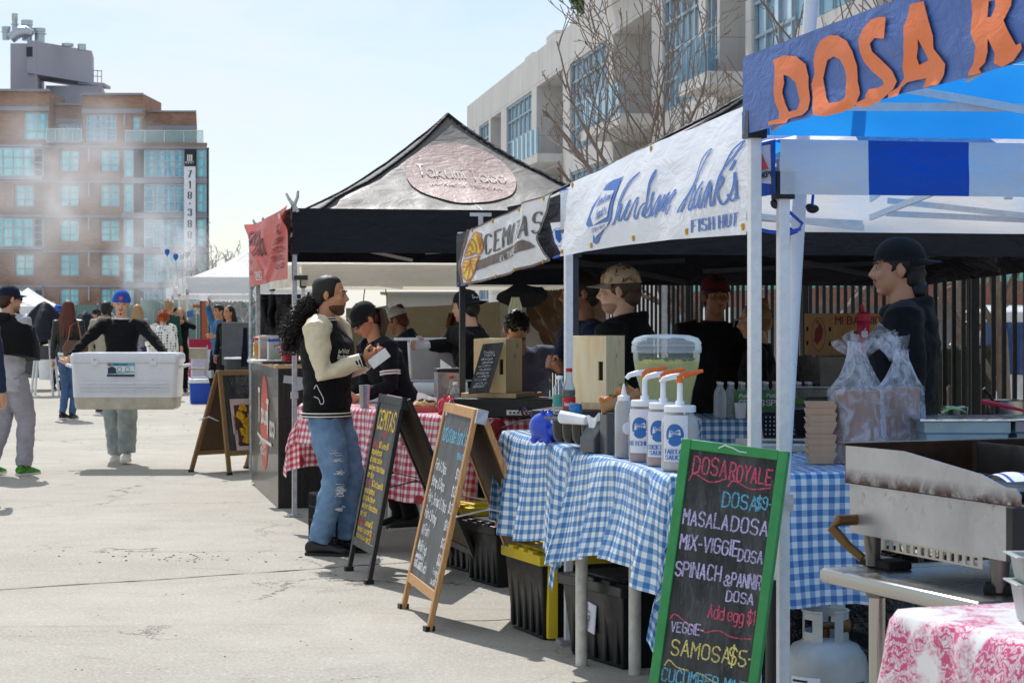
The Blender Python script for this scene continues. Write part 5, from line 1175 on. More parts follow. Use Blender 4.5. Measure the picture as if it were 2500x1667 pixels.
blackbox('low black box under the pine board of the sandwich stall', cr1 + V((.07, -.08, -.145)), .62, .34, .113, R(-14)); blackbox('low black box under the pine board of the fish stall', cr2 + V((-.02, -.02, -.162)), .5, .4, .13, R(-16))
o_=A(1143, 961, 12.9); uu2=V((.125, -.03, .01)); vv2=V((.088, .06, .3))
t=thing('small_chalkboard', o_, 'tiny chalkboard crowded with white writing, leaning on a pine crate', 'chalkboard'); m=MB(); n2=uu2.cross(vv2).normalized(); m.prism([o_, o_ + uu2, o_ + uu2 + vv2, o_ + vv2], -n2 * .008); sbd=m.build('slate', CHB, t)
ff=flat(o_, uu2, vv2); pn=Pen(ff, .001)
for i, a in enumerate(('Today', 'TORTA', 'milanesa', 'carnitas', 'pollo', 'queso', 'papa', 'salsa', 'lime', 'coke', 'ORANGE')): pn.text(a, .02 + .01 * (i % 2), .255 - i * .022, .014, .0026, width=.07, jit=.3, seed=i, step=.01)
pn.build('chalk_writing', CK['white'], sbd)
ld=V((A(1627, 765, 9.7).x, 9.7, 1.10)); t=thing('lemonade_dispenser', ld, 'big clear drink dispenser of cloudy lemonade with a lobed lid', 'dispenser')
def sq(r, z, lob=0, n=40, p=3.2):
 out=[]
 for k in range(n):
  a=2 * math.pi * k / n; c_, s_=math.cos(a), math.sin(a); q=(abs(c_) ** p + abs(s_) ** p) ** (-1 / p) * r * (1 + lob * abs(math.sin(a * 4))); out.append(ld + V((c_ * q * 1.08, s_ * q * .85, z)))
 return out
m=MB(); m.loft([sq(.095, 0), sq(.1, .02), sq(.11, .09), sq(.13, .17), sq(.139, .235), sq(.14, .272)]); m.build('jar', clear('jar_clear', 'eef4f4', .10, .03), t)
m=MB(); m.loft([sq(.092, .006), sq(.107, .09), sq(.126, .17), sq(.133, .222)]); m.build('lemonade', M('lemonade', 'e8e6a4', .15, var=.05, trans=.6), t)
m=MB(); m.loft([sq(.146, .262), sq(.147, .292), sq(.143, .294), sq(.140, .306, .05), sq(.125, .328, .07), sq(.09, .341, .08), sq(.03, .345, .0)]); m.build('lid', clear('lid_clear', 'e8eef2', .22, .03), t)
m=MB(); q=random.Random(4)
for i in range(7): c=ld + V((q.uniform(-.1, .1), q.uniform(-.09, .02), .226)); m.lathe([(.022, -.002), (.022, .004)], c, 12)
m.build('lemon_slice', M('lemon', 'e8c84a', .4), t)
m=MB(); m.open=True
for i in range(26): leafball(m, ld + V((q.uniform(-.11, .11), q.uniform(-.1, .02), .232)), (.012, .012, .006), 4, .012, i)
m.build('mint_leaves', M('mint', '4a7a30', .5), t, angle=0)
LAB=M('label_paper', 'e4e6f2', .6, var=.03); LBL=M('label_blue', '2f6fb8', .5)
ORP=M('orange_plastic', 'f0742a', .3, trans=.1); WHP=M('white_plastic', 'eef0f4', .3, var=.03)
def jar(label, c, fillc, txt, wl=.1, h=.235, r=.064, spin=-.35, pump=True):
 t=thing('sauce_jar', c, label, 'jar', 'pump jars of sauce'); m=MB()
 m.lathe([(r * .94, 0), (r, .012), (r, h * .72), (r * .96, h * .8), (r * .74, h * .9), (r * .74, h * .95)], c, 28); m.build('jar_body', clear('jar_cloud', 'eceef0', .3, .12), t)
 m=MB(); m.lathe([(r * .9, .006), (r * .95, .02), (r * .95, h * .7), (r * .9, h * .78), (r * .7, h * .88)], c, 24); m.build('sauce', M('sauce_' + fillc, fillc, .4), t)
 m=MB(); m.lathe([(r * .86, h * .93), (r * .86, h * 1.02), (r * .8, h * 1.035), (.02, h * 1.04)], c, 28); m.build('lid', WHP, t)
 if pump:
  z0=h * 1.03; m=MB(); m.cyl(c + Z * z0, c + Z * (z0 + .018), .017); m.cyl(c + Z * (z0 + .018), c + Z * (z0 + .10), .0115, .010); pm=m.build('pump_stem', WHP, t)
  hd=c + Z * (z0 + .108); ax=V((1, .12, 0)).normalized()
  m=MB(); m.tube([hd + ax * .012 + Z * .004, hd - ax * .03, hd - ax * .062 - Z * .008, hd - ax * .074 - Z * .022], [.0125, .0115, .010, .009], 12); m.build('spout', WHP, pm)
  m=MB(); m.cyl(hd - Z * .022, hd - Z * .002, .0145, .013); m.tube([hd - ax * .014, hd + ax * .02 + Z * .006, hd + ax * .06 + Z * .016, hd + ax * .088 + Z * .022], [.0125, .0125, .009, .006], 12); m.build('pump_handle', ORP, pm)
 def lf(x, y, hh=0):
  a=spin + x / (r + .004); rr=r + .004 + hh; return c + V((math.sin(a) * rr, -math.cos(a) * rr, y))
 m=MB(); m.open=True; m.grid(lambda u, v: lf((u - .5) * wl, .035 + v * h * .74, 0), 12, 2); lb=m.build('label', LAB, t)
 pn=Pen(lf, .0012); pn.fill([(a, .135 + b_) for a, b_ in circ(0, 0, .035, .042, 20)]); pn.build('label_logo', LBL, lb)
 pn=Pen(lf, .0026); pn.fill([(-.024, .125), (.024, .135), (.02, .155), (-.02, .152)]); pn.line([(-.026, .115), (.026, .12)], .008); pn.build('label_logo_field', LAB, lb)
 pn=Pen(lf, .0038); pn.text('handsome', 0, .144, .008, .0014, 'c', width=.034, slant=.3, step=.006).text('hank\'s', 0, .133, .009, .0014, 'c', width=.024, slant=.3, step=.006)
 for i, w_ in enumerate(txt): pn.text(w_, 0, .066 - i * .022, .0155, .0038, 'c', width=min(.09, .0135 * len(w_)), contrast=.6, step=.006)
 pn.build('label_lettering', LBL, lb)
 return t
zt=.952
jar('pump jar of red ketchup, farthest of the pump jars', V((A(1574, 765, 8.5).x, 8.5, zt)), 'a83a24', ('KETCHUP',))
jar('pump jar of pink cocktail sauce between two other pump jars', V((A(1619, 765, 8.26).x, 8.26, zt)), 'b86a58', ('COCKTAIL', 'SAUCE'))
jar('pump jar of white tartar sauce standing closest to the green menu board', V((A(1660, 765, 8.0).x, 8.0, zt)), 'dcd8cc', ('TARTAR', 'SAUCE'), r=.07)
c=V((A(1523, 765, 8.72).x, 8.72, zt)); t=thing('squeeze_bottle', c, 'tall cloudy squeeze bottle half full of brown sauce beside the ketchup jar', 'bottle')
m=MB(); m.lathe([(.035, 0), (.037, .01), (.037, .2), (.03, .225), (.024, .235)], c, 20); m.build('bottle_body', CLRB, t)
m=MB(); m.lathe([(.034, .004), (.035, .1)], c, 20); m.build('sauce', M('sauce_brown', '8a4a22', .4), t)
m=MB(); m.lathe([(.026, .23), (.026, .25), (.012, .255), (.004, .30)], c, 14); m.build('nozzle', WHP, t)
pn=Pen(lambda x, y, h=0: c + V((math.sin(x / .037) * (.0385 + h), -math.cos(x / .037) * (.0385 + h), y)), .001); pn.fill([(a + .012, .12 + b_) for a, b_ in circ(0, 0, .02, .026, 16)]); pn.build('label', LAB, t)
co=V((A(1408, 765, 9.3).x, 9.3, .952)); ang=R(-58)
t=thing('cup_organiser', co, 'black plastic organiser with four round bins for lids and cutlery', 'organiser'); t.rotation_euler.z=R(-62)
OBK=M('organiser_black', '1d1e21', .25, coat=.3)
m=MB()
m.box((.0, .02, .125), (.36, .17, .012)); m.box((.0, .1, .07), (.36, .012, .12)); m.build('tray', OBK, t, local=True, bev=.003)
for i in range(4):
 m=MB(); c=V((-.13 + i * .085, -.005, .02)); m.lathe([(.018, 0), (.034, .02), (.039, .06), (.039, .1)], c, 16); m.build('bin', OBK, t, local=True)
m=MB(); m.prism([V((.2, -.1, .0)), V((.2, -.1, .06)), V((.2, -.05, .13)), V((.2, .06, .14)), V((.2, .07, 0))], (.12, 0, 0)); m.build('dispenser_box', M('organiser_grey', '4a4c50', .3), t, local=True, bev=.005)
c=A(1440, 1012, 9.05); m=MB()
m.tube([A(1372, 1018, 9.2), A(1432, 1026, 9.1)], [.028, .02], 16); tag(m.build('lid_stack', M('lid_white', 'e8eaee', .4)), 'stack of white plastic lids lying across the black organiser', 'lids')
m=MB(); m.open=True
m.grid(lambda u, v: A(1432 + 34 * u + 8 * v, 1014 + 42 * v + 4 * math.sin(u * 5), 9.05) + V((0, .02 * math.sin(u * 7 + v * 3), .006 * math.sin(u * 9 + v * 4))), 24, 8); tag(m.build('napkin', M('napkin_white', 'eceef0', .8, trans=.2), None, angle=180), 'crumpled white napkin hanging off the black organiser', 'napkin')
def bottle(name, label, c, h, r, glassm, fillm, capm, fl=.6, labm=None, lab=(.3, .5), text=None, coke=False, group=None):
 t=thing(name, c, label, 'bottle', group)
 pr=[(.9, 0), (1, .03), (.94, .3), (.9, .36), (1, .44), (.98, .52), (.6, .7), (.42, .82), (.42, .95), (.46, .97)] if coke else [(.95, 0), (1, .03), (1, .3), (.96, .33), (1, .36), (1, .62), (.75, .75), (.42, .86), (.4, .92)]
 m=MB(); m.lathe([(a * r, b_ * h) for a, b_ in pr], c, 20); m.build('bottle_body', glassm, t)
 if fillm: m=MB(); m.lathe([(a * r * .9, max(.006, b_ * h)) for a, b_ in pr if b_ <= fl], c, 18); m.build('drink', fillm, t)
 m=MB(); m.lathe([(.5 * r, .92 * h), (.5 * r, 1.0 * h), (.1 * r, 1.005 * h)], c, 14); m.build('cap', capm, t)
 if labm:
  m=MB(); m.open=True; m.grid(lambda u, v: c + V((math.sin(u * 6.2832) * r * 1.015, math.cos(u * 6.2832) * r * 1.015, h * (lab[0] + (lab[1] - lab[0]) * v))), 24, 1, closeu=True); lb=m.build('label', labm, t)
  if text:
   pn=Pen(lambda x, y, hh=0: c + V((math.sin(x / r) * (r * 1.02 + hh), -math.cos(x / r) * (r * 1.02 + hh), y)), .0006); pn.text(text, 0, h * (lab[0] + .05), h * .075, h * .012, 'c', width=r * 1.5, slant=.25, step=.004); pn.build('label_lettering', LAB, lb)
 return t
GLC=clear('glass_green', 'cfe0d4', .12, .02); PET=clear('pet', 'e4eef4', .12, .04); COLA=M('cola', '3a1410', .1); REDC=M('red_cap', 'b8202a', .35); REDL=M('red_label', 'b81c2a', .4); TEALL=M('teal_label', '3f9a86', .4)
bottle('cola_bottle', 'glass bottle of dark cola with red cap and red label on the fish stall', A(1389, 1008, 9.75), .205, .030, GLC, COLA, REDC, .55, REDL, (.12, .36), 'Coca-Cola', True)
bottle('water_bottle', 'small clear water bottle with green label beside the cola bottle', A(1366, 1010, 9.85), .175, .031, PET, None, WHP, .6, TEALL, (.2, .5))
t=thing('drink_can', A(1405, 1012, 9.7), 'small blue drink can standing behind the organiser', 'can'); m=MB(); m.lathe([(.028, 0), (.031, .006), (.031, .04), (.026, .05)], A(1405, 1012, 9.7), 18); m.build('can_body', M('can_blue', '3a7ab0', .3, .5), t); m=MB(); m.lathe([(.025, .05), (.024, .052)], A(1405, 1012, 9.7), 14); m.build('can_top', METG, t)
def bank(label, c, h_, s, yaw):
 t=thing('money_bank', c, label, 'money bank'); t.rotation_euler.z=yaw; mt=M('bank_' + h_, h_, .18, coat=.5, var=.04)
 m=MB(); m.ell((0, 0, .075 * s), (.068 * s, .075 * s, .068 * s), n=20, m=12); m.ell((0, -.055 * s, .06 * s), (.045 * s, .04 * s, .036 * s), n=16)
 for x in (-.035, .035): m.ell((x * s, -.012 * s, .142 * s), (.014 * s, .01 * s, .018 * s), n=10); m.ell((x * s, -.035 * s, .012 * s), (.02 * s, .02 * s, .02 * s), n=10); m.ell((x * s, .035 * s, .012 * s), (.02 * s, .02 * s, .02 * s), n=10); m.ell((x * .45 * s, -.093 * s, .066 * s), (.006 * s, .004 * s, .008 * s), n=8)
 m.build('bank_body', mt, t, local=True, remesh=.006, smooth=1)
 for x in (-.03, .03):
  m=MB(); m.ell((x * s, -.062 * s, .105 * s), (.011 * s, .007 * s, .014 * s), n=10); e=m.build('eye', WHP, t, local=True); m=MB(); m.ell((x * s, -.069 * s, .104 * s), (.005 * s, .004 * s, .007 * s), n=8); m.build('pupil', BLKP, e, local=True)
 return t
bank('glossy blue animal shaped money bank on the blue gingham', V((A(1328, 765, 9.75).x, 9.75, .952)), '1b45c4', .95, R(60)); bank('glossy red animal shaped money bank on the red gingham', V((A(1090, 765, 13.35).x, 13.35, .905)), 'd01c38', .8, R(50))
c=A(1272, 1008, 12.9); c.z=.94; t=thing('power_strip', V((c.x, c.y, .905)), 'white multi socket hub with thin red and blue cables', 'power strip'); m=MB(); m.box(c, (.17, .05, .03), R(-12)); m.build('case', WHP, t, bev=.003)
for i in range(6): m=MB(); m.box(c + V((-.065 + i * .024, -.026 + .005 * i * -.4, 0)), (.012, .006, .012), R(-12)); m.build('socket', BLKP, t)
for i, (cl_, off) in enumerate((('c02030', 0), ('3a8ac0', .012), ('18181a', -.012))):
 m=MB(); m.tube([c + V((.0 + off, -.03, .01)), c + V((.01 + off, -.06, .035)), c + V((.03 + off * 2, -.1, -.005)), c + V((.09 + off * 4, -.09, -.02))], .004, 6); m.build('cable', M('cable_' + cl_, cl_, .4), t)
m=MB(); m.tube([A(1320, 1020, 10.2), A(1270, 1028, 10.5), A(1225, 1045, 10.6), A(1206, 1070, 10.62), A(1200, 1095, 10.6)], .004, 6); tag(m.build('black_cable', BLKP), 'thin black cable drooping over the corner of the blue gingham', 'cable')
c=A(1500, 985, 8.95); t=thing('sandwich_tray', c, 'brown paper tray with fried seafood sandwich propped beside the jars', 'food');
m=MB(); m.open=True; ax=V((.13, .02, .05)); m.grid(lambda u, v: c + ax * (u - .35) * 1.2 + V((0, -.05 + .1 * v, 0)) + Z * (-.035 + .05 * abs(2 * v - 1) ** 2 + .01), 10, 8); m.build('paper_tray', KR, t, angle=180)
FRY=M('fried_crust', 'b9763c', .6, var=.45, vs=40, bump=1, bs=90, bd=.01)
m=MB(); m.ell(c + V((.045, .0, .045)), (.042, .04, .036), n=16, m=10); m.ell(c + V((.085, .01, .025)), (.04, .035, .03), n=14); m.ell(c + V((-.02, -.01, .015)), (.05, .03, .02), n=14); m.jitter(.014, 40, 5); m.build('bun', FRY, t)
m=MB(); m.open=True; leafball(m, c + V((.04, -.02, .08)), (.02, .02, .008), 14, .01, 6); leafball(m, c + V((-.01, -.02, .035)), (.02, .02, .006), 12, .01, 7); m.build('herbs', M('mint', '4a7a30', .5), t, angle=0)
m=MB(); m.box(V((c.x, c.y, (c.z - .04 + .95) / 2)), (.1, .09, c.z - .04 - .95), .3); tag(m.build('napkin_holder', M('organiser_grey', '4a4c50', .3), None, bev=.006), 'grey box holding up the paper sandwich tray', 'box')
# ================================================================ goods of the sandwich stall
c=V((A(1094, 765, 13.75).x, 13.75, .905)); t=thing('napkin_dispenser', c, 'brushed steel napkin dispenser with black top and one napkin sticking out', 'dispenser')
m=MB(); m.box(c + Z * .13, (.165, .13, .26), .2); m.build('steel_case', M('steel', '9a9c9e', .3, .85, var=.1), t, bev=.006); m=MB(); m.box(c + Z * .27, (.17, .135, .024), .2); m.build('black_top', BLKP, t, bev=.006); m=MB(); m.box(c + V((-.03, -.068, .1)), (.04, .003, .1), .2); m.build('face_plate', WHP, t)
m=MB(); m.open=True; m.grid(lambda u, v: c + V((-.05 + .07 * u, -.02 + .02 * v, .28 + .05 * v * (1.2 - u))), 6, 4); m.build('napkin', M('napkin_white', 'eceef0', .8, trans=.2), t, angle=180)
bottle('cola_bottle', 'green glass cola bottle with red cap in front of the steel napkin dispenser', V((A(1102, 765, 13.55).x, 13.55, .905)), .24, .03, GLC, COLA, REDC, .6, REDL, (.12, .36), 'Coca-Cola', True)
bottle('water_bottle', 'small clear water bottle with white cap by the red money bank', V((A(1112, 765, 13.45).x, 13.45, .905)), .2, .034, PET, None, WHP, .6, M('blue_label', '4aa0b8', .4), (.15, .4))
c=V((A(1035, 765, 13.65).x, 13.65, .905)); t=thing('taco_tray', c, 'red paper tray with a wrapped taco on the red gingham', 'food'); m=MB(); m.box(c + Z * .02, (.2, .11, .04), .3, taper=.8); m.build('paper_tray', M('tray_red', 'c86a6a', .7), t); m=MB(); m.ell(c + Z * .05, (.085, .035, .025), Matrix.Rotation(.3, 3, 'Z'), n=14); m.jitter(.015, 30, 2); m.build('tortilla', M('tortilla', 'e0c489', .7, var=.3, vs=30), t); m=MB(); m.ell(c + Z * .062, (.07, .02, .02), Matrix.Rotation(.3, 3, 'Z'), n=14); m.jitter(.02, 50, 3); m.build('filling', M('meat', '6a4228', .7, var=.5, vs=60), t)
m=MB(); m.open=True; m.grid(lambda u, v: c + V((-.06 + .16 * u + .02 * v, .03 + .02 * math.sin(u * 9), .03 + .1 * v * (1 - .5 * u))), 10, 6); m.jitter(.012, 20, 8); m.build('wrap', M('napkin_white', 'eceef0', .8, trans=.2), t, angle=180)
m=MB(); c=V((A(990, 765, 14.1).x, 14.1, .905)); m.box(c + Z * .012, (.36, .2, .022), .35); tag(m.build('blue_book', M('blue_cover', '3a78b0', .5), None, bev=.003), 'flat blue bordered tray at the edge of the red gingham', 'tray')
ftable('folding_table', 'plain work table behind the peaked canopy counter', V((-1.05, 15.6, 0)), V((.98, .2, 0)), V((-.2, .98, 0)), 1.5, .7, .9)
c=V((A(1070, 765, 16.2).x, 16.2, 1.02)); t=thing('tortilla_bin', V((c.x, c.y, .9)), 'large cloudy plastic bin of stacked tortillas with its lid pushed aside', 'bin')
m=MB(); m.box(c + Z * .16, (.46, .3, .3), .1, taper=.92); m.build('bin_body', CLRB, t, bev=.01); m=MB(); m.box(c + Z * .09, (.42, .26, .16), .1); m.jitter(.02, 9, 3); m.build('tortillas', M('tortilla_brown', 'b08a5c', .8, var=.3), t)
m=MB(); m.box(c + V((-.08, -.02, .325)), (.5, .33, .02), .1); m.build('lid', M('lid_frost', 'd8dadc', .4), t, bev=.006); m=MB(); m.box(c + V((.06, -.16, .27)), (.05, .004, .04)); m.build('sticker', M('sticker_orange', 'e0a020', .5), t); m=MB(); m.box(c + V((0, 0, -.06)), (.5, .34, .12), .1); m.build('riser', M('riser_grey', '6c6e72', .6), t)
c=V((A(1075, 765, 15.85).x, 15.85, .98)); t=thing('paper_roll', V((c.x, c.y, .9)), 'white paper roll in a wire holder below the tortilla bin', 'paper roll'); m=MB(); m.cyl(c + V((-.2, 0, .0)), c + V((.2, .03, .0)), .05, n=24); m.build('roll', M('paper_white', 'e4e6ea', .7), t)
m=MB()
for s_ in (-.21, .21): m.tube([c + V((s_, .05, -.08)), c + V((s_, 0, .0)), c + V((s_, -.05, -.08))], .005, 6)
m.cyl(c + V((-.23, 0, .06)), c + V((.23, .03, .06)), .007, n=8); m.build('wire_holder', METG, t)
c=V((A(890, 765, 14.3).x, 14.3, .905)); t=thing('shaker_tin', c, 'narrow steel tumbler on the red gingham behind the varsity jacket', 'tumbler'); m=MB(); m.lathe([(.03, 0), (.037, .15), (.04, .155), (.034, .15)], c, 20); m.build('tin', M('steel', '9a9c9e', .3, .85, var=.1), t)
c=V((A(790, 765, 13.6).x, 13.6, .957))
# ================================================================ people
def skin_mat(name, h):
 if name in MC: return MC[name]
 m=bpy.data.materials.new(name); t=NT(m); o=t.n('TexCoord').outputs['Object']
 col=t.mix(t.rng(t.noise(o, 18, 4), .35, .7, 0, .35), lin(h), [lin(h)[0] * .95, lin(h)[1] * .72, lin(h)[2] * .66])
 p=t.n('BsdfPrincipled', {'Base Color': col, 'Roughness': .5, 'Subsurface Weight': .08, 'Subsurface Scale': .02}); p.inputs['Subsurface Radius'].default_value=(1, .35, .2)
 b_=t.n('Bump', {'Height': t.noise(o, 220, 3), 'Strength': .12, 'Distance': .003}); t.t.links.new(b_.outputs[0], p.inputs['Normal'])
 oo=t.n('OutputMaterial'); t.t.links.new(p.outputs[0], oo.inputs['Surface']); MC[name]=m; return m
SK={'tan': skin_mat('skin_tan', 'c08a68'), 'light': skin_mat('skin_light', 'd0a184'), 'brown': skin_mat('skin_brown', '96664a'), 'pale': skin_mat('skin_pale', 'd8ad92')}
def cl(name, h, rough=.85, **k): return M('cloth_' + name, h, rough, var=k.pop('var', .14), vs=k.pop('vs', 12), bump=.5, bs=240, bd=.002, sheen=.04, spec=.25, **k)
HAIR=lambda n, h: M('hair_' + n, h, .55, var=.45, vs=60, stretch=(3, 3, .6))
HBLK=HAIR('black', '1a1310'); HBRN=HAIR('brown', '3a2418')
DEN=M('denim', '4f7299', .85, var=.3, vs=9, bump=.5, bs=300, bd=.002, col2='7c9bbb'); DEND=M('denim_dark', '2c4468', .85, var=.25, vs=10, bump=.4, bs=300, bd=.002)
def ik(a, c, l1, l2, pole):
 d=c - a; L_=min(d.length, (l1 + l2) * .999); dn=d.normalized()
 x=(l1 * l1 - l2 * l2 + L_ * L_) / (2 * L_); y=math.sqrt(max(0, l1 * l1 - x * x))
 p=pole - dn * pole.dot(dn); p=p.normalized() if p.length > 1e-4 else V((0, -1, 0))
 return a + dn * x + p * y, a + dn * L_
def person(label, loc, face, H=1.75, skin='tan', top=None, bottom=None, shoes=None, hair=HBLK, lean=0, side=0, head=(0, 0, 0), wr=None, poles=None, ank=None, bulk=1.0, sleeve=None, sleeve_len=.97, hood=False, hairstyle='short', hem=.84, baggy=1.0, cap=None, beard=None, glasses=None, hands=('relax', 'relax'), hand_n=None, vox=.011, cuffs=None, torso_wr=.010, ears=True, gloves=(None, None), group=None, skirt=False, sole=None):
 k=H / 1.75; t=thing('person', loc, label, 'person', group, R(face))
 lr, sr=R(lean), R(side); hip=V((0, 0, .93))
 def T(x, y, z):
  z -= .93; return V((x + z * math.sin(sr), y * math.cos(lr) - z * math.sin(lr), .93 + z * math.cos(lr) * math.cos(sr) + y * math.sin(lr)))
 sh=[T(-.185 * bulk ** .5, .0, 1.43), T(.185 * bulk ** .5, .0, 1.43)]; nb=T(0, .01, 1.47)
 hc=T(0, -.025, 1.635) if not lean else nb + (T(0, 0, 1.63) - nb) * .75 + V((0, -.03, .05))
 yw, pt, rl=[R(a) for a in head]
 Hm=(Matrix.Rotation(yw, 3, 'Z') @ Matrix.Rotation(pt, 3, 'X') @ Matrix.Rotation(rl, 3, 'Y'))
 def hp(x, y, z): return hc + Hm @ V((x, y, z))
 wr=wr or [None, None]; poles=poles or [None, None]; ank=ank or [V((-.1, .02, .085)), V((.1, .02, .085))]
 el, wt=[], []
 for i, s_ in enumerate((-1, 1)):
  w_=V(wr[i]) if wr[i] is not None else sh[i] + V((s_ * .07, -.04, -.53))
  e, w2=ik(sh[i], w_, .295, .255, V(poles[i]) if poles[i] else V((s_ * .5, .7, -.6))); el.append(e); wt.append(w2)
 hp_=[V((-.09, 0, .92)), V((.09, 0, .92))]; kn=[]; an=[]
 for i in (0, 1):
  a, b_=ik(hp_[i], V(ank[i]), .44, .42, V((0, -1, 0))); kn.append(a); an.append(b_)
 def sc(o): return o
 def fin(m, name, mats, par=t, **kw):
  for v in m.b.verts: v.co *= k
  return m.build(name, mats, par, local=True, **kw)
 # --- the body: one continuous skin from crown to feet
 m=MB()
 m.ell(hp(0, .012, .028), (.074, .096, .088), Hm, 18, m=12); m.ell(hp(0, -.022, -.035), (.061, .074, .078), Hm, 18, m=12); m.ell(hp(0, -.062, -.092), (.028, .026, .022), Hm, 12)
 m.ell(hp(0, -.078, .022), (.05, .02, .016), Hm, 14); m.ell(hp(-.034, -.066, -.022), (.024, .024, .026), Hm, 12); m.ell(hp(.034, -.066, -.022), (.024, .024, .026), Hm, 12)
 m.tube([hp(0, -.088, .018), hp(0, -.1, -.005), hp(0, -.113, -.024), hp(0, -.098, -.034)], [.008, .010, .013, .011], 10); m.ell(hp(-.012, -.1, -.028), .010, n=8); m.ell(hp(.012, -.1, -.028), .010, n=8)
 m.ell(hp(0, -.086, -.054), (.024, .014, .007), Hm, 12); m.ell(hp(0, -.084, -.066), (.02, .014, .008), Hm, 12)
 if ears:
  for s_ in (-1, 1): m.ell(hp(s_ * .077, .012, -.005), (.011, .019, .033), Hm @ Matrix.Rotation(s_ * .35, 3, 'Z'), 12)
 m.tube([T(0, .02, 1.36), nb, hp(0, .015, -.05)], [.075, .062, .056], 14)
 m.loft([[T(math.cos(a) * rx, math.sin(a) * ry, z) for a in [2 * math.pi * j / 16 for j in range(16)]] for z, rx, ry in ((.82, .13, .09), (1.0, .125, .085), (1.25, .14, .09), (1.4, .14, .075), (1.46, .07, .06))])
 for i in (0, 1):
  m.tube([sh[i].lerp(nb, .35), sh[i], el[i], wt[i]], [.05, .045, .037, .027], 10)
  m.tube([hp_[i], kn[i], an[i]], [.075, .05, .036], 10); m.tube([an[i], an[i] + V((0, -.06, -.05)), an[i] + V((0, -.14, -.06))], [.034, .03, .02], 8)
  hand(m, wt[i], (wt[i] - el[i]).normalized(), hands[i], (V(hand_n[i]) if hand_n and hand_n[i] else V(((1, -1)[i], -.1, 0))), (1, -1)[i])
 fin(m, 'body', SK[skin], remesh=vox * .72, smooth=1)
 # --- eyes, brows, lips
 for s_ in (-1, 1):
  m=MB(); m.ell(hp(s_ * .03, -.0815, .004), (.0125, .0075, .0062), Hm, 10); e=fin(m, 'eye', M('eye_white', 'a8a09a', .3))
  m=MB(); m.ell(hp(s_ * .03, -.087, .004), (.0066, .0032, .0062), Hm, 8); fin(m, 'iris', M('iris', '1c120e', .2), e)
  m=MB(); m.tube([hp(s_ * .014, -.094, .022), hp(s_ * .03, -.096, .0285), hp(s_ * .05, -.083, .024)], [.0045, .005, .003], 6); fin(m, 'eyebrow', hair if hairstyle != 'grey' else HBLK)
 m=MB(); m.ell(hp(0, -.0955, -.0545), (.021, .006, .0045), Hm, 10); m.ell(hp(0, -.0925, -.0655), (.018, .007, .0055), Hm, 10); fin(m, 'lips', M('lips', '9a5a4c', .45))
 if beard:
  m=MB(); m.ell(hp(0, -.03, -.078), (.058, .066, .042), Hm, 16, m=10)
  if beard == 'full': m.ell(hp(0, -.058, -.1), (.04, .036, .032), Hm, 14); m.tube([hp(s_, -.086 + abs(s_) * 10 * .1, -.045) for s_ in (-.024, 0, .024)], .006, 6)
  elif beard == 'goatee':
   m=MB(); m.ell(hp(0, -.068, -.096), (.018, .02, .014), Hm, 12); m.tube([hp(-.026, -.08, -.058), hp(-.016, -.094, -.0445), hp(0, -.097, -.043), hp(.016, -.094, -.0445), hp(.026, -.08, -.058)], .0035, 6)
  fin(m, 'beard', M('stubble_' + skin + beard, {'stubble': {'light': 'a9846c', 'pale': 'b08a72'}.get(skin, '7a5844'), 'full': '54392b'}.get(beard, '2a1c16'), .8))
 # --- hair
 m=MB()
 if hairstyle != 'none':
  m.ell(hp(0, .024, .034), (.083, .098, .092), Hm, 20, m=14); m.ell(hp(0, .062, -.02), (.068, .058, .07), Hm, 16)
  m.jitter(.006, 60, 2)
  if hairstyle == 'short': m.ell(hp(0, -.02, .085), (.062, .07, .042), Hm, 16);
  if hairstyle == 'spiky':
   q=random.Random(3)
   for _ in range(160):
    a, b_=q.uniform(0, 6.28), q.uniform(0, 1.2); d=V((math.sin(b_) * math.cos(a), math.sin(b_) * math.sin(a), math.cos(b_))); p=V((0, .015, .035)) + V((d.x * .077, d.y * .093, d.z * .087)); m.tube([hp(*p), hp(*(p + d * .011 + V((0, -.006, .003))))], [.009, .004], 4)
  if hairstyle in ('long', 'longred'):
   for j in range(26):
    a=math.pi * (j / 25) ; x, y=math.cos(a) * .088, math.sin(a) * .09 + .015; e=.32 + .08 * math.sin(j * 2.3)
    m.tube([hp(x * .85, y * .9, .06), hp(x * 1.12, y * 1.1, -.06), hp(x * 1.35, y * 1.05 + .03, -.06) + V((0, 0, -e * .4)), hp(x * 1.15, y * .8 + .06, -.06) + V((.01 * math.sin(j), 0, -e))], [.02, .026, .024, .008], 6)
  if hairstyle == 'bun': m.ell(hp(0, .075, .1), (.042, .042, .04), Hm, 14); m.jitter(.008, 50, 4)
  if hairstyle == 'pony':
   b0=hp(0, .115, .03); bk_=(b0 - hc); bk_.z=0; bk_=bk_.normalized()
   for j in range(16): x=(j - 7.5) * .006; c0=hp(x, .108, .03); m.tube([c0, c0 + bk_ * .035 + Z * .0 + V((x, 0, 0)), c0 + bk_ * .05 + V((x * 2, 0, -.1)), c0 + bk_ * .03 + V((x, 0, -.2 - .02 * (j % 4)))], [.014, .02, .016, .004], 6)
  if hairstyle == 'nape':
   m.ell(hp(0, .085, -.085), (.058, .042, .05), Hm, 14); m.jitter(.012, 40, 4)
  if hairstyle == 'curlypony': m.ell(hp(0, .006, .08), (.066, .07, .045), Hm, 18); curly(m, hp, k)
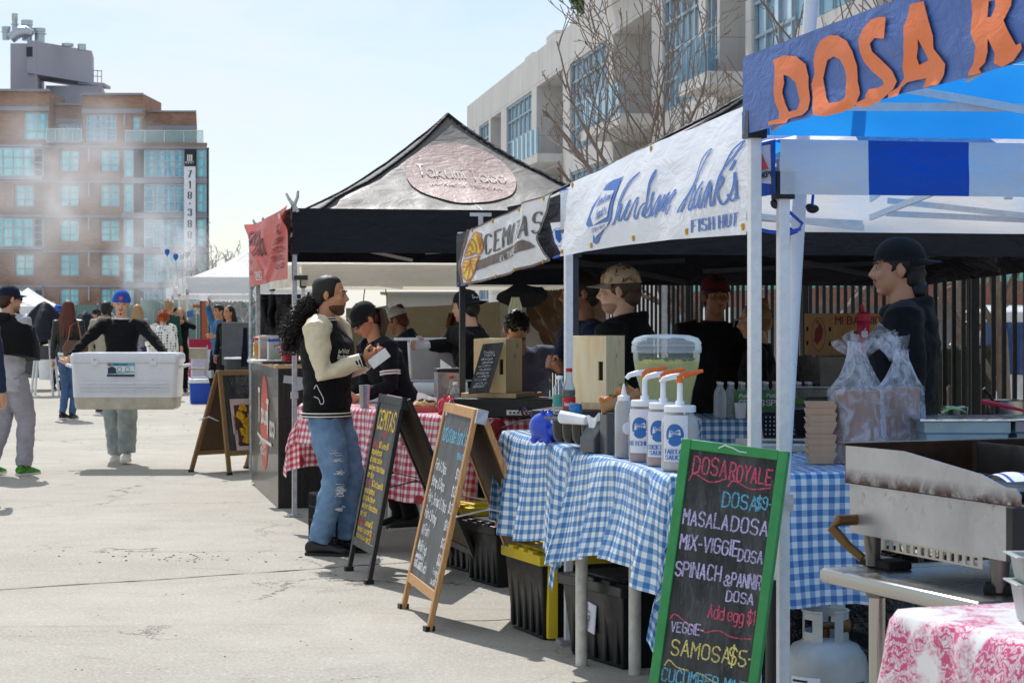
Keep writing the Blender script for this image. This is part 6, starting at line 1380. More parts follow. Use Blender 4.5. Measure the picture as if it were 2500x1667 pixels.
  if hairstyle == 'frizz':
   q=random.Random(9)
   for _ in range(260):
    d=V((q.gauss(0, 1), q.gauss(.25, 1), q.gauss(.2, 1))).normalized()
    if d.y < -.55 and d.z < .5: continue
    p=V((d.x * .1, .02 + d.y * .1, .015 + d.z * .105)); m.tube([hp(*(p * .8)), hp(*(p * 1.08)), hp(*(p * 1.2 + V((q.gauss(0, .018), q.gauss(0, .018), q.gauss(0, .018) - .02))))], [.014, .011, .003], 5)
  fin(m, 'hair', hair, angle=60)
 # --- garments
 bk=bulk; m=MB()
 secs=[(hem, .162 * bk, .122 * bk, .0), (.93, .160 * bk, .118 * bk, 0), (1.06, .155 * bk, .115 * bk, -.004), (1.2, .172 * bk, .128 * bk, -.008), (1.33, .188 * bk, .128 * bk, .0), (1.415, .178 * bk ** .5, .102, .006), (1.455, .115, .08, .012), (1.485, .074, .07, .014)]
 m.loft([[T(math.cos(a) * rx, math.sin(a) * ry + yo, z) for a in [2 * math.pi * j / 24 for j in range(24)]] for z, rx, ry, yo in secs])
 def slv(mm, i, ext=0):
  w_=el[i].lerp(wt[i], sleeve_len); sh_in=sh[i].lerp(nb, .4)
  mm.tube([sh_in + V((0, 0, -.02)), sh[i] + V((0, 0, -.008)), sh[i].lerp(el[i], .45), el[i], el[i].lerp(w_, .55), w_], [.072 * bk, .078 * bk ** .6, .068 * bk ** .6, .058 * bk ** .6, .052 * bk ** .5, .044], 14)
 if sleeve is None:
  slv(m, 0); slv(m, 1)
 if hood:
  m.tube([T(math.cos(a) * .098, .015 + math.sin(a) * .085, 1.475 + .022 * math.sin(a)) for a in [2 * math.pi * j / 16 for j in range(16)]], .036, 10, closed=True)
  m.loft([[T(math.cos(a) * rx, yo + math.sin(a) * ry, z) for a in [2 * math.pi * j / 16 for j in range(16)]] for z, rx, ry, yo in ((1.27, .03, .02, .12), (1.33, .11, .04, .115), (1.42, .14, .06, .09), (1.49, .12, .06, .06), (1.52, .06, .03, .05))])
 tp=fin(m, 'jacket' if sleeve else 'top', top, remesh=vox, wr=torso_wr, ws=8)
 if sleeve:
  for i in (0, 1): m=MB(); slv(m, i); fin(m, 'sleeve', sleeve, tp, remesh=vox, wr=torso_wr * .9, ws=10)
 if cuffs:
  for i in (0, 1):
   d=(wt[i] - el[i]).normalized(); w_=el[i].lerp(wt[i], sleeve_len); m=MB(); m.tube([w_ - d * .035, w_ + d * .02], [.047, .042], 16); fin(m, 'cuff', cuffs, tp)
 m=MB()
 m.loft([[V((math.cos(a) * rx, math.sin(a) * ry, z)) for a in [2 * math.pi * j / 20 for j in range(20)]] for z, rx, ry in ((.78, .15 * baggy ** .5, .115), (.88, .158, .118), (.98, .15, .112), (1.02, .145, .108))])
 for i in (0, 1):
  lo=an[i] + V((0, 0, -.0)); m.tube([hp_[i] + V((0, 0, .02)), hp_[i].lerp(kn[i], .5), kn[i], kn[i].lerp(lo, .55), lo], [.098, .092 * baggy, .074 * baggy, .068 * baggy, .062 * baggy], 16)
 fin(m, 'trousers', bottom or DEND, remesh=vox, wr=.010, ws=9)
 for i in (0, 1):
  f=V((0, -1, 0)); a=an[i]; dz=a.z - .085
  ft=(V(ank[i]) - kn[i]); tilt=0
  m=MB(); rings=[]
  for y, w_, h0, h1 in ((.085, .028, .02, .075), (.06, .036, .0, .1), (0, .04, .0, .105), (-.07, .042, .0, .085), (-.14, .047, .0, .06), (-.185, .04, .0, .045), (-.205, .02, .006, .03)):
   rings.append([a + V((math.cos(q) * w_, y, -.085 + h0 + (h1 - h0) * (.5 + .5 * math.sin(q)))) for q in [2 * math.pi * j / 14 for j in range(14)]])
  m.loft(rings); so_=fin(m, 'shoe', shoes or BLKP)
  m=MB(); m.loft([[a + V((x * 1.06, y, z)) for x, y in ((-.03, .085), (-.044, 0), (-.05, -.14), (-.03, -.2), (.03, -.2), (.05, -.14), (.044, 0), (.03, .085))] for z in (-.088, -.066)]); fin(m, 'sole', sole or M('sole_white', 'd8d6d0', .6), so_)
 # --- headgear
 if cap:
  kind, cm=cap[0], cap[1]; back=-1 if kind == 'back' else 1
  m=MB(); up=.03
  def dome(u, v):
   a=u * 2 * math.pi; b_=v * math.pi / 2; r=math.cos(b_); return hp(math.cos(a) * .091 * r, .012 + math.sin(a) * .109 * r, up + .012 + (.098 if kind != 'beanie' else .112) * math.sin(b_) ** .9)
  m.open=True; m.grid(dome, 28, 10, closeu=True)
  if kind == 'beanie':
   m.loft([[hp(math.cos(a) * .09 * q, .012 + math.sin(a) * .108 * q, z) for a in [2 * math.pi * j / 28 for j in range(28)]] for z, q in ((.018, 1.02), (.02, 1.06), (.058, 1.07), (.066, 1.02))], cap=False)
  else:
   m.tube([hp(math.cos(a) * .091, .012 + math.sin(a) * .109, up + .012) for a in [2 * math.pi * j / 24 for j in range(24)]], .004, 6, closed=True)
  cp_=fin(m, 'cap', cm)
  if kind in ('cap', 'back'):
   m=MB()
   def brim(u, v):
    a=R(200 + 140 * u) if back > 0 else R(20 + 140 * u); x, y=math.cos(a) * .089, math.sin(a) * .107; ext=.075 * v * (math.sin(math.pi * u) ** .6)
    return hp(x * (1 + .02 * v), .012 + y - back * ext, up + .012 - .012 * v - .022 * (abs(u - .5) * 2) ** 2 * v)
   m.open=True; m.grid(brim, 20, 5); fin(m, 'brim', cap[2] if len(cap) > 2 else cm, cp_, solid=.003)
   m=MB(); m.ell(hp(0, .012, up + .112), (.007, .007, .004), n=8); fin(m, 'button', cm, cp_)
 if glasses:
  m=MB()
  for s_ in (-1, 1): m.ell(hp(s_ * .032, -.1, .004), (.024, .005, .018), Hm, 12); m.tube([hp(s_ * .055, -.095, .008), hp(s_ * .079, -.02, .008), hp(s_ * .08, .02, .0)], .003, 5)
  m.tube([hp(-.01, -.103, .008), hp(.01, -.103, .008)], .003, 5); fin(m, 'glasses', M('sunglasses', '101012', .1))
 return dict(o=t, k=k, hp=hp, T=T, sh=sh, el=el, wt=wt, nb=nb, fin=fin, Hm=Hm, an=an, kn=kn, top=tp)
def hand(m, w_, d, mode, nrm, th):
 """palm, four bent fingers and a thumb from wrist w_, pointing along d, palm facing nrm"""
 nrm=(nrm - d * nrm.dot(d)).normalized(); s_=d.cross(nrm) * th      # s_ points to the thumb side
 c=w_ + d * .05; m.loft([[w_ + d * t_ + s_ * math.cos(q) * a + nrm * math.sin(q) * b_ for q in [2 * math.pi * j / 12 for j in range(12)]] for t_, a, b_ in ((-.01, .026, .02), (.02, .033, .018), (.06, .041, .016), (.092, .039, .013))])
 cu={'relax': .45, 'grip': 1.25, 'flat': .1, 'fist': 1.5}[mode]
 for i, (o, L_) in enumerate(((.030, .072), (.010, .082), (-.010, .077), (-.029, .06))):
  p=w_ + d * .085 + s_ * o; dd=d + s_ * o * 1.5; pts=[p]; a=0
  for seg_ in (.42, .32, .26):
   a += cu * (.75 if seg_ == .42 else 1); v=(dd.normalized() * math.cos(a) + nrm * math.sin(a)); pts.append(pts[-1] + v * L_ * seg_)
  m.tube(pts, [.0105, .0098, .009, .007], 8); m.ell(pts[-1], .0072, n=6, m=5)
 p=w_ + d * .028 + s_ * .028; v1=(d * .6 + s_ * .75 + nrm * (.25 + cu * .35)).normalized(); v2=(d * .9 + s_ * (.25 - cu * .2) + nrm * (.2 + cu * .4)).normalized()
 m.tube([p, p + v1 * .035, p + v1 * .035 + v2 * .03, p + v1 * .035 + v2 * .052], [.014, .0125, .0105, .008], 8)
def curly(m, hp, k):
 q=random.Random(12)
 for j in range(620):
  f=q.random(); ax=hp(0, .115, -.02).lerp(hp(.0, .25, -.30), f); r=.03 + .085 * math.sin(math.pi * min(1, f * 1.05)) ** .8
  d=V((q.gauss(0, 1), q.gauss(0, 1), q.gauss(0, 1))).normalized() * r * q.random() ** .4; p=ax + d; pts=[]
  a0=q.uniform(0, 6.28); rr=q.uniform(.008, .016); L_=q.uniform(.05, .12); dr=(V((q.gauss(0, .4), q.gauss(.2, .3), -1)) + d * 3).normalized(); e1=dr.orthogonal().normalized(); e2=dr.cross(e1)
  for i in range(10): a=a0 + i * 1.5; pts.append(p + dr * L_ * i / 9 + (e1 * math.cos(a) + e2 * math.sin(a)) * rr)
  m.tube(pts, [.0028] * 8 + [.002, .0012], 4)
 m.tube([hp(0, .09, .0), hp(0, .13, -.05), hp(0, .2, -.17), hp(0, .25, -.3)], [.03, .05, .06, .02], 10)
def W(P, wx): return P['o'].matrix_basis.inverted() @ wx if False else None
def loc_of(o_loc, face, k, world):                     # a world point in a person's own unscaled frame
 m=Matrix.Translation(V(o_loc)) @ Matrix.Rotation(R(face), 4, 'Z'); return (m.inverted() @ V(world)) / k
# --- the man in the varsity jacket with a phone
gv=G(798, 1350); fv_=76; kv=1.014
ph=A(912, 884, 13.05)
wv=[V((-.11, -.27, 1.225)), V((.05, -.29, 1.23))]
BLKC=cl('black', '0f1013'); CREAM=M('sleeve_cream', 'd9cfb2', .5, var=.1, vs=10, coat=.1)
P=person('long haired man in black varsity jacket with cream sleeves looking up from his phone', gv, fv_, 1.775, 'tan', cl('wool_black', '0e0f13'), DEN, M('sneaker_black', '17171b', .3), HBLK, lean=0, head=(6, 2, 0), wr=wv, poles=[(-.1, .3, -1.2), (.2, .3, -1.2)], bulk=1.28, sleeve=CREAM, hairstyle='curlypony', hem=.86, baggy=1.18, beard='full', hands=('grip', 'grip'), hand_n=[(.7, -.2, .6), (-.7, -.2, .6)], vox=.009, cuffs=cl('cuff', '1b1c22'), ank=[V((-.12, .01, .085)), V((.1, -.07, .085))], sole=BLKP)
WHS=M('stripe_white', 'e2e0d8', .7)
T_, fin=P['T'], P['fin']
for z, nm in ((.872, 'hem'), (.892, 'hem')):
 m=MB(); m.tube([T_(math.cos(a) * .2095, math.sin(a) * .159, z) for a in [2 * math.pi * j / 40 for j in range(40)]], .0045, 6, closed=True); fin(m, 'hem_stripe', WHS, P['top'])
for r in (.079, .086): m=MB(); m.tube([T_(math.cos(a) * r * 1.02, math.sin(a) * r * .98 + .01, 1.492 - (r - .079) * 2.2 - .02 * math.cos(a + math.pi / 2) * 0) for a in [2 * math.pi * j / 30 for j in range(30)]], .0035, 6, closed=True); fin(m, 'collar_stripe', WHS, P['top'])
for i in (0, 1):
 d=(P['wt'][i] - P['el'][i]).normalized(); w_=P['el'][i].lerp(P['wt'][i], .97)
 for o in (-.022, -.004): m=MB(); m.tube([w_ + d * o, w_ + d * (o + .006)], [.0482, .0478], 16); fin(m, 'cuff_stripe', WHS, P['top'])
sx_=-1
def jk(x, y, h=0): a=R(206) + x / .22; return T_(math.cos(a) * (.238 + h), math.sin(a) * (.166 + h), y)
pn=Pen(jk, .004)
for i, a in enumerate(('Wild', 'Bodega', 'de Leon', 'New York')): pn.text(a, .085, 1.27 - i * .034, .024, .004, width=.1, slant=.3, jit=.2, step=.01)
pn.line(chaikin([(-.1, 1.05), (-.08, 1.08), (-.06, 1.04), (-.03, 1.0), (-.02, .96), (-.05, .95), (-.06, .99), (-.1, 1.0)], 2), .005); pn.line([(-.11, 1.32), (-.09, 1.3), (-.1, 1.26), (-.08, 1.22), (-.1, 1.2)], .005)
for v in pn.mb.b.verts: v.co *= P['k']
pn.mb.build('stitched_writing', WHS, P['top'], local=True, angle=0)
m=MB(); c=ph; t=None
dph=(A(940, 864, 13.2) - A(908, 888, 13.22)).normalized()
ax2=dph.cross(V((.3, -.9, .3))).normalized()
ph=thing('phone', A(905, 885, 13.0), 'phone held in the varsity jacket man\'s hands', 'phone'); m=MB(); m.rbox(A(926, 875, 13.2), dph * .068, ax2 * .032, dph.cross(ax2) * .0045); m.build('case', M('phone_white', 'd8dadf', .25), ph, bev=.002); m=MB(); m.rbox(A(926, 875, 13.2) + dph.cross(ax2) * .0052, dph * .058, ax2 * .028, dph.cross(ax2) * .0006); m.build('screen', M('phone_screen', '121418', .1), ph)
m=MB(); q=random.Random(2); m.open=True
for lg in (0, 1):
 for cx, cz, n_, wd in ((0, .62, 10, .05), (.01, .52, 8, .04), (-.01, .42, 16, .06), (.0, .3, 8, .035)):
  kx=P['kn'][lg]
  for _ in range(n_):
   z=cz + q.gauss(0, .018); a0=R(-90 + (25 if lg else -55)) + q.gauss(0, .1); r=.089 if z > .5 else .083; ctr=V((P['kn'][lg].x, P['kn'][lg].y * (1.0 if z < .5 else (.93 - z) / .43), 0)); w2=wd * q.uniform(.5, 1) / r
   m.tube([ctr + V((math.cos(a0 + w2 * (j / 5 - .5)) * (r * 1.06 + .006), math.sin(a0 + w2 * (j / 5 - .5)) * (r * 1.06 + .006), z + q.gauss(0, .003))) for j in range(6)], .0028, 4)
m.open=False; fin(m, 'torn_threads', M('thread_white', 'c9ced6', .9))
# --- the man carrying the white cooler
gm=G(297, 1128)
P=person('man in blue beanie and black sweater carrying a big white cooler', gm, 2, 1.75, 'light', BLKC, M('jeans_washed', 'a4aca8', .9, var=.3, vs=7, col2='74828c', bump=.4, bs=200, bd=.002), M('sneaker_white', 'd8d2ca', .5), HBLK, head=(6, 2, 3), wr=[(-.535, -.36, 1.03), (.565, -.36, 1.03)], poles=[(-.9, .5, .3), (.9, .5, .3)], hairstyle='none', cap=('beanie', cl('beanie_blue', '2b54b0')), hem=.9, baggy=1.45, beard='goatee', hands=('grip', 'grip'), hand_n=[(.1, -.3, 1), (-.1, -.3, 1)], vox=.011, ank=[V((-.07, .1, .085)), V((.085, -.2, .11))], bulk=.98, sleeve_len=.95)
m=MB(); hp=P['hp']
for j in range(9): m.tube([hp(-.085, .03 + j * .006, -.01), hp(-.11 - .003 * j, .04, -.1), hp(-.1, .05, -.14)], [.012, .012, .004], 5)
P['fin'](m, 'hair', HBLK)
pn=Pen(lambda x, y, h=0: hp(x, -.115 - h + abs(x) * .3, .06 + y), .002); pn.text('NY', 0, -.014, .034, .008, 'c', contrast=.4, width=.03, step=.005); pn.text('Y', 0, -.014, .03, .006, 'c', step=.005)
for v in pn.mb.b.verts: v.co *= P['k']
pn.mb.build('emblem', M('emblem_orange', 'e0502a', .7), P['o'], local=True, angle=0)
m=MB(); m.tube([P['T'](math.cos(a) * .069, math.sin(a) * .066 + .01, 1.484) for a in [2 * math.pi * j / 24 for j in range(24)]], .008, 6, closed=True); P['fin'](m, 'shirt_collar', WHP)
m=MB(); m.open=True
cw_=V((A(315, 765, 21.4).x, 21.36, .585)); t=thing('cooler', cw_, 'big white cooler with a sticker carried by the man in the blue beanie', 'cooler')
def rr(w_, d_, z, r=.05, n=6): return [cw_ + V((sx_ * (w_ / 2 - r) + r * math.cos(a), sy_ * (d_ / 2 - r) + r * math.sin(a), z)) for sx_, sy_, a0 in ((1, 1, 0), (-1, 1, 90), (-1, -1, 180), (1, -1, 270)) for a in [R(a0 + 90 * i / n) for i in range(n + 1)]]
CWH=M('cooler_white', 'e6e9f0', .3, var=.04, coat=.3); CWD=M('cooler_dirty', 'cfcabb', .5, var=.15, vs=9, col2='b3ab97')
m=MB(); m.loft([rr(.96, .38, 0), rr(1.0, .42, .02), rr(1.02, .43, .125)]); m.build('base_band', CWD, t)
m=MB(); m.loft([rr(1.03, .44, .122), rr(1.06, .46, .46)]); bd=m.build('body', CWH, t)
m=MB(); m.loft([rr(1.07, .47, .462), rr(1.085, .48, .475), rr(1.085, .48, .535), rr(1.05, .45, .56), rr(.9, .34, .566)]); m.build('lid', CWH, t)
for i in range(4):
 m=MB(); z=.17 + i * .032; m.tube([cw_ + V((-.44, -.222 - .0006 * i * 30, z)), cw_ + V((.44, -.222 - .0006 * i * 30, z))], .009, 8); m.build('rib', CWH, bd)
for x in (-.29, .29): m=MB(); m.box(cw_ + V((x, -.238, .48)), (.07, .014, .085)); lt=m.build('latch', CWH, t, bev=.005); m=MB(); m.ell(cw_ + V((x, -.247, .495)), (.006, .003, .006), n=8); m.build('screw', BLKP, lt)
for s_ in (-1, 1):
 m=MB(); m.tube([cw_ + V((s_ * .53, -.1, .42)), cw_ + V((s_ * .6, -.08, .44)), cw_ + V((s_ * .6, .08, .44)), cw_ + V((s_ * .53, .1, .42))], .016, 8); m.build('handle', CWH, t)
sf=flat(cw_ + V((-.165, -.237, .33)), (1, 0, 0), (0, 0, 1))
m=MB(); m.poly([sf(0, 0), sf(.265, 0), sf(.265, .135), sf(0, .135)]); st=m.build('sticker', M('sticker_white', 'e8eef2', .5), bd)
pn=Pen(sf, .002); pn.line([(.005, .12), (.26, .12)], .03).line([(.005, .03), (.26, .045)], .012); pn.build('sticker_blue', M('sticker_cyan', '5ab4d0', .5), st)
pn=Pen(sf, .003); pn.line([(.002, .01), (.263, .01)], .022).fill([(a, b_) for a, b_ in ((.005, .03), (.09, .03), (.085, .08), (.05, .1), (.005, .085))]); pn.build('sticker_dark', M('sticker_navy', '27384e', .5), st)
pn=Pen(sf, .006); pn.text('Quick & Cool', .065, .112, .016, .004, width=.13).line(circ(.12, .07, .022, n=14), .004).line(circ(.2, .07, .022, n=14), .004); pn.build('sticker_lettering', M('sticker_ink', '2a4a6a', .5), st)
pn=Pen(sf, .006); pn.fill(circ(.025, .115, .014, n=12)); pn.build('sticker_seal', M('sticker_red', 'c83a44', .5), st)
# --- people along the open side of the yard
g=G(20, 1160); GRYM=cl('grey_marl', 'a2a2a8');
P=person('man in navy cap and grey sweats with a black jacket over his shoulders', g, 150, 1.79, 'light', M('sweat_grey', 'b4b4ba', .9, bump=.4, bs=200, bd=.002), M('sweatpants', '9a98a2', .9, var=.15, bump=.4, bs=200, bd=.002), M('runner_green', '57b830', .4, var=.4, vs=30, col2='1e2a1e'), HBRN, head=(-22, 0, 0), cap=('cap', cl('navy', '1a2136')), hairstyle='short', baggy=1.2, hem=.78, bulk=1.08, beard='stubble', glasses=True, wr=[(-.15, -.2, 1.12), (.3, -.12, 1.06)], ank=[V((-.1, -.1, .085)), V((.12, .12, .1))])
m=MB(); m.loft([[P['T'](math.cos(a) * rx * (1 + .03 * math.sin(a * 5)), math.sin(a) * ry, z + zz * math.sin(a)) for a in [2 * math.pi * j / 30 for j in range(30)]] for z, rx, ry, zz in ((1.1, .34, .215, .04), (1.25, .325, .205, .02), (1.38, .29, .17, .01), (1.46, .18, .12, 0), (1.49, .08, .08, 0))]); m.jitter(.02, 9, 3); m.tube([P['T'](-.1, .1, 1.47), P['T'](.0, .13, 1.48), P['T'](.12, .1, 1.46)], .04, 10); P['fin'](m, 'draped_jacket', BLKC)
g=G(-28, 1290)
P=person('person in navy clothes cut off at the picture edge, only hip and leg in view', g, 20, 1.78, 'light', cl('navy_top', '26324e'), cl('navy_trousers', '25375a'), None, HBRN, bulk=1.1, baggy=1.15, hairstyle='short') if False else None
g=V((A(-68, 765, 17.5).x, 17.5, 0)); P=person('person in navy sweat suit walking past at the yard side edge', g, 160, 1.72, 'light', cl('navy_top', '26324e'), cl('navy_trousers', '25375a'), None, HBRN, bulk=1.12, baggy=1.3, hairstyle='short', ank=[V((-.1, .15, .1)), V((.1, -.1, .085))])
g=G(168, 1024); LEA=M('leather_black', '1b1c20', .35, var=.2, bump=.5, bs=60, bd=.004)
P=person('red haired woman in black leather jacket and blue jeans seen from behind', g, 172, 1.72, 'pale', LEA, M('jeans_blue', '46628a', .85, var=.25, vs=9, bump=.4, bs=300, bd=.002), M('flat_black', '141416', .4), HAIR('auburn', '5a2a1c'), hairstyle='longred', hem=.98, bulk=.93, baggy=.88, head=(-20, 0, 0), ank=[V((-.05, .0, .085)), V((.06, .1, .1))], wr=[(-.2, -.05, .9), (.26, -.03, .87)])
m=MB(); m.loft([[P['T'](math.cos(a) * .165, math.sin(a) * .125, z) for a in [2 * math.pi * j / 24 for j in range(24)]] for z in (.86, .9, .99)]); sh_=P['fin'](m, 'striped_shirt', M('shirt_white', 'e4e2dc', .8))
for z in (.88, .91, .94): m=MB(); m.tube([P['T'](math.cos(a) * .167, math.sin(a) * .127, z) for a in [2 * math.pi * j / 24 for j in range(24)]], .005, 5, closed=True); P['fin'](m, 'shirt_stripe', BLKC, sh_)
bgc=A(184, 868, 30.6); t=thing('shoulder_bag', bgc, 'brown patterned shoulder bag on the red haired woman\'s arm', 'bag'); m=MB(); m.loft([[bgc + V((math.cos(a) * w_, math.sin(a) * .07, z)) for a in [2 * math.pi * j / 16 for j in range(16)]] for z, w_ in ((0, .17), (.12, .19), (.22, .13))]); m.build('bag_body', M('bag_brown', '5a3d2c', .5, var=.5, vs=70), t); m=MB(); m.tube([bgc + V((-.1, -.05, .2)), bgc + V((-.06, -.06, .42)), bgc + V((.04, -.03, .5)), bgc + V((.1, -.05, .2))], .008, 6); m.build('strap', M('strap_tan', '9a6a3c', .5), t)
m=MB()
def bgp(label, px, Y, H, face, topc, botc, hair=HBLK, hs='short', skin='tan', **kw):
 return person(label, V((A(px, 765, Y).x, Y, 0)), face, H, skin, topc, botc, None, hair, hairstyle=hs, vox=.016, **kw)
P4=bgp('older man in bright blue cap steadying the loaded cart', 142, 43.5, 1.7, 20, cl('vest_navy', '2a3a52'), DEND, hs='short', skin='light', cap=('cap', cl('cap_blue', '2a62c8')), glasses=True, wr=[(-.4, -.35, 1.0), (.2, -.1, .9)], head=(10, 10, 0))
bgp('woman in sunglasses half hidden behind the man with draped jacket', 33, 36, 1.66, 30, cl('olive', '6a6a50'), DEND, HBRN, 'long', 'pale', glasses=True)
bgp('man in beige hooded sweater walking off behind the cooler carrier', 258, 33, 1.72, 165, cl('beige', 'a39c8c'), cl('khaki', '7a7460'), HBLK, 'short', 'brown', hood=True, bulk=1.1)
bgp('woman with dark cap seen low beside the folded black canopy', 237, 46, 1.62, -60, cl('teal_top', '5f8078'), DEND, HBRN, 'long', 'light', cap=('cap', cl('cap_dark', '24262c')), wr=[(-.3, -.3, 1.25), None])
bgp('fair haired person mostly hidden behind the beanie man\'s shoulder', 335, 40, 1.7, 170, cl('grey_top', '8a8a90'), DEND, HAIR('fair', 'a8845a'), 'long', 'pale')
DOT=bpy.data.materials.new('polka_dot'); t_=NT(DOT); o_=t_.n('TexCoord').outputs['Object']
vv_=t_.n('TexVoronoi', {'Vector': o_, 'Scale': 21, 'Randomness': .15}).outputs['Distance']; finish(t_, t_.mix(t_.math('LESS_THAN', vv_, .36), lin('e6e4e0'), lin('16161a')), .8)
bgp('curly red haired woman in white blouse with black polka dots', 398, 38, 1.6, 160, DOT, DEND, HAIR('orange_red', 'b0542c'), 'frizz', 'pale', bulk=1.25, vox=.016) if False else person('curly red haired woman in white blouse with black polka dots', V((A(398, 765, 38).x, 38, 0)), 160, 1.58, 'pale', DOT, DEND, None, HAIR('orange_red', 'b0542c'), hairstyle='frizz', bulk=1.3, vox=.016)
bgp('tall person with fair top knot in dark green shirt', 412, 41, 1.78, 150, cl('green_dark', '23443a'), DEND, HAIR('fair', 'a8845a'), 'bun', 'light')
bgp('person in black raising both hands to the face beyond the polka dot blouse', 440, 41.5, 1.64, 10, BLKC, BLKC, HAIR('fair', 'a8845a'), 'long', 'light', wr=[(-.06, -.22, 1.45), (.06, -.22, 1.45)], poles=[(-1, 0, -.4), (1, 0, -.4)])
bgp('dark capped person between the top knot and the raised hands', 424, 44, 1.66, 40, BLKC, BLKC, HBLK, 'short', 'light', cap=('cap', BLKC))
bgp('cook reaching up under the white canopy beside the wooden post', 536, 36, 1.68, -40, cl('blue_shirt', '3f6a94'), BLKC, HBLK, 'short', 'tan', wr=[(-.1, -.2, 1.75), (.2, -.3, 1.2)])
bgp('dark haired cook in black beside the grey upright panel', 560, 34.5, 1.66, -30, BLKC, BLKC, HBLK, 'long', 'tan')
# --- behind the sandwich and taco tables
g=V((A(985, 765, 15.3).x, 15.3, 0))
P=person('woman in black cap and navy jacket with white arm stripes, head bent over her work', g, -62, 1.66, 'tan', cl('navy_black', '10121a'), BLKC, None, HBRN, lean=26, head=(0, 36, 0), hairstyle='pony', cap=('cap', cl('cap_black', '16171a')), bulk=1.12, glasses=True, wr=[(-.05, -.42, 1.0), (.12, -.42, 1.0)], vox=.011)
for o in (.0, .022):
 a, b_=P['sh'][0], P['el'][0]; c=a.lerp(b_, .62 + o * 3); d=(b_ - a).normalized(); m=MB(); m.tube([c, c + d * .011], [.0785, .0775], 18); P['fin'](m, 'arm_stripe', WHS, P['top'])
 a, b_=P['sh'][1], P['el'][1]; c=a.lerp(b_, .62 + o * 3); d=(b_ - a).normalized(); m=MB(); m.tube([c, c + d * .011], [.0785, .0775], 18); P['fin'](m, 'arm_stripe', WHS, P['top'])
pn=Pen(lambda x, y, h=0: P['hp'](-.03 + x, -.092 - h + x * .3, .075 + y), .003); pn.line([(-.02, .03), (0, 0), (.012, .012)], .004).text('Taco', -.01, -.02, .016, .003, width=.05)
for v in pn.mb.b.verts: v.co *= P['k']
pn.mb.build('emblem', WHS, P['o'], local=True, angle=0)
person('woman in white cap bending down beyond the taco table', V((A(1036, 765, 18.6).x, 18.6, 0)), -100, 1.62, 'tan', cl('charcoal', '3a3c42'), BLKC, None, HAIR('ginger', '6e3a22'), lean=22, head=(0, 20, 0), hairstyle='bun', cap=('cap', M('cap_white', 'e8e4dc', .8)), hood=True, vox=.014)
person('woman in grey cap with ginger hair looking down beside the white capped one', V((A(1072, 765, 18.0).x, 18.0, 0)), 75, 1.60, 'tan', cl('charcoal', '3a3c42'), BLKC, None, HAIR('ginger', '6e3a22'), lean=20, head=(0, 24, 0), hairstyle='pony', cap=('cap', M('cap_grey', '6f6e66', .9)), hood=True, vox=.014)
g=V((A(1165, 765, 16.0).x, 16.0, 0))
P=person('man in backwards black cap with gloved arm stretched over the tortilla bin', g, -128, 1.70, 'light', BLKC, BLKC, None, HBLK, lean=8, head=(8, 4, 0), hairstyle='short', cap=('back', cl('cap_black', '16171a')), wr=[loc_of(g, -128, 1.70 / 1.75, A(1042, 843, 15.9)), loc_of(g, -128, 1.7 / 1.75, A(1120, 900, 15.7))], vox=.011, hands=('relax', 'relax'))
m=MB(); w_=P['wt'][0]; d=(P['wt'][0] - P['el'][0]).normalized(); hand(m, w_ + d * .002, d, 'relax', V((1, -.1, 0)), 1)
for v in m.b.verts: v.co=w_ + (v.co - w_) * 1.12
m.tube([w_ - d * .03, w_ + d * .02], [.036, .034], 12); P['fin'](m, 'glove', M('glove_clear', 'd4d8dc', .4, trans=.2), remesh=.008)
pn=Pen(lambda x, y, h=0: P['hp'](.01 + x, .121 + h - abs(x) * .4, .07 + y), .003); pn.text('Takumi Taco', .03, 0, .02, .0035, width=.08)
pn=Pen(lambda x, y, h=0: P['hp'](.06 - x, .118 + h - abs(.06 - x) * .35, .06 + y), .004); pn.text('T', 0, 0, .026, .004, contrast=.3).text('akumi', .014, 0, .016, .003, width=.04).text('T', .06, 0, .026, .004).text('aco', .074, 0, .016, .003, width=.03)
for v in pn.mb.b.verts: v.co *= P['k']
pn.mb.build('emblem_lettering', WHS, P['o'], local=True, angle=0)
g=V((A(1278, 765, 13.9).x, 13.9, 0))
person('man in slate blue sweater with black hair stooping behind the pine crate', g, 15, 1.76, 'tan', M('slate_sweater', '5a5f74', .9, bump=.6, bs=160, bd=.003), DEND, None, HBLK, lean=46, side=-16, head=(-12, 48, 0), hairstyle='spiky', bulk=1.15, wr=[(-.15, -.62, .98), (.16, -.5, .93)], poles=[(-.6, .4, -.6), (.9, .3, .3)], vox=.011)
# --- behind the fish stall
g=V((A(1424, 765, 12.2).x, 12.2, 0))
person('man in navy T-shirt partly hidden by the white pole, forearms forward', g, -70, 1.77, 'brown', cl('navy_shirt', '1c2440'), BLKC, None, HAIR('dark', '231812'), head=(-6, 4, 0), hairstyle='short', wr=[loc_of(g, -70, 1.01, A(1362, 890, 11.85)), loc_of(g, -70, 1.01, A(1380, 893, 11.9))], hands=('grip', 'grip'), bulk=1.05, vox=.011)
g=V((A(1522, 765, 11.3).x, 11.3, 0)); CAMO=bpy.data.materials.new('desert_camo'); t_=NT(CAMO); o_=t_.n('TexCoord').outputs['Object']; pix=t_.n('VectorMath', {0: o_, 1: (.006, .006, .006)}, operation='SNAP').outputs[0]
f1=t_.noise(pix, 26, 3); f2=t_.noise(t_.n('Mapping', {'Vector': pix, 'Location': (4, 2, 1)}).outputs[0], 30, 3)
finish(t_, t_.mix(t_.math('GREATER_THAN', f2, .62), t_.mix(t_.math('GREATER_THAN', f1, .56), lin('cdb89c'), lin('a58a64')), lin('6f4c30')), .85)
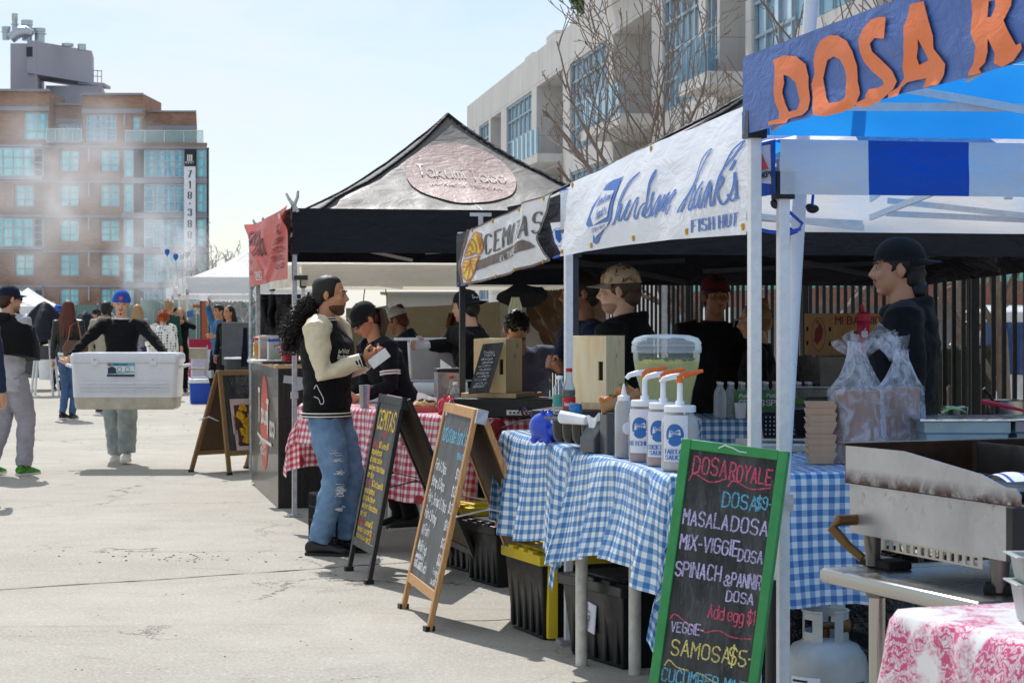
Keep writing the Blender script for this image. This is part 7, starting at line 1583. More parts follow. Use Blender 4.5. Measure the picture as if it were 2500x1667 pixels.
P=person('man in desert camouflage cap and black hooded sweater facing the serving side', g, -112, 1.775, 'pale', BLKC, BLKC, None, HAIR('short_brown', '4a3628'), head=(10, 3, 0), hairstyle='nape' if False else 'short', cap=('cap', CAMO, M('camo_brim', '8e8678', .8)), hood=True, beard='stubble', bulk=1.16, vox=.010)
pn=Pen(lambda x, y, h=0: P['hp'](-.093 - h, -.03 + x, .085 + y), .003); pn.fill([(-.02, -.012), (.02, -.012), (.024, .012), (0, .022), (-.02, .012)])
for v in pn.mb.b.verts: v.co *= P['k']
pn.mb.build('emblem', M('emblem_blue_white', 'c8ccd8', .6, var=.6, vs=120), P['o'], local=True, angle=0)
person('man in dark red cap and dark jacket standing in shade by the fence', V((A(1746, 765, 13.3).x, 13.3, 0)), 4, 1.76, 'brown', cl('dark_jacket', '1a191d'), BLKC, None, HBLK, hairstyle='short', cap=('cap', cl('cap_red', '5a1c22')), head=(6, 0, 0), vox=.011, bulk=1.05)
person('fair haired woman with top bun in black beside the man in dark red cap', V((A(1850, 765, 13.0).x, 13.0, 0)), -100, 1.60, 'light', BLKC, BLKC, None, HAIR('blond', '8a6238'), hairstyle='bun', head=(6, 8, 0), vox=.012)
g=V((A(2205, 765, 9.6).x, 9.6, 0))
P=person('tall cook in backwards black cap and black hooded sweater with a low bun', g, -100, 1.86, 'tan', BLKC, BLKC, None, HBLK, head=(4, 0, 0), hairstyle='nape', cap=('back', cl('cap_black', '16171a')), hood=True, bulk=1.22, vox=.010, beard='goatee')
def emb(x, y, h=0): return P['hp'](-.072 + x * .7 - h * .5, .079 + x * .62 + h * .7, .07 + y)
pn=Pen(emb, .006); pn.line(circ(0, 0, .024, n=20), .004).line(circ(0, 0, .015, n=16), .003).text('B', -.006, -.008, .016, .003); pn.line(circ(0, 0, .0195, n=9), .002)
for v in pn.mb.b.verts: v.co *= P['k']
pn.mb.build('emblem', WHS, P['o'], local=True, angle=0)
person('onlooker in pale cap peering through the fence pickets', V((A(2372, 765, 15.4).x, 15.4, 0)), -15, 1.55, 'brown', cl('olive_dark', '3a3c34'), BLKC, None, HBLK, hairstyle='short', cap=('cap', M('cap_tan', 'b8ac94', .8)), vox=.014)
# ================================================================ griddle stand beside the camera
STL=M('stainless', 'a9a7a2', .26, .92, var=.05, vs=2); STLD=M('stainless_dark', '6c6a68', .35, .85, var=.2, vs=6)
def grime():
 m=bpy.data.materials.new('greasy_steel'); t=NT(m); o=t.n('TexCoord').outputs['Object']
 n1=t.noise(o, 15, 7, .72, .6); n2=t.noise(o, 38, 5, .75); s=t.math('SUBTRACT', t.n('SeparateXYZ', {0: o}).outputs[2], .212)
 up=t.math('MULTIPLY', t.rng(s, .006, .04, 1, 0), t.math('GREATER_THAN', s, -.001)); dn=t.math('MULTIPLY', t.rng(s, -.06, 0, 0, 1), t.math('LESS_THAN', s, 0))
 f2=t.math('MULTIPLY', t.math('MULTIPLY', up, t.rng(n1, .34, .56)), .95); f3=t.math('MULTIPLY', t.math('MULTIPLY', t.math('ADD', dn, .12), t.rng(n2, .52, .66)), t.rng(n1, .44, .6))
 col=t.mix(t.rng(t.noise(o, 3, 6, .65), .35, .7), lin('b6b7bb'), lin('96969a')); col=t.mix(f2, col, lin('4e3020')); col=t.mix(f3, col, lin('2c211b')); col=t.mix(t.math('LESS_THAN', t.math('ABSOLUTE', s), .0016), col, lin('28211d'))
 finish(t, col, t.rng(f2, 0, 1, .32, .75), .65, bump=n2, bs=.15, bd=.003); return m
GRM=grime()
ga=V((.846, 5.4, 0)); gd=V((.368, -.93, 0)).normalized(); gn=V((.93, .368, 0)).normalized(); LG, WG=.679, .62
st=thing('work_table', V((.774, 5.37, 0)) + gd * .3 + gn * .5, 'stainless steel work table carrying the greasy griddle', 'table')
ta=V((.774, 5.37, 0)) ; TW, TLn=.70, 1.2
m=MB();
pr=[(0, .0), (.012, .02), (0, .045), (0, .045)]
ring=lambda z, i: [ta + gd * (i) + gn * i * .5 + Z * z, ta + gd * (TW - i) + gn * i * .5 + Z * z, ta + gd * (TW - i) + gn * (TLn - i) + Z * z, ta + gd * i + gn * (TLn - i) + Z * z]
m.loft([ring(.862, .012), ring(.868, .0), ring(.892, .0), ring(.9, .01)]); m.build('table_top', STL, st, bev=.006)
for a, b_ in ((.08, .12), (.62, .12), (.08, 1.05), (.62, 1.05)):
 p=ta + gd * a + gn * b_; m=MB(); m.cyl(p + Z * .03, p + Z * .865, .0205, n=20); lg=m.build('leg', STL, st); m=MB(); m.cyl(p, p + Z * .035, .026, n=16); m.cyl(p + Z * .83, p + Z * .866, .028, n=16); m.build('foot', STLD, lg)
gr=thing('griddle', ga + gd * LG / 2 + gn * WG / 2, 'greasy stainless countertop griddle with high splash sides', 'griddle')
gr.location.z=.9
zb0, zs, zt_=.985, 1.112, 1.205
m=MB(); i_=.012
m.prism([ga + gn * i_ + gd * .0 + Z * zb0, ga + gn * i_ + gd * LG + Z * zb0, ga + gn * i_ + gd * LG + Z * zs, ga + gn * i_ + Z * zs], gn * (WG - .02)); m.build('body', GRM, gr)
m=MB(); prof=[(0, zs - .004), (0, zt_), (.27, zt_ + .002), (.60, zs + .062), (.69, zs + .040), (.735, zs + .040), (.75, zs + .026), (.75, zs + .0), (.6, zs - .004)]
m.prism([ga + gd * a + Z * z for a, z in prof], gn * .004); m.build('splash_side', GRM, gr)
m=MB(); m.prism([ga + gn * WG + gd * a + Z * z for a, z in prof], gn * .004); m.build('splash_side', GRM, gr)
DKS=M('burnt_steel', '241a15', .4, .6, var=.6, vs=10, col2='4a3426')
m=MB(); m.rbox(ga + gn * (WG / 2 + .002) - gd * .004 + Z * (zt_ + zs) / 2, gn * WG / 2, gd * .003, Z * (zt_ - zs) / 2 + Z * .004); m.rbox(ga + gn * WG / 2 - gd * .012 + Z * (zt_ + .004), gn * (WG / 2 + .005), gd * .016, Z * .003); m.build('splash_back', DKS, gr)
m=MB(); m.rbox(ga + gn * (WG * .62) + gd * LG * .45 + Z * (zs + .02), gn * .002, gd * LG * .43, Z * .075); m.build('inner_splash', STLD, gr)
m=MB(); m.rbox(ga + gn * WG / 2 + gd * LG * .45 + Z * (zs + .012), gn * (WG / 2 - .01), gd * LG * .44, Z * .008); m.build('griddle_plate', M('griddle_plate', '1c1a19', .35, .5), gr)
m=MB(); q0=ga + gd * (LG + .002) + gn * i_; m.rbox(q0 + gn * .28 + Z * (zb0 + .06) + gd * .01, gn * .28, gd * .012, Z * .06); fp_=m.build('control_panel', BLKP, gr)
m=MB(); m.rbox(q0 + gn * .29 + Z * (zb0 + .048) + gd * .024, gn * .24, gd * .003, Z * .042); m.build('panel_plate', STL, fp_)
m=MB()
for k in range(14): m.rbox(q0 + gn * (.06 + k * .035) + Z * (zb0 + .11) + gd * .023, gn * .011, gd * .002, Z * .006)
m.build('vent_grille', M('slot_black', '050505', .9), fp_)
m=MB(); m.open=True
facade(m, lambda u, z, d=0: ga + gn * (.03 + d) + gd * u + Z * z, .12, .56, zb0 - .032, zb0, [(.14 + k * .032, .157 + k * .032, zb0 - .027, zb0 - .008) for k in range(13)], .004); m.build('perforated_rail', STL, gr, angle=0)
for a, b_ in ((.05, .05), (.6, .05), (.05, .55), (.6, .55)):
 p=ga + gd * a + gn * b_; m=MB(); m.lathe([(.018, .905), (.019, .93), (.026, zb0)], p, 14); m.build('foot', STLD, gr)
 if b_ < .3:
  m=MB(); m.box(p + Z * .911 + gn * .03, (.16 if a < .3 else .12, .07, .022), math.atan2(gd.y, gd.x) + (0 if a < .3 else .9)); o=m.build('rubber_block', M('rubber', '17171a', .9, bump=.6, bs=60), None, bev=.005); tag(o, 'black rubber block under the griddle foot ' + ('by the gas inlet' if a < .3 else 'beside the table corner'), 'block')
p=ga + gd * .03 + Z * 1.02 - gn * .0; m=MB(); m.tube([p + gn * .02, p - gn * .04, p - gn * .055 - Z * .02, p - gn * .03 - Z * .06 + gd * .03], [.014, .015, .014, .012], 12); m.tube([p - gn * .03 - Z * .06 + gd * .03, p - gn * .005 - Z * .09 + gd * .06], .011, 10); m.build('gas_inlet', M('brass_dark', '6a5034', .4, .7), gr)
m=MB(); m.open=True; c=A(2455, 1180, 4.85)
m.grid(lambda u, v: c + gn * (-.03 + .16 * u) + gd * (.1 * v - .05) + Z * (.008 + .018 * math.sin(v * math.pi) * (.7 + .3 * math.sin(u * 6))), 16, 10, mi=lambda i, j: 1 if i % 5 == 1 else 0); tag(m.build('dish_towel', [M('towel_white', 'e2e4ee', .9), M('towel_blue', '2f52a0', .9)], None, angle=180), 'white and blue striped towel lying on the griddle plate', 'towel')
pc=V((A(2015, 765, 7.8).x, 7.8, 0)); t=thing('propane_tank', pc, 'dented pale grey propane tank with its collar under the steel table', 'gas tank')
PRG=M('tank_grey', 'b9bbb9', .4, .1, var=.14, vs=8, col2='a3a4a2')
m=MB(); m.lathe([(.10, .0), (.105, .02), (.10, .04), (.13, .05), (.152, .1), (.155, .14), (.155, .25), (.148, .29), (.12, .33), (.07, .352), (.03, .356)], pc, 36); m.build('tank_body', PRG, t)
m=MB(); m.open=True
def coll(u, z, d=0): a=R(-165) + u * R(330) - R(90) + R(180); return pc + V((math.cos(a) * (.085 - d), math.sin(a) * (.085 - d), z))
facade(m, coll, 0, 1, .345, .455, [(.08, .19, .38, .425), (.3, .45, .385, .422), (.57, .71, .385, .422), (.82, .92, .38, .425)], .004); m.open=True
o=m.build('collar', PRG, t, angle=0)
m=MB()
for z in (.345, .455): m.tube([coll(u / 30, z) for u in range(31)], .004, 6)
for i in range(8):
 pass
m.build('collar_rim', PRG, o)
m=MB(); m.cyl(pc + Z * .35, pc + Z * .41, .016); m.cyl(pc + V((-.05, -.01, .4)), pc + V((.06, -.01, .4)), .013); m.ell(pc + V((.075, -.01, .4)), (.02, .03, .03), n=12); m.build('valve', M('brass_dark', '6a5034', .4, .7), t)
lf=lambda x, y, h=0: pc + V((math.sin(x / .156) * (.1575 + h), -math.cos(x / .156) * (.1575 + h), y))
m=MB(); m.open=True; m.grid(lambda u, v: lf(-.16 + .12 * u, .09 + .14 * v), 8, 1); lb=m.build('warning_label', LAB, t)
pn=Pen(lf, .001)
for i in range(9): pn.line([(-.15, .215 - i * .013), (-.15 + (.1 if i % 3 else .06), .215 - i * .013)], .0035 if i else .008, .01)
pn.build('label_lettering', M('poster_ink', '2a2420', .6), lb)
m=MB(); m.open=True; m.grid(lambda u, v: lf(.02 + .13 * u, .06 + .15 * v), 8, 1); lb=m.build('blue_label', M('tank_blue', '1f3f72', .4), t)
pn=Pen(lf, .001); pn.line([(.03, .2), (.06, .07)], .02).text('LP GAS', .07, .16, .025, .005, width=.07); pn.build('label_lettering', LAB, lb)
m=MB(); hs=A(2165, 1545, 7.6); m.cyl(hs - V((.05, 0, 0)), hs + V((-.02, .0, 0)), .05, n=20); m.cyl(hs, hs + V((.05, 0, 0)), .02); tag(m.build('regulator', STLD), 'round grey gas regulator beside the propane tank', 'regulator')
m=MB(); m.tube([hs + V((.02, 0, -.05)), A(2215, 1540, 7.0), A(2240, 1460, 6.9), A(2250, 1380, 6.7), A(2240, 1290, 6.5), A(2120, 1280, 5.6)], .008, 8); tag(m.build('gas_hose', BLKP), 'black rubber gas hose curving up to the griddle', 'hose')
def toile():
 m=bpy.data.materials.new('pink_toile'); t=NT(m); uv=t.n('TexCoord').outputs['UV']
 nv=t.n('TexNoise', {'Vector': uv, 'Scale': 14, 'Detail': 3}).outputs['Color']; dv=t.n('VectorMath', {0: uv, 1: t.n('VectorMath', {0: nv, 3: .09}, operation='SCALE').outputs[0]}, operation='ADD').outputs[0]
 w1=t.n('TexWave', {'Vector': dv, 'Scale': 22, 'Distortion': 9, 'Detail': 3, 'Detail Scale': 2.2}, wave_type='RINGS').outputs['Fac']; w2=t.n('TexWave', {'Vector': dv, 'Scale': 55, 'Distortion': 7, 'Detail': 2, 'Detail Scale': 1.5}).outputs['Fac']
 big=t.rng(t.noise(uv, 7, 4, .6, .6), .44, .54); f=t.math('MULTIPLY', big, t.math('MAXIMUM', t.math('MULTIPLY', t.rng(w1, .52, .66), .9), t.math('MULTIPLY', t.rng(w2, .5, .7), .7)))
 col=t.mix(t.math('ADD', f, t.math('MULTIPLY', big, .12)), lin('f1edf0'), lin('d04c80')); finish(t, col, .3, bump=t.noise(uv, 9, 4), bs=.2, bd=.01, trans=.05); MC['toile']=m; return m
TOI=toile()
p0_=V((.815, 4.5, 0)); e1_=V((.36, -.93, 0)).normalized(); b1_=V((.93, .36, 0)).normalized()
ftable('folding_table', 'table under the pink toile cloth closest to the viewer', p0_, e1_, b1_, 1.0, 1.2, .905)
cloth('toile_cloth', 'white tablecloth printed with pink toile pattern, closest to the viewer', p0_, e1_, b1_, 1.0, 1.2, .912, .5, TOI, 0, 1.0, (.3, .3), .05, 3, freq=5, res=.02)
c=V((A(2555, 765, 4.3).x, 4.3, .918)); t=thing('plastic_pan', c, 'grey plastic food pan standing on the pink toile cloth', 'pan')
PGR=M('pan_grey', '9ea4a2', .4)
for k in range(2):
 m=MB(); z=.055 * k; m.loft([[c + V((x * w_, y * w_ * .8, z + zz)) for x, y in ((-1, -1), (1, -1), (1, 1), (-1, 1))] for zz, w_ in ((.0, .05), (.075, .062), (.078, .075), (.082, .075), (.082, .06), (.02, .048))]); m.build('pan_body', PGR, t, bev=.004)
BAGM=M('black_wrap', '0c0c0e', .18, bump=1, bs=9, bd=.05)
m=MB(); m.box(V((1.55, 8.5, .27)), (1.3, .7, .54), .03); bmesh.ops.subdivide_edges(m.b, edges=m.b.edges, cuts=8, use_grid_fill=True); m.jitter(.05, 7, 2); tag(m.build('wrapped_crate', BAGM), 'large box wrapped in glossy black plastic under the paper tray table', 'box')
c=V((A(1995, 765, 8.15).x, 8.2, .555)); t=thing('storage_bin', c, 'translucent white storage bin hanging just below the blue gingham', 'bin'); m=MB(); m.box(c + Z * .085, (.38, .3, .165), .06, taper=.9); m.build('bin_body', CLRB, t, bev=.015); m=MB(); m.box(c + Z * .172, (.41, .33, .012), .06); m.build('rim', CLRB, t, bev=.004)
c0_=V((A(2003, 765, 8.35).x, 8.35, .952)); KRT=M('kraft_tray', 'c4a284', .75, var=.1)
def paper_tray(name, z, label):
 m=MB(); b=.05; rr_=[[c0_ + V((x * w_ + (.004 if z > .12 else 0), y * w_ * .8, z + h)) for x, y in ((-1, -1), (1, -1), (1, 1), (-1, 1))] for h, w_ in ((0, .042), (.036, .056), (.037, .054), (.003, .041))]
 m.loft(rr_); o=m.build(name, KRT, None, bev=.002); tag(o, label, 'paper tray', 'stack of paper boat trays'); return o
t0=paper_tray('paper_tray', 0, 'brown paper boat tray in the tall stack by the plastic bags')
for i in range(1, 22):
 o=dup(t0); o.location=t0.location + V((.004 * math.sin(i * 1.7), .003 * math.cos(i * 2.3), i * .0088 + (.022 if i > 9 else 0)))
def bag(label, c, w_, h, top_, seed):
 t=thing('plastic_bag', c, label, 'bag', 'clear bags of kraft cups')
 m=MB(); m.loft([[c + V((math.cos(a) * w_ * .46, math.sin(a) * w_ * .38, z)) for a in [2 * math.pi * j / 18 for j in range(18)]] for z in (.004, h * .6, h * .97, h)]); m.build('cup_stack', M('kraft_cup', 'a07860', .8, var=.12), t)
 m=MB(); m.open=True
 def f(u, v):
  a=u * 2 * math.pi; z=v * (h + top_)
  r=w_ * (.54 if z < h else max(.1, .54 - .46 * ((z - h) / top_) ** .75) + (.3 * max(0, (z - h) / top_ - .75))) * (1 + .06 * math.sin(a * 7 + z * 20 + seed) + .04 * noise.noise(V((a * 2, z * 10, seed))))
  return c + V((math.cos(a) * r, math.sin(a) * r * .85, z)) + noise.noise_vector(V((a * 1.5, z * 9, seed * 3))) * .012 * min(1, .3 + z / h)
 m.grid(f, 56, 44, closeu=True)
 MF=MC.get('bag_film')
 if not MF:
  MF=bpy.data.materials.new('bag_film'); tt_=NT(MF); o_=tt_.n('TexCoord').outputs['Object']; n_=tt_.noise(tt_.n('Mapping', {'Vector': o_, 'Scale': (1, 1, .7)}).outputs[0], 20, 5, .6, 1.2)
  finish(tt_, lin('eceff8'), .35, bump=n_, bs=.5, bd=.015, alpha=tt_.rng(n_, .40, .66, .12, .5), trans=.0, spec=.5); MC['bag_film']=MF
 m.build('bag_film', MF, t, angle=180)
 m=MB(); m.open=True; q=random.Random(seed)
 for i in range(3):
  a=q.uniform(.2, 2.6); p=c + V((.03 * math.cos(a), .02, h + top_ * .75)); dr=V((math.cos(a), -.2, .55 + .4 * q.random())); sd=dr.cross(V((0, 1, .3))).normalized()
  m.grid(lambda u, v: p + dr * u * .11 * (1 - .2 * i * .2) + sd * (v - .5) * (.05 + .05 * u) + noise.noise_vector(V((u * 3, v * 3, i + seed))) * .012, 10, 6)
 m.build('bag_handle', MF, t, angle=180)
bag('clear plastic bag of stacked kraft cups nearer the paper tray stack', V((A(2092, 765, 8.4).x, 8.4, .952)), .2, .285, .19, 1)
bag('clear plastic bag of kraft cups with upright knotted handles beside the steam pans', V((A(2205, 765, 8.55).x, 8.6, .952)), .165, .29, .15, 5)
c=V((A(2330, 765, 8.6).x, 8.5, .952)); TINB=M('tub_teal', '8fa4a8', .35, .3)
def spanf(label, c, sx_, sy_, h, mt):
 t=thing('steam_pan', c, label, 'pan'); m=MB(); m.loft([[c + V((x * sx_ / 2 * f, y * sy_ / 2 * f, z)) for x, y in ((-1, -1), (1, -1), (1, 1), (-1, 1))] for z, f in ((0, .9), (h * .7, .96), (h * .72, 1.0), (h, 1.0))]); m.build('pan_body', mt, t, bev=.012); m=MB(); m.rbox(c + Z * (h + .006), V((sx_ * .56, .01, 0)), V((0, sy_ * .56, .0)), Z * .004); m.build('lid', M('foil', 'd0d4de', .18, .9, bump=.6, bs=14, bd=.02), t); return t
spanf('teal grey food tub with a flat metal lid beside the bagged cups', c, .34, .3, .165, TINB)
c2=c + V((.37, .06, 0)); spanf('grey food tub with a tilted foil lid at the end of the row of tubs', c2, .34, .3, .165, M('tub_grey', '8a8a90', .35, .3))
m=MB(); m.open=True; cz=A(2300, 1010, 8.6); m.grid(lambda u, v: cz + V((.1 * u, .03 * v, .02 * math.sin(u * 3) + .008 * v)), 6, 3); tag(m.build('green_packet', M('packet_green', '6aa844', .4), None, angle=180), 'small green printed packet by the tub lids', 'packet')
ft=V((1.75, 9.85, 0)); ftable('folding_table', 'table behind the tall cook carrying the wide black griddle', ft, V((1, .1, 0)).normalized(), V((-.1, 1, 0)).normalized(), 1.5, .6, .93)
c=ft + V((.75, .3, .95)); t=thing('flat_griddle', V((c.x, c.y, .93)), 'wide low black flat griddle behind the tall cook', 'griddle'); m=MB(); m.box(c + Z * .03, (1.3, .5, .09), .1); m.build('griddle_body', BLKP, t, bev=.006); m=MB(); m.box(c + Z * .08, (1.26, .46, .008), .1); m.build('griddle_plate', M('griddle_plate', '1c1a19', .35, .5), t)
c=V((A(2468, 765, 9.8).x, 9.9, 1.045)); t=thing('stock_pot', c, 'steel pan with a dark handle standing on the black flat griddle', 'pot'); m=MB(); m.lathe([(.085, 0), (.09, .01), (.094, .09), (.1, .094), (.092, .094), (.085, .015)], c, 28); m.build('pot_body', STL, t); m=MB(); m.tube([c + V((-.06, -.05, .07)), c + V((-.09, -.07, .12)), c + V((-.12, -.08, .15))], [.006, .008, .009], 8); m.build('ladle', BLKP, t)
m=MB(); m.tube([A(2398, 980, 9.3), A(2440, 988, 9.25), A(2500, 1002, 9.2)], [.011, .01, .006], 8); tag(m.build('spatula', M('spatula_red', 'c01838', .35)), 'red handled spatula lying on the black flat griddle', 'spatula')
m=MB(); m.lathe([(.06, 0), (.065, .05), (.06, .055), (.05, .01)], V((A(2330, 765, 10.1).x, 10.1, 1.045)), 20); tag(m.build('steel_dish', STL), 'small steel dish on the black griddle next to the cook', 'dish')
PETW=clear('pet_water', 'dfe9f0', .2, .04); WRAPG=M('wrap_green', '2f6a3c', .35, var=.5, vs=16, col2='74a95c')
def wpack(label, c, nx, ny, gw):
 t=thing('water_pack', c, label, 'water pack', 'shrink wrapped packs of water'); m0=None
 for i in range(nx):
  for j in range(ny):
   p=c + V((i * .062, j * .062, 0))
   if m0 is None:
    m=MB(); m.lathe([(.029, 0), (.03, .01), (.03, .12), (.026, .145), (.012, .17), (.012, .19)], p, 14); m0=m.build('bottle', PETW, t); m=MB(); m.lathe([(.014, .188), (.014, .2)], p, 10); m.build('cap', WHP, m0)
   else:
    o=m0.copy(); COL.objects.link(o); o.parent=t; o.location=p - c
    for ch in m0.children: q=ch.copy(); COL.objects.link(q); q.parent=o
 x1=c + V((-.034, -.034, 0)); m=MB(); m.open=True; W_=nx * .062 + .006
 m.grid(lambda u, v: x1 + V((W_ * (gw[0] + (gw[1] - gw[0]) * u), -.002 + .004 * math.sin(u * 9), .01 + .145 * v)), 10, 4); w_=m.build('printed_wrap', WRAPG, t, angle=180)
 pn=Pen(flat(x1 + V((0, -.008, 0)), (1, 0, 0), (0, 0, 1)), .001); pn.text('Poland', W_ * gw[0] + .03, .115, .02, .004, slant=.2).text('SPRING', W_ * gw[0] + .03, .07, .03, .007, contrast=.3); pn.build('wrap_lettering', LAB, w_)
 return t
wpack('pack of small water bottles partly hidden by the front white leg', V((1.18, 12.02, .952)), 4, 3, (.4, 1.0)); wpack('green wrapped pack of water bottles seen between the two white poles', V((1.44, 12.06, .952)), 6, 3, (.0, .75))
m=MB(); c=V((A(1835, 765, 11.4).x, 11.95, .952)); m.lathe([(.028, 0), (.036, .085), (.038, .087), (.03, .087), (.025, .004)], c, 18); tag(m.build('paper_cup', M('paper_white', 'e4e6ea', .7)), 'single white paper cup in front of the water packs', 'cup')
c=V((A(1905, 765, 10.2).x, 10.2, 0));
ftable('folding_table', 'small table with the black basket and the tub under the leaning pole', V((1.12, 9.95, 0)), V((1, .05, 0)).normalized(), V((-.05, 1, 0)).normalized(), .75, .5, .93)
c=V((A(1905, 765, 10.1).x, 10.12, .95)); t=thing('perforated_basket', c, 'black plastic basket with rows of small holes', 'basket'); m=MB(); m.loft([[c + V((x * w_, y * w_ * .8, z)) for x, y in ((-1, -1), (1, -1), (1, 1), (-1, 1))] for z, w_ in ((0, .085), (.12, .102), (.125, .112), (.13, .112), (.13, .098), (.01, .08))]); m.build('basket_body', OBK, t, bev=.004)
m=MB()
for i in range(9):
 for j in range(5): m.box(c + V((-.075 + i * .019, -.0735 - j * .0026 * 1.05, .022 + j * .02)), (.007, .004, .009))
m.build('hole_print', M('hole_light', '8a8e94', .6), t)
c=V((A(1992, 765, 10.1).x, 10.12, .95)); t=thing('black_tub', c, 'black plastic bus tub with a wide rim behind the paper trays', 'tub'); m=MB(); m.loft([[c + V((x * w_, y * w_ * .8, z)) for x, y in ((-1, -1), (1, -1), (1, 1), (-1, 1))] for z, w_ in ((0, .1), (.13, .125), (.135, .145), (.145, .145), (.145, .12), (.01, .095))]); m.build('tub_body', OBK, t, bev=.008)
ftable('folding_table', 'back table carrying the banana carton and steel pans', V((1.62, 12.0, 0)), V((1, .2, 0)).normalized(), V((-.2, 1, 0)).normalized(), 1.0, .6, .95)
c=V((A(2058, 765, 12.3).x, 12.3, 1.30)); BOXC=M('carton', 'a9825a', .8, var=.12)
t=thing('carton_box', V((c.x, c.y, .965)), 'brown fruit carton with dark red rooster print on a stand', 'carton'); m=MB(); m.box(c + Z * .12, (.36, .26, .24), .55); m.build('carton_body', BOXC, t, bev=.003); m=MB(); m.box(c + V((.06, -.05, -.17)), (.56, .4, .33), .2); m.build('stand', OBK, t)
rx=Matrix.Rotation(.55, 3, 'Z'); f1=flat(c + rx @ V((-.18, -.1305, 0)), rx @ V((1, 0, 0)), Z); f2=flat(c + rx @ V((-.1805, .13, 0)), rx @ V((0, -1, 0)), Z); CRD=M('carton_red', '7a2a2c', .8)
pn=Pen(f1, .001); pn.text('MI BARRIO', .015, .18, .04, .009, width=.33, contrast=.3); pn.region(circ(.17, .09, .05, .05, 16)[:-1], (), .03).line([(.03, .04), (.05, .1), (.09, .06), (.12, .13)], .008).text('FRESH', .2, .02, .025, .004); pn.build('carton_lettering', CRD, t)
pn=Pen(f2, .001); pn.line(circ(.13, .12, .06, .095, 26), .004).region([(.09, .08), (.12, .06), (.16, .1), (.17, .15), (.14, .19), (.12, .16), (.1, .15)], (), .03).text('MI', .11, .18, .02, .004); pn.build('carton_print', CRD, t)
for x, y in ((.03, .15), (.23, .15), (.03, .07), (.23, .07)): pn=Pen(f2, .001); pn.region(circ(x, y, .01, .015, 10)[:-1], (), .05); pn.build('hand_hole', M('slot_black', '050505', .9), t)
c=V((A(2108, 765, 12.05).x, 12.05, 1.298)); t=thing('drinking_bottle', c, 'bright pink tall drinking bottle with flip top and a small fruit mark', 'bottle'); PK=M('bottle_pink', 'd81e58', .15, trans=.4); m=MB(); m.lathe([(.034, 0), (.036, .01), (.036, .19), (.034, .2)], c, 20); m.build('bottle_body', PK, t); m=MB(); m.lathe([(.038, .2), (.038, .24), (.03, .25)], c, 20); m.tube([c + V((0, 0, .24)), c + V((-.01, 0, .29))], .01, 8); m.build('cap', M('pink_cap', 'c81848', .35), t)
pn=Pen(flat(c + V((-.02, -.037, .1)), (1, 0, 0), (0, 0, 1)), .001); pn.region([(.02, .042), (.032, .045), (.04, .035), (.037, .03), (.04, .02), (.03, .004), (.02, .007), (.01, .004), (.001, .02), (.001, .034), (.009, .045)], (), .03).line([(.02, .049), (.026, .056)], .005); pn.build('fruit_mark', LAB, t)
for i, (dx, w_, h) in enumerate(((0, .3, .07), (.03, .26, .065), (-.02, .28, .06))):
 m=MB(); c=V((A(2020, 765, 11.4).x + dx, 11.6, .97 + i * .055)); m.loft([[c + V((x * w_ / 2 * f, y * w_ * .35 * f, z)) for x, y in ((-1, -1), (1, -1), (1, 1), (-1, 1))] for z, f in ((0, .85), (h * .9, .96), (h * .92, 1.06), (h, 1.06), (h, .94), (.01, .82))]); tag(m.build('steel_pan', STLD if i % 2 else STL, None, bev=.004), ('lowest', 'middle', 'topmost')[i] + ' rectangular steel pan in the stack before the fruit carton', 'pan', 'stack of steel pans')
for i, (px, lab) in enumerate(((1905, 'black lidded roaster with loop handle under the fruit carton'), (2010, 'black lidded roaster with loop handle behind the steel pans'))):
 c=V((A(px, 765, 12.6).x, 12.6, .95)); t=thing('roaster', c, lab, 'roaster', 'black roasters'); m=MB(); m.box(c + Z * .07, (.24, .22, .13), .1); m.box(c + Z * .15, (.25, .23, .03), .1); m.build('roaster_body', OBK, t, bev=.01); m=MB(); m.tube([c + V((-.04, -.08, .16)), c + V((-.035, -.09, .23)), c + V((.035, -.09, .23)), c + V((.04, -.08, .16))], .012, 8); m.build('handle', OBK, t)
# ================================================================ totes and crates under the front tables
def tote(label, c, yaw, sx_, sy_, h, lidm, lab=None, tilt=0):
 t=thing('storage_tote', c, label, 'tote', 'storage totes under the tables'); t.rotation_euler=(tilt, 0, yaw); BT=M('tote_black', '17181a', .4, var=.2, bump=.3, bs=30)
 m=MB(); m.box((0, 0, h * .46), (sx_, sy_, h * .92), 0, taper=.86)
 for i in range(5): m.box((-sx_ * .36 + i * sx_ * .18, -sy_ * .455, h * .45), (.03, .02, h * .8)); m.box((-sx_ * .36 + i * sx_ * .18, sy_ * .455, h * .45), (.03, .02, h * .8))
 m.build('tote_body', BT, t, local=True, bev=.008)
 m=MB(); m.box((0, 0, h * .95), (sx_ * 1.07, sy_ * 1.09, .05)); m.box((0, 0, h * .95 + .032), (sx_ * .8, sy_ * .8, .02))
 for x in (-.25, .05, .3): m.box((sx_ * x, -sy_ * .5, h * .95 + .03), (.06, .04, .02))
 m.build('lid', lidm, t, local=True, bev=.006)
 return t
YLID=M('lid_yellow', 'd8bc2a', .4, var=.1)
c=G(1345, 1545) + eN * .25; c.z=0
tt_=tote('black tote with yellow lid and yellow side band under the first blue gingham table', V((.22, 10.3, 0)), R(-70), .5, .36, .40, YLID)
for x, y, h in ((-.24, -.1, .4), (.24, -.12, .38)): m=MB(); m.box((x, y, .2), (.03, .05, h)); m.build('yellow_band', YLID, tt_, local=True, bev=.004)
t2=tote('black tote on its side with an orange and white label under the sauce jar table', V((.53, 9.5, .0)), R(-64), .56, .4, .36, M('tote_lid_black', '1c1d20', .35), tilt=R(0))
m=MB(); m.box((-.04, -.197, .2), (.15, .004, .13), Matrix.Rotation(R(8), 3, 'Y')); lb=m.build('tote_label', M('label_paper', 'e4e6f2', .6), t2, local=True)
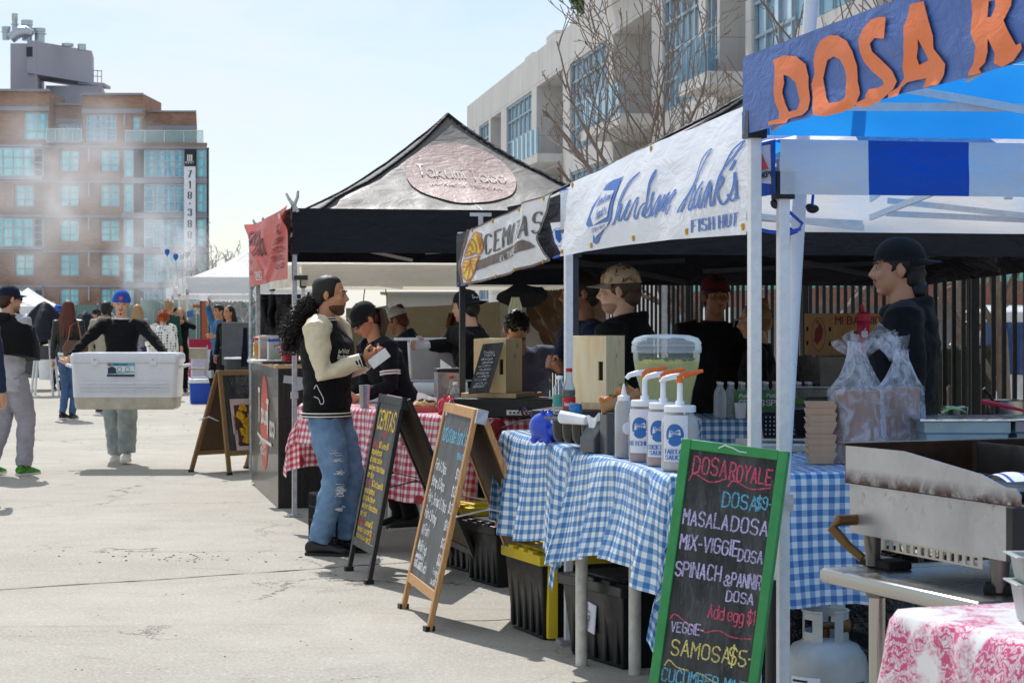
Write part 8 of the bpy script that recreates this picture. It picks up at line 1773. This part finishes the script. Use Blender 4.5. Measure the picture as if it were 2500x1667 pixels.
pn=Pen(flat((-.105, -.2, .15), (1, 0, .14), (-.14, 0, 1)), .001); pn.line([(.012, -.005), (.012, .1)], .016).text('HDX', .03, .085, .02, .005, width=.05); pn.mb.build('label_print', M('label_orange', 'e0602a', .5), lb, local=True, angle=0)
pn=Pen(flat((-.07, -.2, .13), (.35, 0, 1), (-1, 0, .35)), .002); pn.text('CONEY ISLAND', .0, .0, .022, .004, width=.13, jit=.3).text('MARKET', .02, -.035, .022, .004, width=.09, jit=.3); pn.mb.build('tape_lettering', M('poster_ink', '2a2420', .6), lb, local=True, angle=0)
tote('black tote with yellow lid behind the oak framed chalkboard', V((-.18, 12.85, 0)), R(-66), .5, .36, .39, YLID); tote('second black tote pushed deep under the sandwich table', V((-.02, 12.2, 0)), R(-66), .45, .36, .34, M('tote_lid_black', '1c1d20', .35))
c=V((A(836, 765, 13.9).x, 13.9, 0)); t=thing('milk_crate', c, 'black lattice milk crate with a blue cloth inside beside the jeans', 'crate'); cr_M=M('crate_black', '131315', .5)
m=MB()
for z in (.01, .1, .19, .28, .36):
 for a in range(4): d_=V((math.cos(a * 1.5708 + .4), math.sin(a * 1.5708 + .4), 0)); e_=V((-d_.y, d_.x, 0)); m.bar(c + d_ * .17 - e_ * .17 + Z * z, c + d_ * .17 + e_ * .17 + Z * z, .012)
for a in range(4):
 d_=V((math.cos(a * 1.5708 + .4), math.sin(a * 1.5708 + .4), 0)); e_=V((-d_.y, d_.x, 0))
 for k in range(10): m.bar(c + d_ * .17 + e_ * (-.17 + k * .0378), c + d_ * .17 + e_ * (-.17 + k * .0378) + Z * .37, .014)
m.build('lattice', cr_M, t); m=MB(); m.ell(c + Z * .36, (.15, .15, .05), n=18); m.jitter(.03, 12, 3); m.build('blue_cloth', M('cloth_royal', '2350a8', .7), t)
m=MB(); m.open=True; c=G(1298, 1508); m.grid(lambda u, v: c + V((.1 * u - .05, .08 * v - .04, .015 + .03 * abs(math.sin(u * 7) * math.cos(v * 5)))), 10, 8); m.jitter(.02, 30, 2); tag(m.build('crumpled_bag', MC['bag_film'], None, angle=180), 'crumpled scrap of clear plastic on the ground by the yellow tote', 'litter')
# ================================================================ tarps and hanging things at the back of the stalls
def sheet(name, label, c, m_, cat, amp=.05, seed=1, folds=3.0, dx=0.0, group=None):
 """cloth between four corners: lower near/far, upper far/near as points"""
 b=MB(); b.open=True; n_=((c[1] - c[0]).cross(c[3] - c[0])).normalized()
 def f(u, v):
  p=(c[0] * (1 - u) + c[1] * u) * (1 - v) + (c[3] * (1 - u) + c[2] * u) * v
  return p + n_ * (amp * noise.noise(V((u * folds * 2, v * folds * .6, seed))) + amp * .4 * noise.noise(V((u * folds * 5, v * folds * 2, seed)))) - Z * (amp * .8 * math.sin(u * math.pi) * v * dx)
 b.grid(f, 40, 16, uvf=lambda u, v: (u, v)); return tag(b.build(name, m_, None, angle=180), label, cat, group)
TARB=fabric('tarp_brown', '6b5038', .45, .2, tcol='7a5a3c', bump=.6, bs=5, dirt=.4); TARK=fabric('tarp_black', '141416', .3, .0, bump=.9, bs=4); TARO=fabric('tarp_olive', '5d5440', .6, .15, bump=.5, bs=4, dirt=.4)
sheet('tarp', 'olive brown tarp stretched behind the taco stall', [A(845, 905, 24.2), A(1235, 900, 24.0), A(1235, 735, 24.0), A(845, 752, 24.2)], TARO, 'tarp', .08, 3, dx=.3)
sheet('tarp', 'rust brown tarp slung at an angle beside the cream panel', [A(1335, 850, 18.0), A(1485, 880, 17.0), A(1475, 690, 17.2), A(1250, 695, 18.5)], TARB, 'tarp', .12, 7, dx=.6)
sheet('wall_panel', 'pale plain cream panel standing behind the stooping man', [A(1222, 960, 18.6), A(1330, 960, 18.2), A(1330, 720, 18.4), A(1222, 720, 18.6)], M('panel_cream', 'c9c2b0', .7), 'panel', .01, 2)
sheet('tarp', 'crumpled black plastic tarp hanging behind the juice tubs', [A(636, 868, 22.0), A(735, 868, 21.8), A(735, 718, 21.8), A(636, 718, 22.0)], TARK, 'tarp', .09, 5, folds=5)
c=A(1275, 722, 17.0); m=MB(); m.ell(c, (.2, .1, .085), n=20); m.jitter(.05, 8, 4); tag(m.build('rolled_bag', M('bag_cloth', '17171a', .9)), 'dark rolled canvas bag hung under the cream canopy edge', 'bag')
m=MB()
for i in range(9): x=(i - 4) * .011; m.tube([A(1258, 726, 16.8) + V((x * .5, .01 * (i % 3), 0)), A(1258, 750, 16.8) + V((x, .01 * (i % 2), 0)), A(1258, 776, 16.8) + V((x * 1.3, 0, -.01 * (i % 3)))], .009, 6)
tag(m.build('rag_tassel', M('rag_cream', 'cfc7a2', .9)), 'cream coloured rag mop hanging below the rolled bag', 'rag')
t=thing('hanging_bag', A(916, 765, 18.4), 'white paper roll in a clear bag with green print hung on yellow cords', 'bag'); c=A(916, 762, 18.4)
m=MB(); m.cyl(c + V((-.11, 0, -.02)), c + V((.11, .0, .02)), .04, n=18); m.build('paper_core', M('paper_white', 'e4e6ea', .7), t); pn=Pen(flat(c + V((-.06, -.043, -.02)), (1, 0, .15), (0, 0, 1)), .001); pn.text('IDLE', 0, 0, .035, .008).text('2', .05, .035, .03, .006); pn.build('print_lettering', M('print_green', '2f8a54', .5), t)
for s_ in (-.1, .1): m=MB(); m.tube([c + V((s_, 0, 0)), c + V((s_, 0, .12)), c + V((s_ * .9, 0, .2))], .005, 6); m.build('cord', M('cord_yellow', 'b8963a', .6), t)
# ================================================================ far end of the yard
TIM=M('timber_red', '9a5636', .7, var=.2, vs=5, stretch=(8, 8, .8))
c=G(497, 915); c.z=0; t=thing('timber_post', c, 'tall red brown timber post with a short cross arm beside the yard aisle', 'post'); m=MB(); m.box(c + Z * 1.04, (.17, .17, 2.08), .3); m.build('post_body', TIM, t, bev=.01); m=MB(); m.box(c + V((-.14, 0, 1.72)), (.26, .1, .08), .0); m.build('cross_arm', TIM, t, bev=.006)
m=MB(); a_=G(470, 915); m.bar(V((a_.x, a_.y, 0)), A(483, 835, a_.y + .3), .06); tag(m.build('leaning_plank', M('plank_tan', 'b08a5c', .7)), 'pale timber plank leaning against the red brown post', 'plank')
def cooler2(label, c, w_, h, d_, bm_, lm, yaw=.2):
 t=thing('cooler', c, label, 'cooler'); m=MB(); m.box(c + Z * h * .42, (w_, d_, h * .84), yaw, taper=.92); m.build('body', bm_, t, bev=.01); m=MB(); m.box(c + Z * h * .92, (w_ * 1.04, d_ * 1.04, h * .17), yaw); m.build('lid', lm, t, bev=.012); m=MB(); m.tube([c + V((-w_ * .3, -d_ * .5, h * .95)), c + V((-w_ * .3, -d_ * .55, h * 1.1)), c + V((w_ * .3, -d_ * .55, h * 1.1)), c + V((w_ * .3, -d_ * .5, h * .95))], .012, 6); m.build('handle', lm, t); return t
cooler2('blue cooler with white lid on the ground behind the weathered chalkboard', G(490, 985), .38, .42, .28, M('cooler_blue', '2450c0', .35), WHP)
c=V((A(545, 765, 57).x, 57, 0)); t=thing('work_bench', c, 'rough timber work bench under the white canopy', 'bench'); TB=M('bench_wood', 'b99a6c', .7, var=.2); m=MB(); m.box(c + Z * .87, (.95, .6, .06)); m.build('bench_top', TB, t)
for x, y in ((-.42, -.25), (.42, -.25), (-.42, .25), (.42, .25)): m=MB(); m.box(c + V((x, y, .42)), (.09, .09, .84)); m.build('leg', TB, t)
m=MB(); m.bar(c + V((-.4, -.26, .4)), c + V((-.1, -.26, .82)), .07); m.box(c + V((0, -.26, .3)), (.85, .05, .09)); m.build('brace', TB, t)
m=MB(); m.lathe([(.14, .9), (.15, .92), (.15, 1.1), (.16, 1.11), (.14, 1.11)], V((A(528, 765, 56.9).x, 56.9, 0)), 20); tag(m.build('stock_pot', STL), 'steel stock pot on the rough timber bench', 'pot')
m=MB(); m.box(V((A(552, 765, 57).x, 57.1, 1.0)), (.3, .3, .16)); tag(m.build('red_burner', M('burner_red', '8a2a30', .5), None, bev=.01), 'dark red burner box beside the stock pot', 'burner')
c=V((A(583, 765, 30).x, 30, 0)); t=thing('steel_drum', c, 'black oil drum with a pale top beside the truss pole', 'drum'); m=MB(); m.lathe([(.2, 0), (.2, .3), (.21, .31), (.2, .32), (.2, .6), (.21, .61), (.2, .62), (.2, .9)], c, 24); m.build('drum_body', M('drum_black', '2a2c30', .5), t); m=MB(); m.lathe([(.21, .9), (.21, .92), (.05, .925)], c, 24); m.build('drum_top', WHP, t)
m=MB(); m.box(V((A(580, 765, 31).x, 31, 1.1)), (.42, .3, .62)); tag(m.build('speaker_cabinet', M('cabinet_grey', '54565c', .7), None, bev=.01, origin=V((A(580, 765, 31).x, 31, .8))), 'dark grey upright cabinet on a stand by the drum', 'cabinet')
m=MB(); m.box(V((A(580, 765, 31).x, 31.02, .4)), (.36, .26, .79)); tag(m.build('cabinet_stand', OBK), 'black stand under the dark grey upright cabinet', 'stand')
sheet('hanging_coat', 'dark coat hanging on the canopy leg by the truss pole', [A(588, 895, 28), A(606, 895, 28), A(604, 800, 28), A(594, 800, 28)], cl('navy', '1a2136'), 'coat', .05, 3)
for i, (px, Y, h0, h1, cm_, lab) in enumerate(((440, 47, .3, .95, 'd8be2a', 'yellow cloth covered table end far along the row'), (455, 45, .2, 1.0, 'b83050', 'red cloth covered table end next to the yellow one'), (462, 43, .05, .8, 'c9c4dc', 'pale lilac cloth skirt of a stall beside the folding chair'))):
 p=V((A(px, 765, Y).x, Y, 0)); m=MB(); m.box(p + V((.5, .3, (h0 + h1) / 2)), (1.0, .7, h1 - h0), .2); m.jitter(.02, 5, i); tag(m.build('stall_table', M('stall_cloth_' + cm_, cm_, .8), None, bev=.02), lab, 'table')
 m=MB()
c=V((A(478, 765, 42).x, 42, 0)); t=thing('folding_chair', c, 'beige metal folding chair standing by the leaning plank', 'chair'); CB=M('chair_beige', 'b5ad9a', .5); m=MB(); m.box(c + Z * .45, (.4, .38, .03)); m.build('seat', CB, t); m=MB(); m.box(c + V((0, .2, .75)), (.42, .03, .22)); m.build('backrest', CB, t, bev=.02)
for x in (-.2, .2): m=MB(); m.bar(c + V((x, .2, .9)), c + V((x, -.25, 0)), .025); m.build('leg', CB, t); m=MB(); m.bar(c + V((x, -.18, .45)), c + V((x, .25, 0)), .025); m.build('leg', CB, t)
sheet('red_flag', 'narrow red flag standing among the far canopies', [A(443, 800, 55), A(447, 800, 55), A(446, 756, 55), A(442, 756, 55)], M('flag_red', 'b82238', .7), 'flag', .03, 2)
pn=Pen(flat(A(456, 775, 43.8), (1, -.1, 0), (0, 0, 1)), 0); pn.region([(0, 0), (.14, .02), (.14, .15), (0, .13)], (), .1); sg=pn.build('flap_sign', M('flap_blue', '4a62a8', .6), None); tag(sg, 'small blue printed sign on the low white canopy flap', 'sign')
SCR=fabric('screen_green', '5b7672', .8, .2, bump=.2, bs=3)
for i, (x0, x1, Y, z1, lab) in enumerate(((-20, 130, 118, 2.1, 'dull green screen fence behind the far white canopies'), (130, 345, 116, 2.0, 'dull green screen fence far behind the cooler carrier'), (345, 480, 112, 2.25, 'tall grey green screen fence near the hazy tree'), (480, 700, 108, 2.1, 'grey green screen fence running behind the row of stalls'))):
 t=thing('screen_fence', V((A((x0 + x1) / 2, 765, Y).x, Y, 0)), lab, 'fence', 'screen fences closing the yard'); b=MB(); b.open=True; a_, c_=A(x0, 765, Y).x, A(x1, 765, Y).x; b.grid(lambda u, v: V((a_ + (c_ - a_) * u, Y + .1 * noise.noise(V((u * 20, v, i))), .05 + (z1 - .05) * v)), 40, 4); b.build('screen', SCR, t, angle=180)
 for k in range(5): m=MB(); x=a_ + (c_ - a_) * k / 4; m.bar(V((x, Y + .1, 0)), V((x, Y + .1, z1 + .1)), .08, up=Y1); m.build('post', METG, t)
m=MB();
bw_=thing('low_warehouse', V((18, 190, 0)), 'long low pale warehouse closing the far end behind the stalls', 'building'); m.box((24, 190, 1.6), (70, 6, 3.2)); m.build('wall', M('warehouse', 'a8a49e', .8, vs=.3), bw_); m=MB(); m.box((24, 189.5, 3.3), (71, 7.4, .25)); m.build('roof', M('warehouse_roof', '84827e', .8), bw_)
for i, (px, Y, c_, lab) in enumerate(((408, 34.6, '2a7ad0', 'first blue balloon, a little higher than the other blue one'), (429, 34.8, '2a7ad0', 'second blue balloon next to the two white ones'), (444, 35.0, 'e8e8ea', 'lower white balloon beside the blue ones'), (457, 35.2, 'e8e8ea', 'higher white balloon in front of the name banner'))):
 p=A(px, (616, 627, 627, 621)[i], Y); t=thing('balloon', p, lab, 'balloon', 'balloons on strings'); m=MB(); m.lathe([(.004, -.062), (.012, -.055), (.038, -.02), (.044, .012), (.036, .04), (.016, .055), (.003, .058)], p, 18); m.build('envelope', M('balloon_' + c_, c_, .2, trans=.3), t); m=MB(); m.tube([p - Z * .06, p + V((.06 - .03 * i, .1, -.5)), A(452, 760, 35)], .0035, 4); m.build('string', M('string_tan', 'c8b06a', .7), t)
c=V((A(98, 765, 43).x, 43, 0)); t=thing('hand_cart', c, 'steel hand cart loaded with grey bins and a hanging white bucket', 'cart'); m=MB(); m.box(c + V((0, 0, .27)), (1.0, .6, .05)); m.build('deck', STLD, t)
for x in (-.45, .45):
 m=MB(); m.tube([c + V((x, -.2, .28)), c + V((x, -.2, .95)), c + V((x * .8, -.2, 1.0))], .022, 8); m.build('upright', METG, t)
 for y in (-.25, .25): m=MB(); m.cyl(c + V((x - .02, y, .1)), c + V((x + .02, y, .1)), .1, n=16); m.build('wheel', M('tyre', '18181a', .8), t)
m=MB(); m.box(c + V((-.12, 0, .6)), (.62, .5, .58)); m.build('grey_bin', M('bin_grey', '4a4c50', .7), t, bev=.02)
m=MB(); p=V((A(112, 765, 42.4).x, 42.4, .22)); m.lathe([(.13, 0), (.155, .38), (.16, .4), (.14, .4), (.12, .02)], p, 20); tag(m.build('white_bucket', WHP), 'white plastic bucket hanging on the hand cart', 'bucket')
m=MB(); p=A(80, 792, 42.8); m.ell(p, (.36, .22, .2), n=24, m=14); m.jitter(.08, 6, 4); m.jitter(.03, 18, 7); tag(m.build('tarp_bundle', fabric('bundle_blue', '1f8ad8', .35, .2, bump=.7, bs=5)), 'bright blue tarpaulin bundle on top of the loaded cart', 'bundle')
m=MB(); p=A(92, 824, 43.0); m.ell(p, (.3, .25, .16), n=20); m.jitter(.05, 8, 3); bb_=tag(m.build('duffel_bag', cl('duffel', '23202a')), 'dark duffel bag with red straps below the blue bundle', 'bag')
m=MB(); m.tube([p + V((-.2, -.26, -.06)), p + V((-.05, -.28, .1)), p + V((.1, -.27, -.02)), p + V((.25, -.2, .1))], .018, 6); m.build('red_strap', M('strap_red', 'c02a38', .6), bb_)
# ================================================================ smoke drifting across the brick block
def smoke(name, label, c, sz, dens, seed, thr=.5):
 m=bpy.data.materials.new('smoke_' + str(seed)); t=NT(m); o=t.n('TexCoord').outputs['Generated']
 v=t.n('VectorMath', {0: o, 1: (.5, .5, .5)}, operation='SUBTRACT').outputs[0]; r=t.n('VectorMath', {0: v}, operation='LENGTH').outputs['Value']
 n_=t.n('TexNoise', {'Vector': t.n('Mapping', {'Vector': o, 'Location': (seed, seed * 2, 0), 'Scale': (1.5, 1, 1.3)}).outputs[0], 'Scale': 2.6, 'Detail': 4, 'Roughness': .55, 'Distortion': .7}).outputs['Fac']
 d=t.math('MULTIPLY', t.math('MULTIPLY', t.rng(n_, thr, .8), t.rng(r, .5, .15)), dens)
 p=t.n('VolumePrincipled', {'Color': (.93, .94, .97, 1), 'Density': d, 'Anisotropy': .3}); oo=t.n('OutputMaterial'); t.t.links.new(p.outputs[0], oo.inputs['Volume'])
 m.volume_intersection_method if False else None
 b=MB(); b.box(c, sz); o_=b.build(name, m, None, angle=0); tag(o_, kind='stuff'); return o_
SMK=True
if SMK:
 smoke('smoke', '', A(165, 470, 75), (9.0, 4.0, 8), .8, 3, .38)
 smoke('smoke', '', A(400, 650, 62), (3.6, 3.0, 3.6), 1.1, 8, .40)
S.cycles.volume_step_rate=4.0; S.cycles.volume_max_steps=64
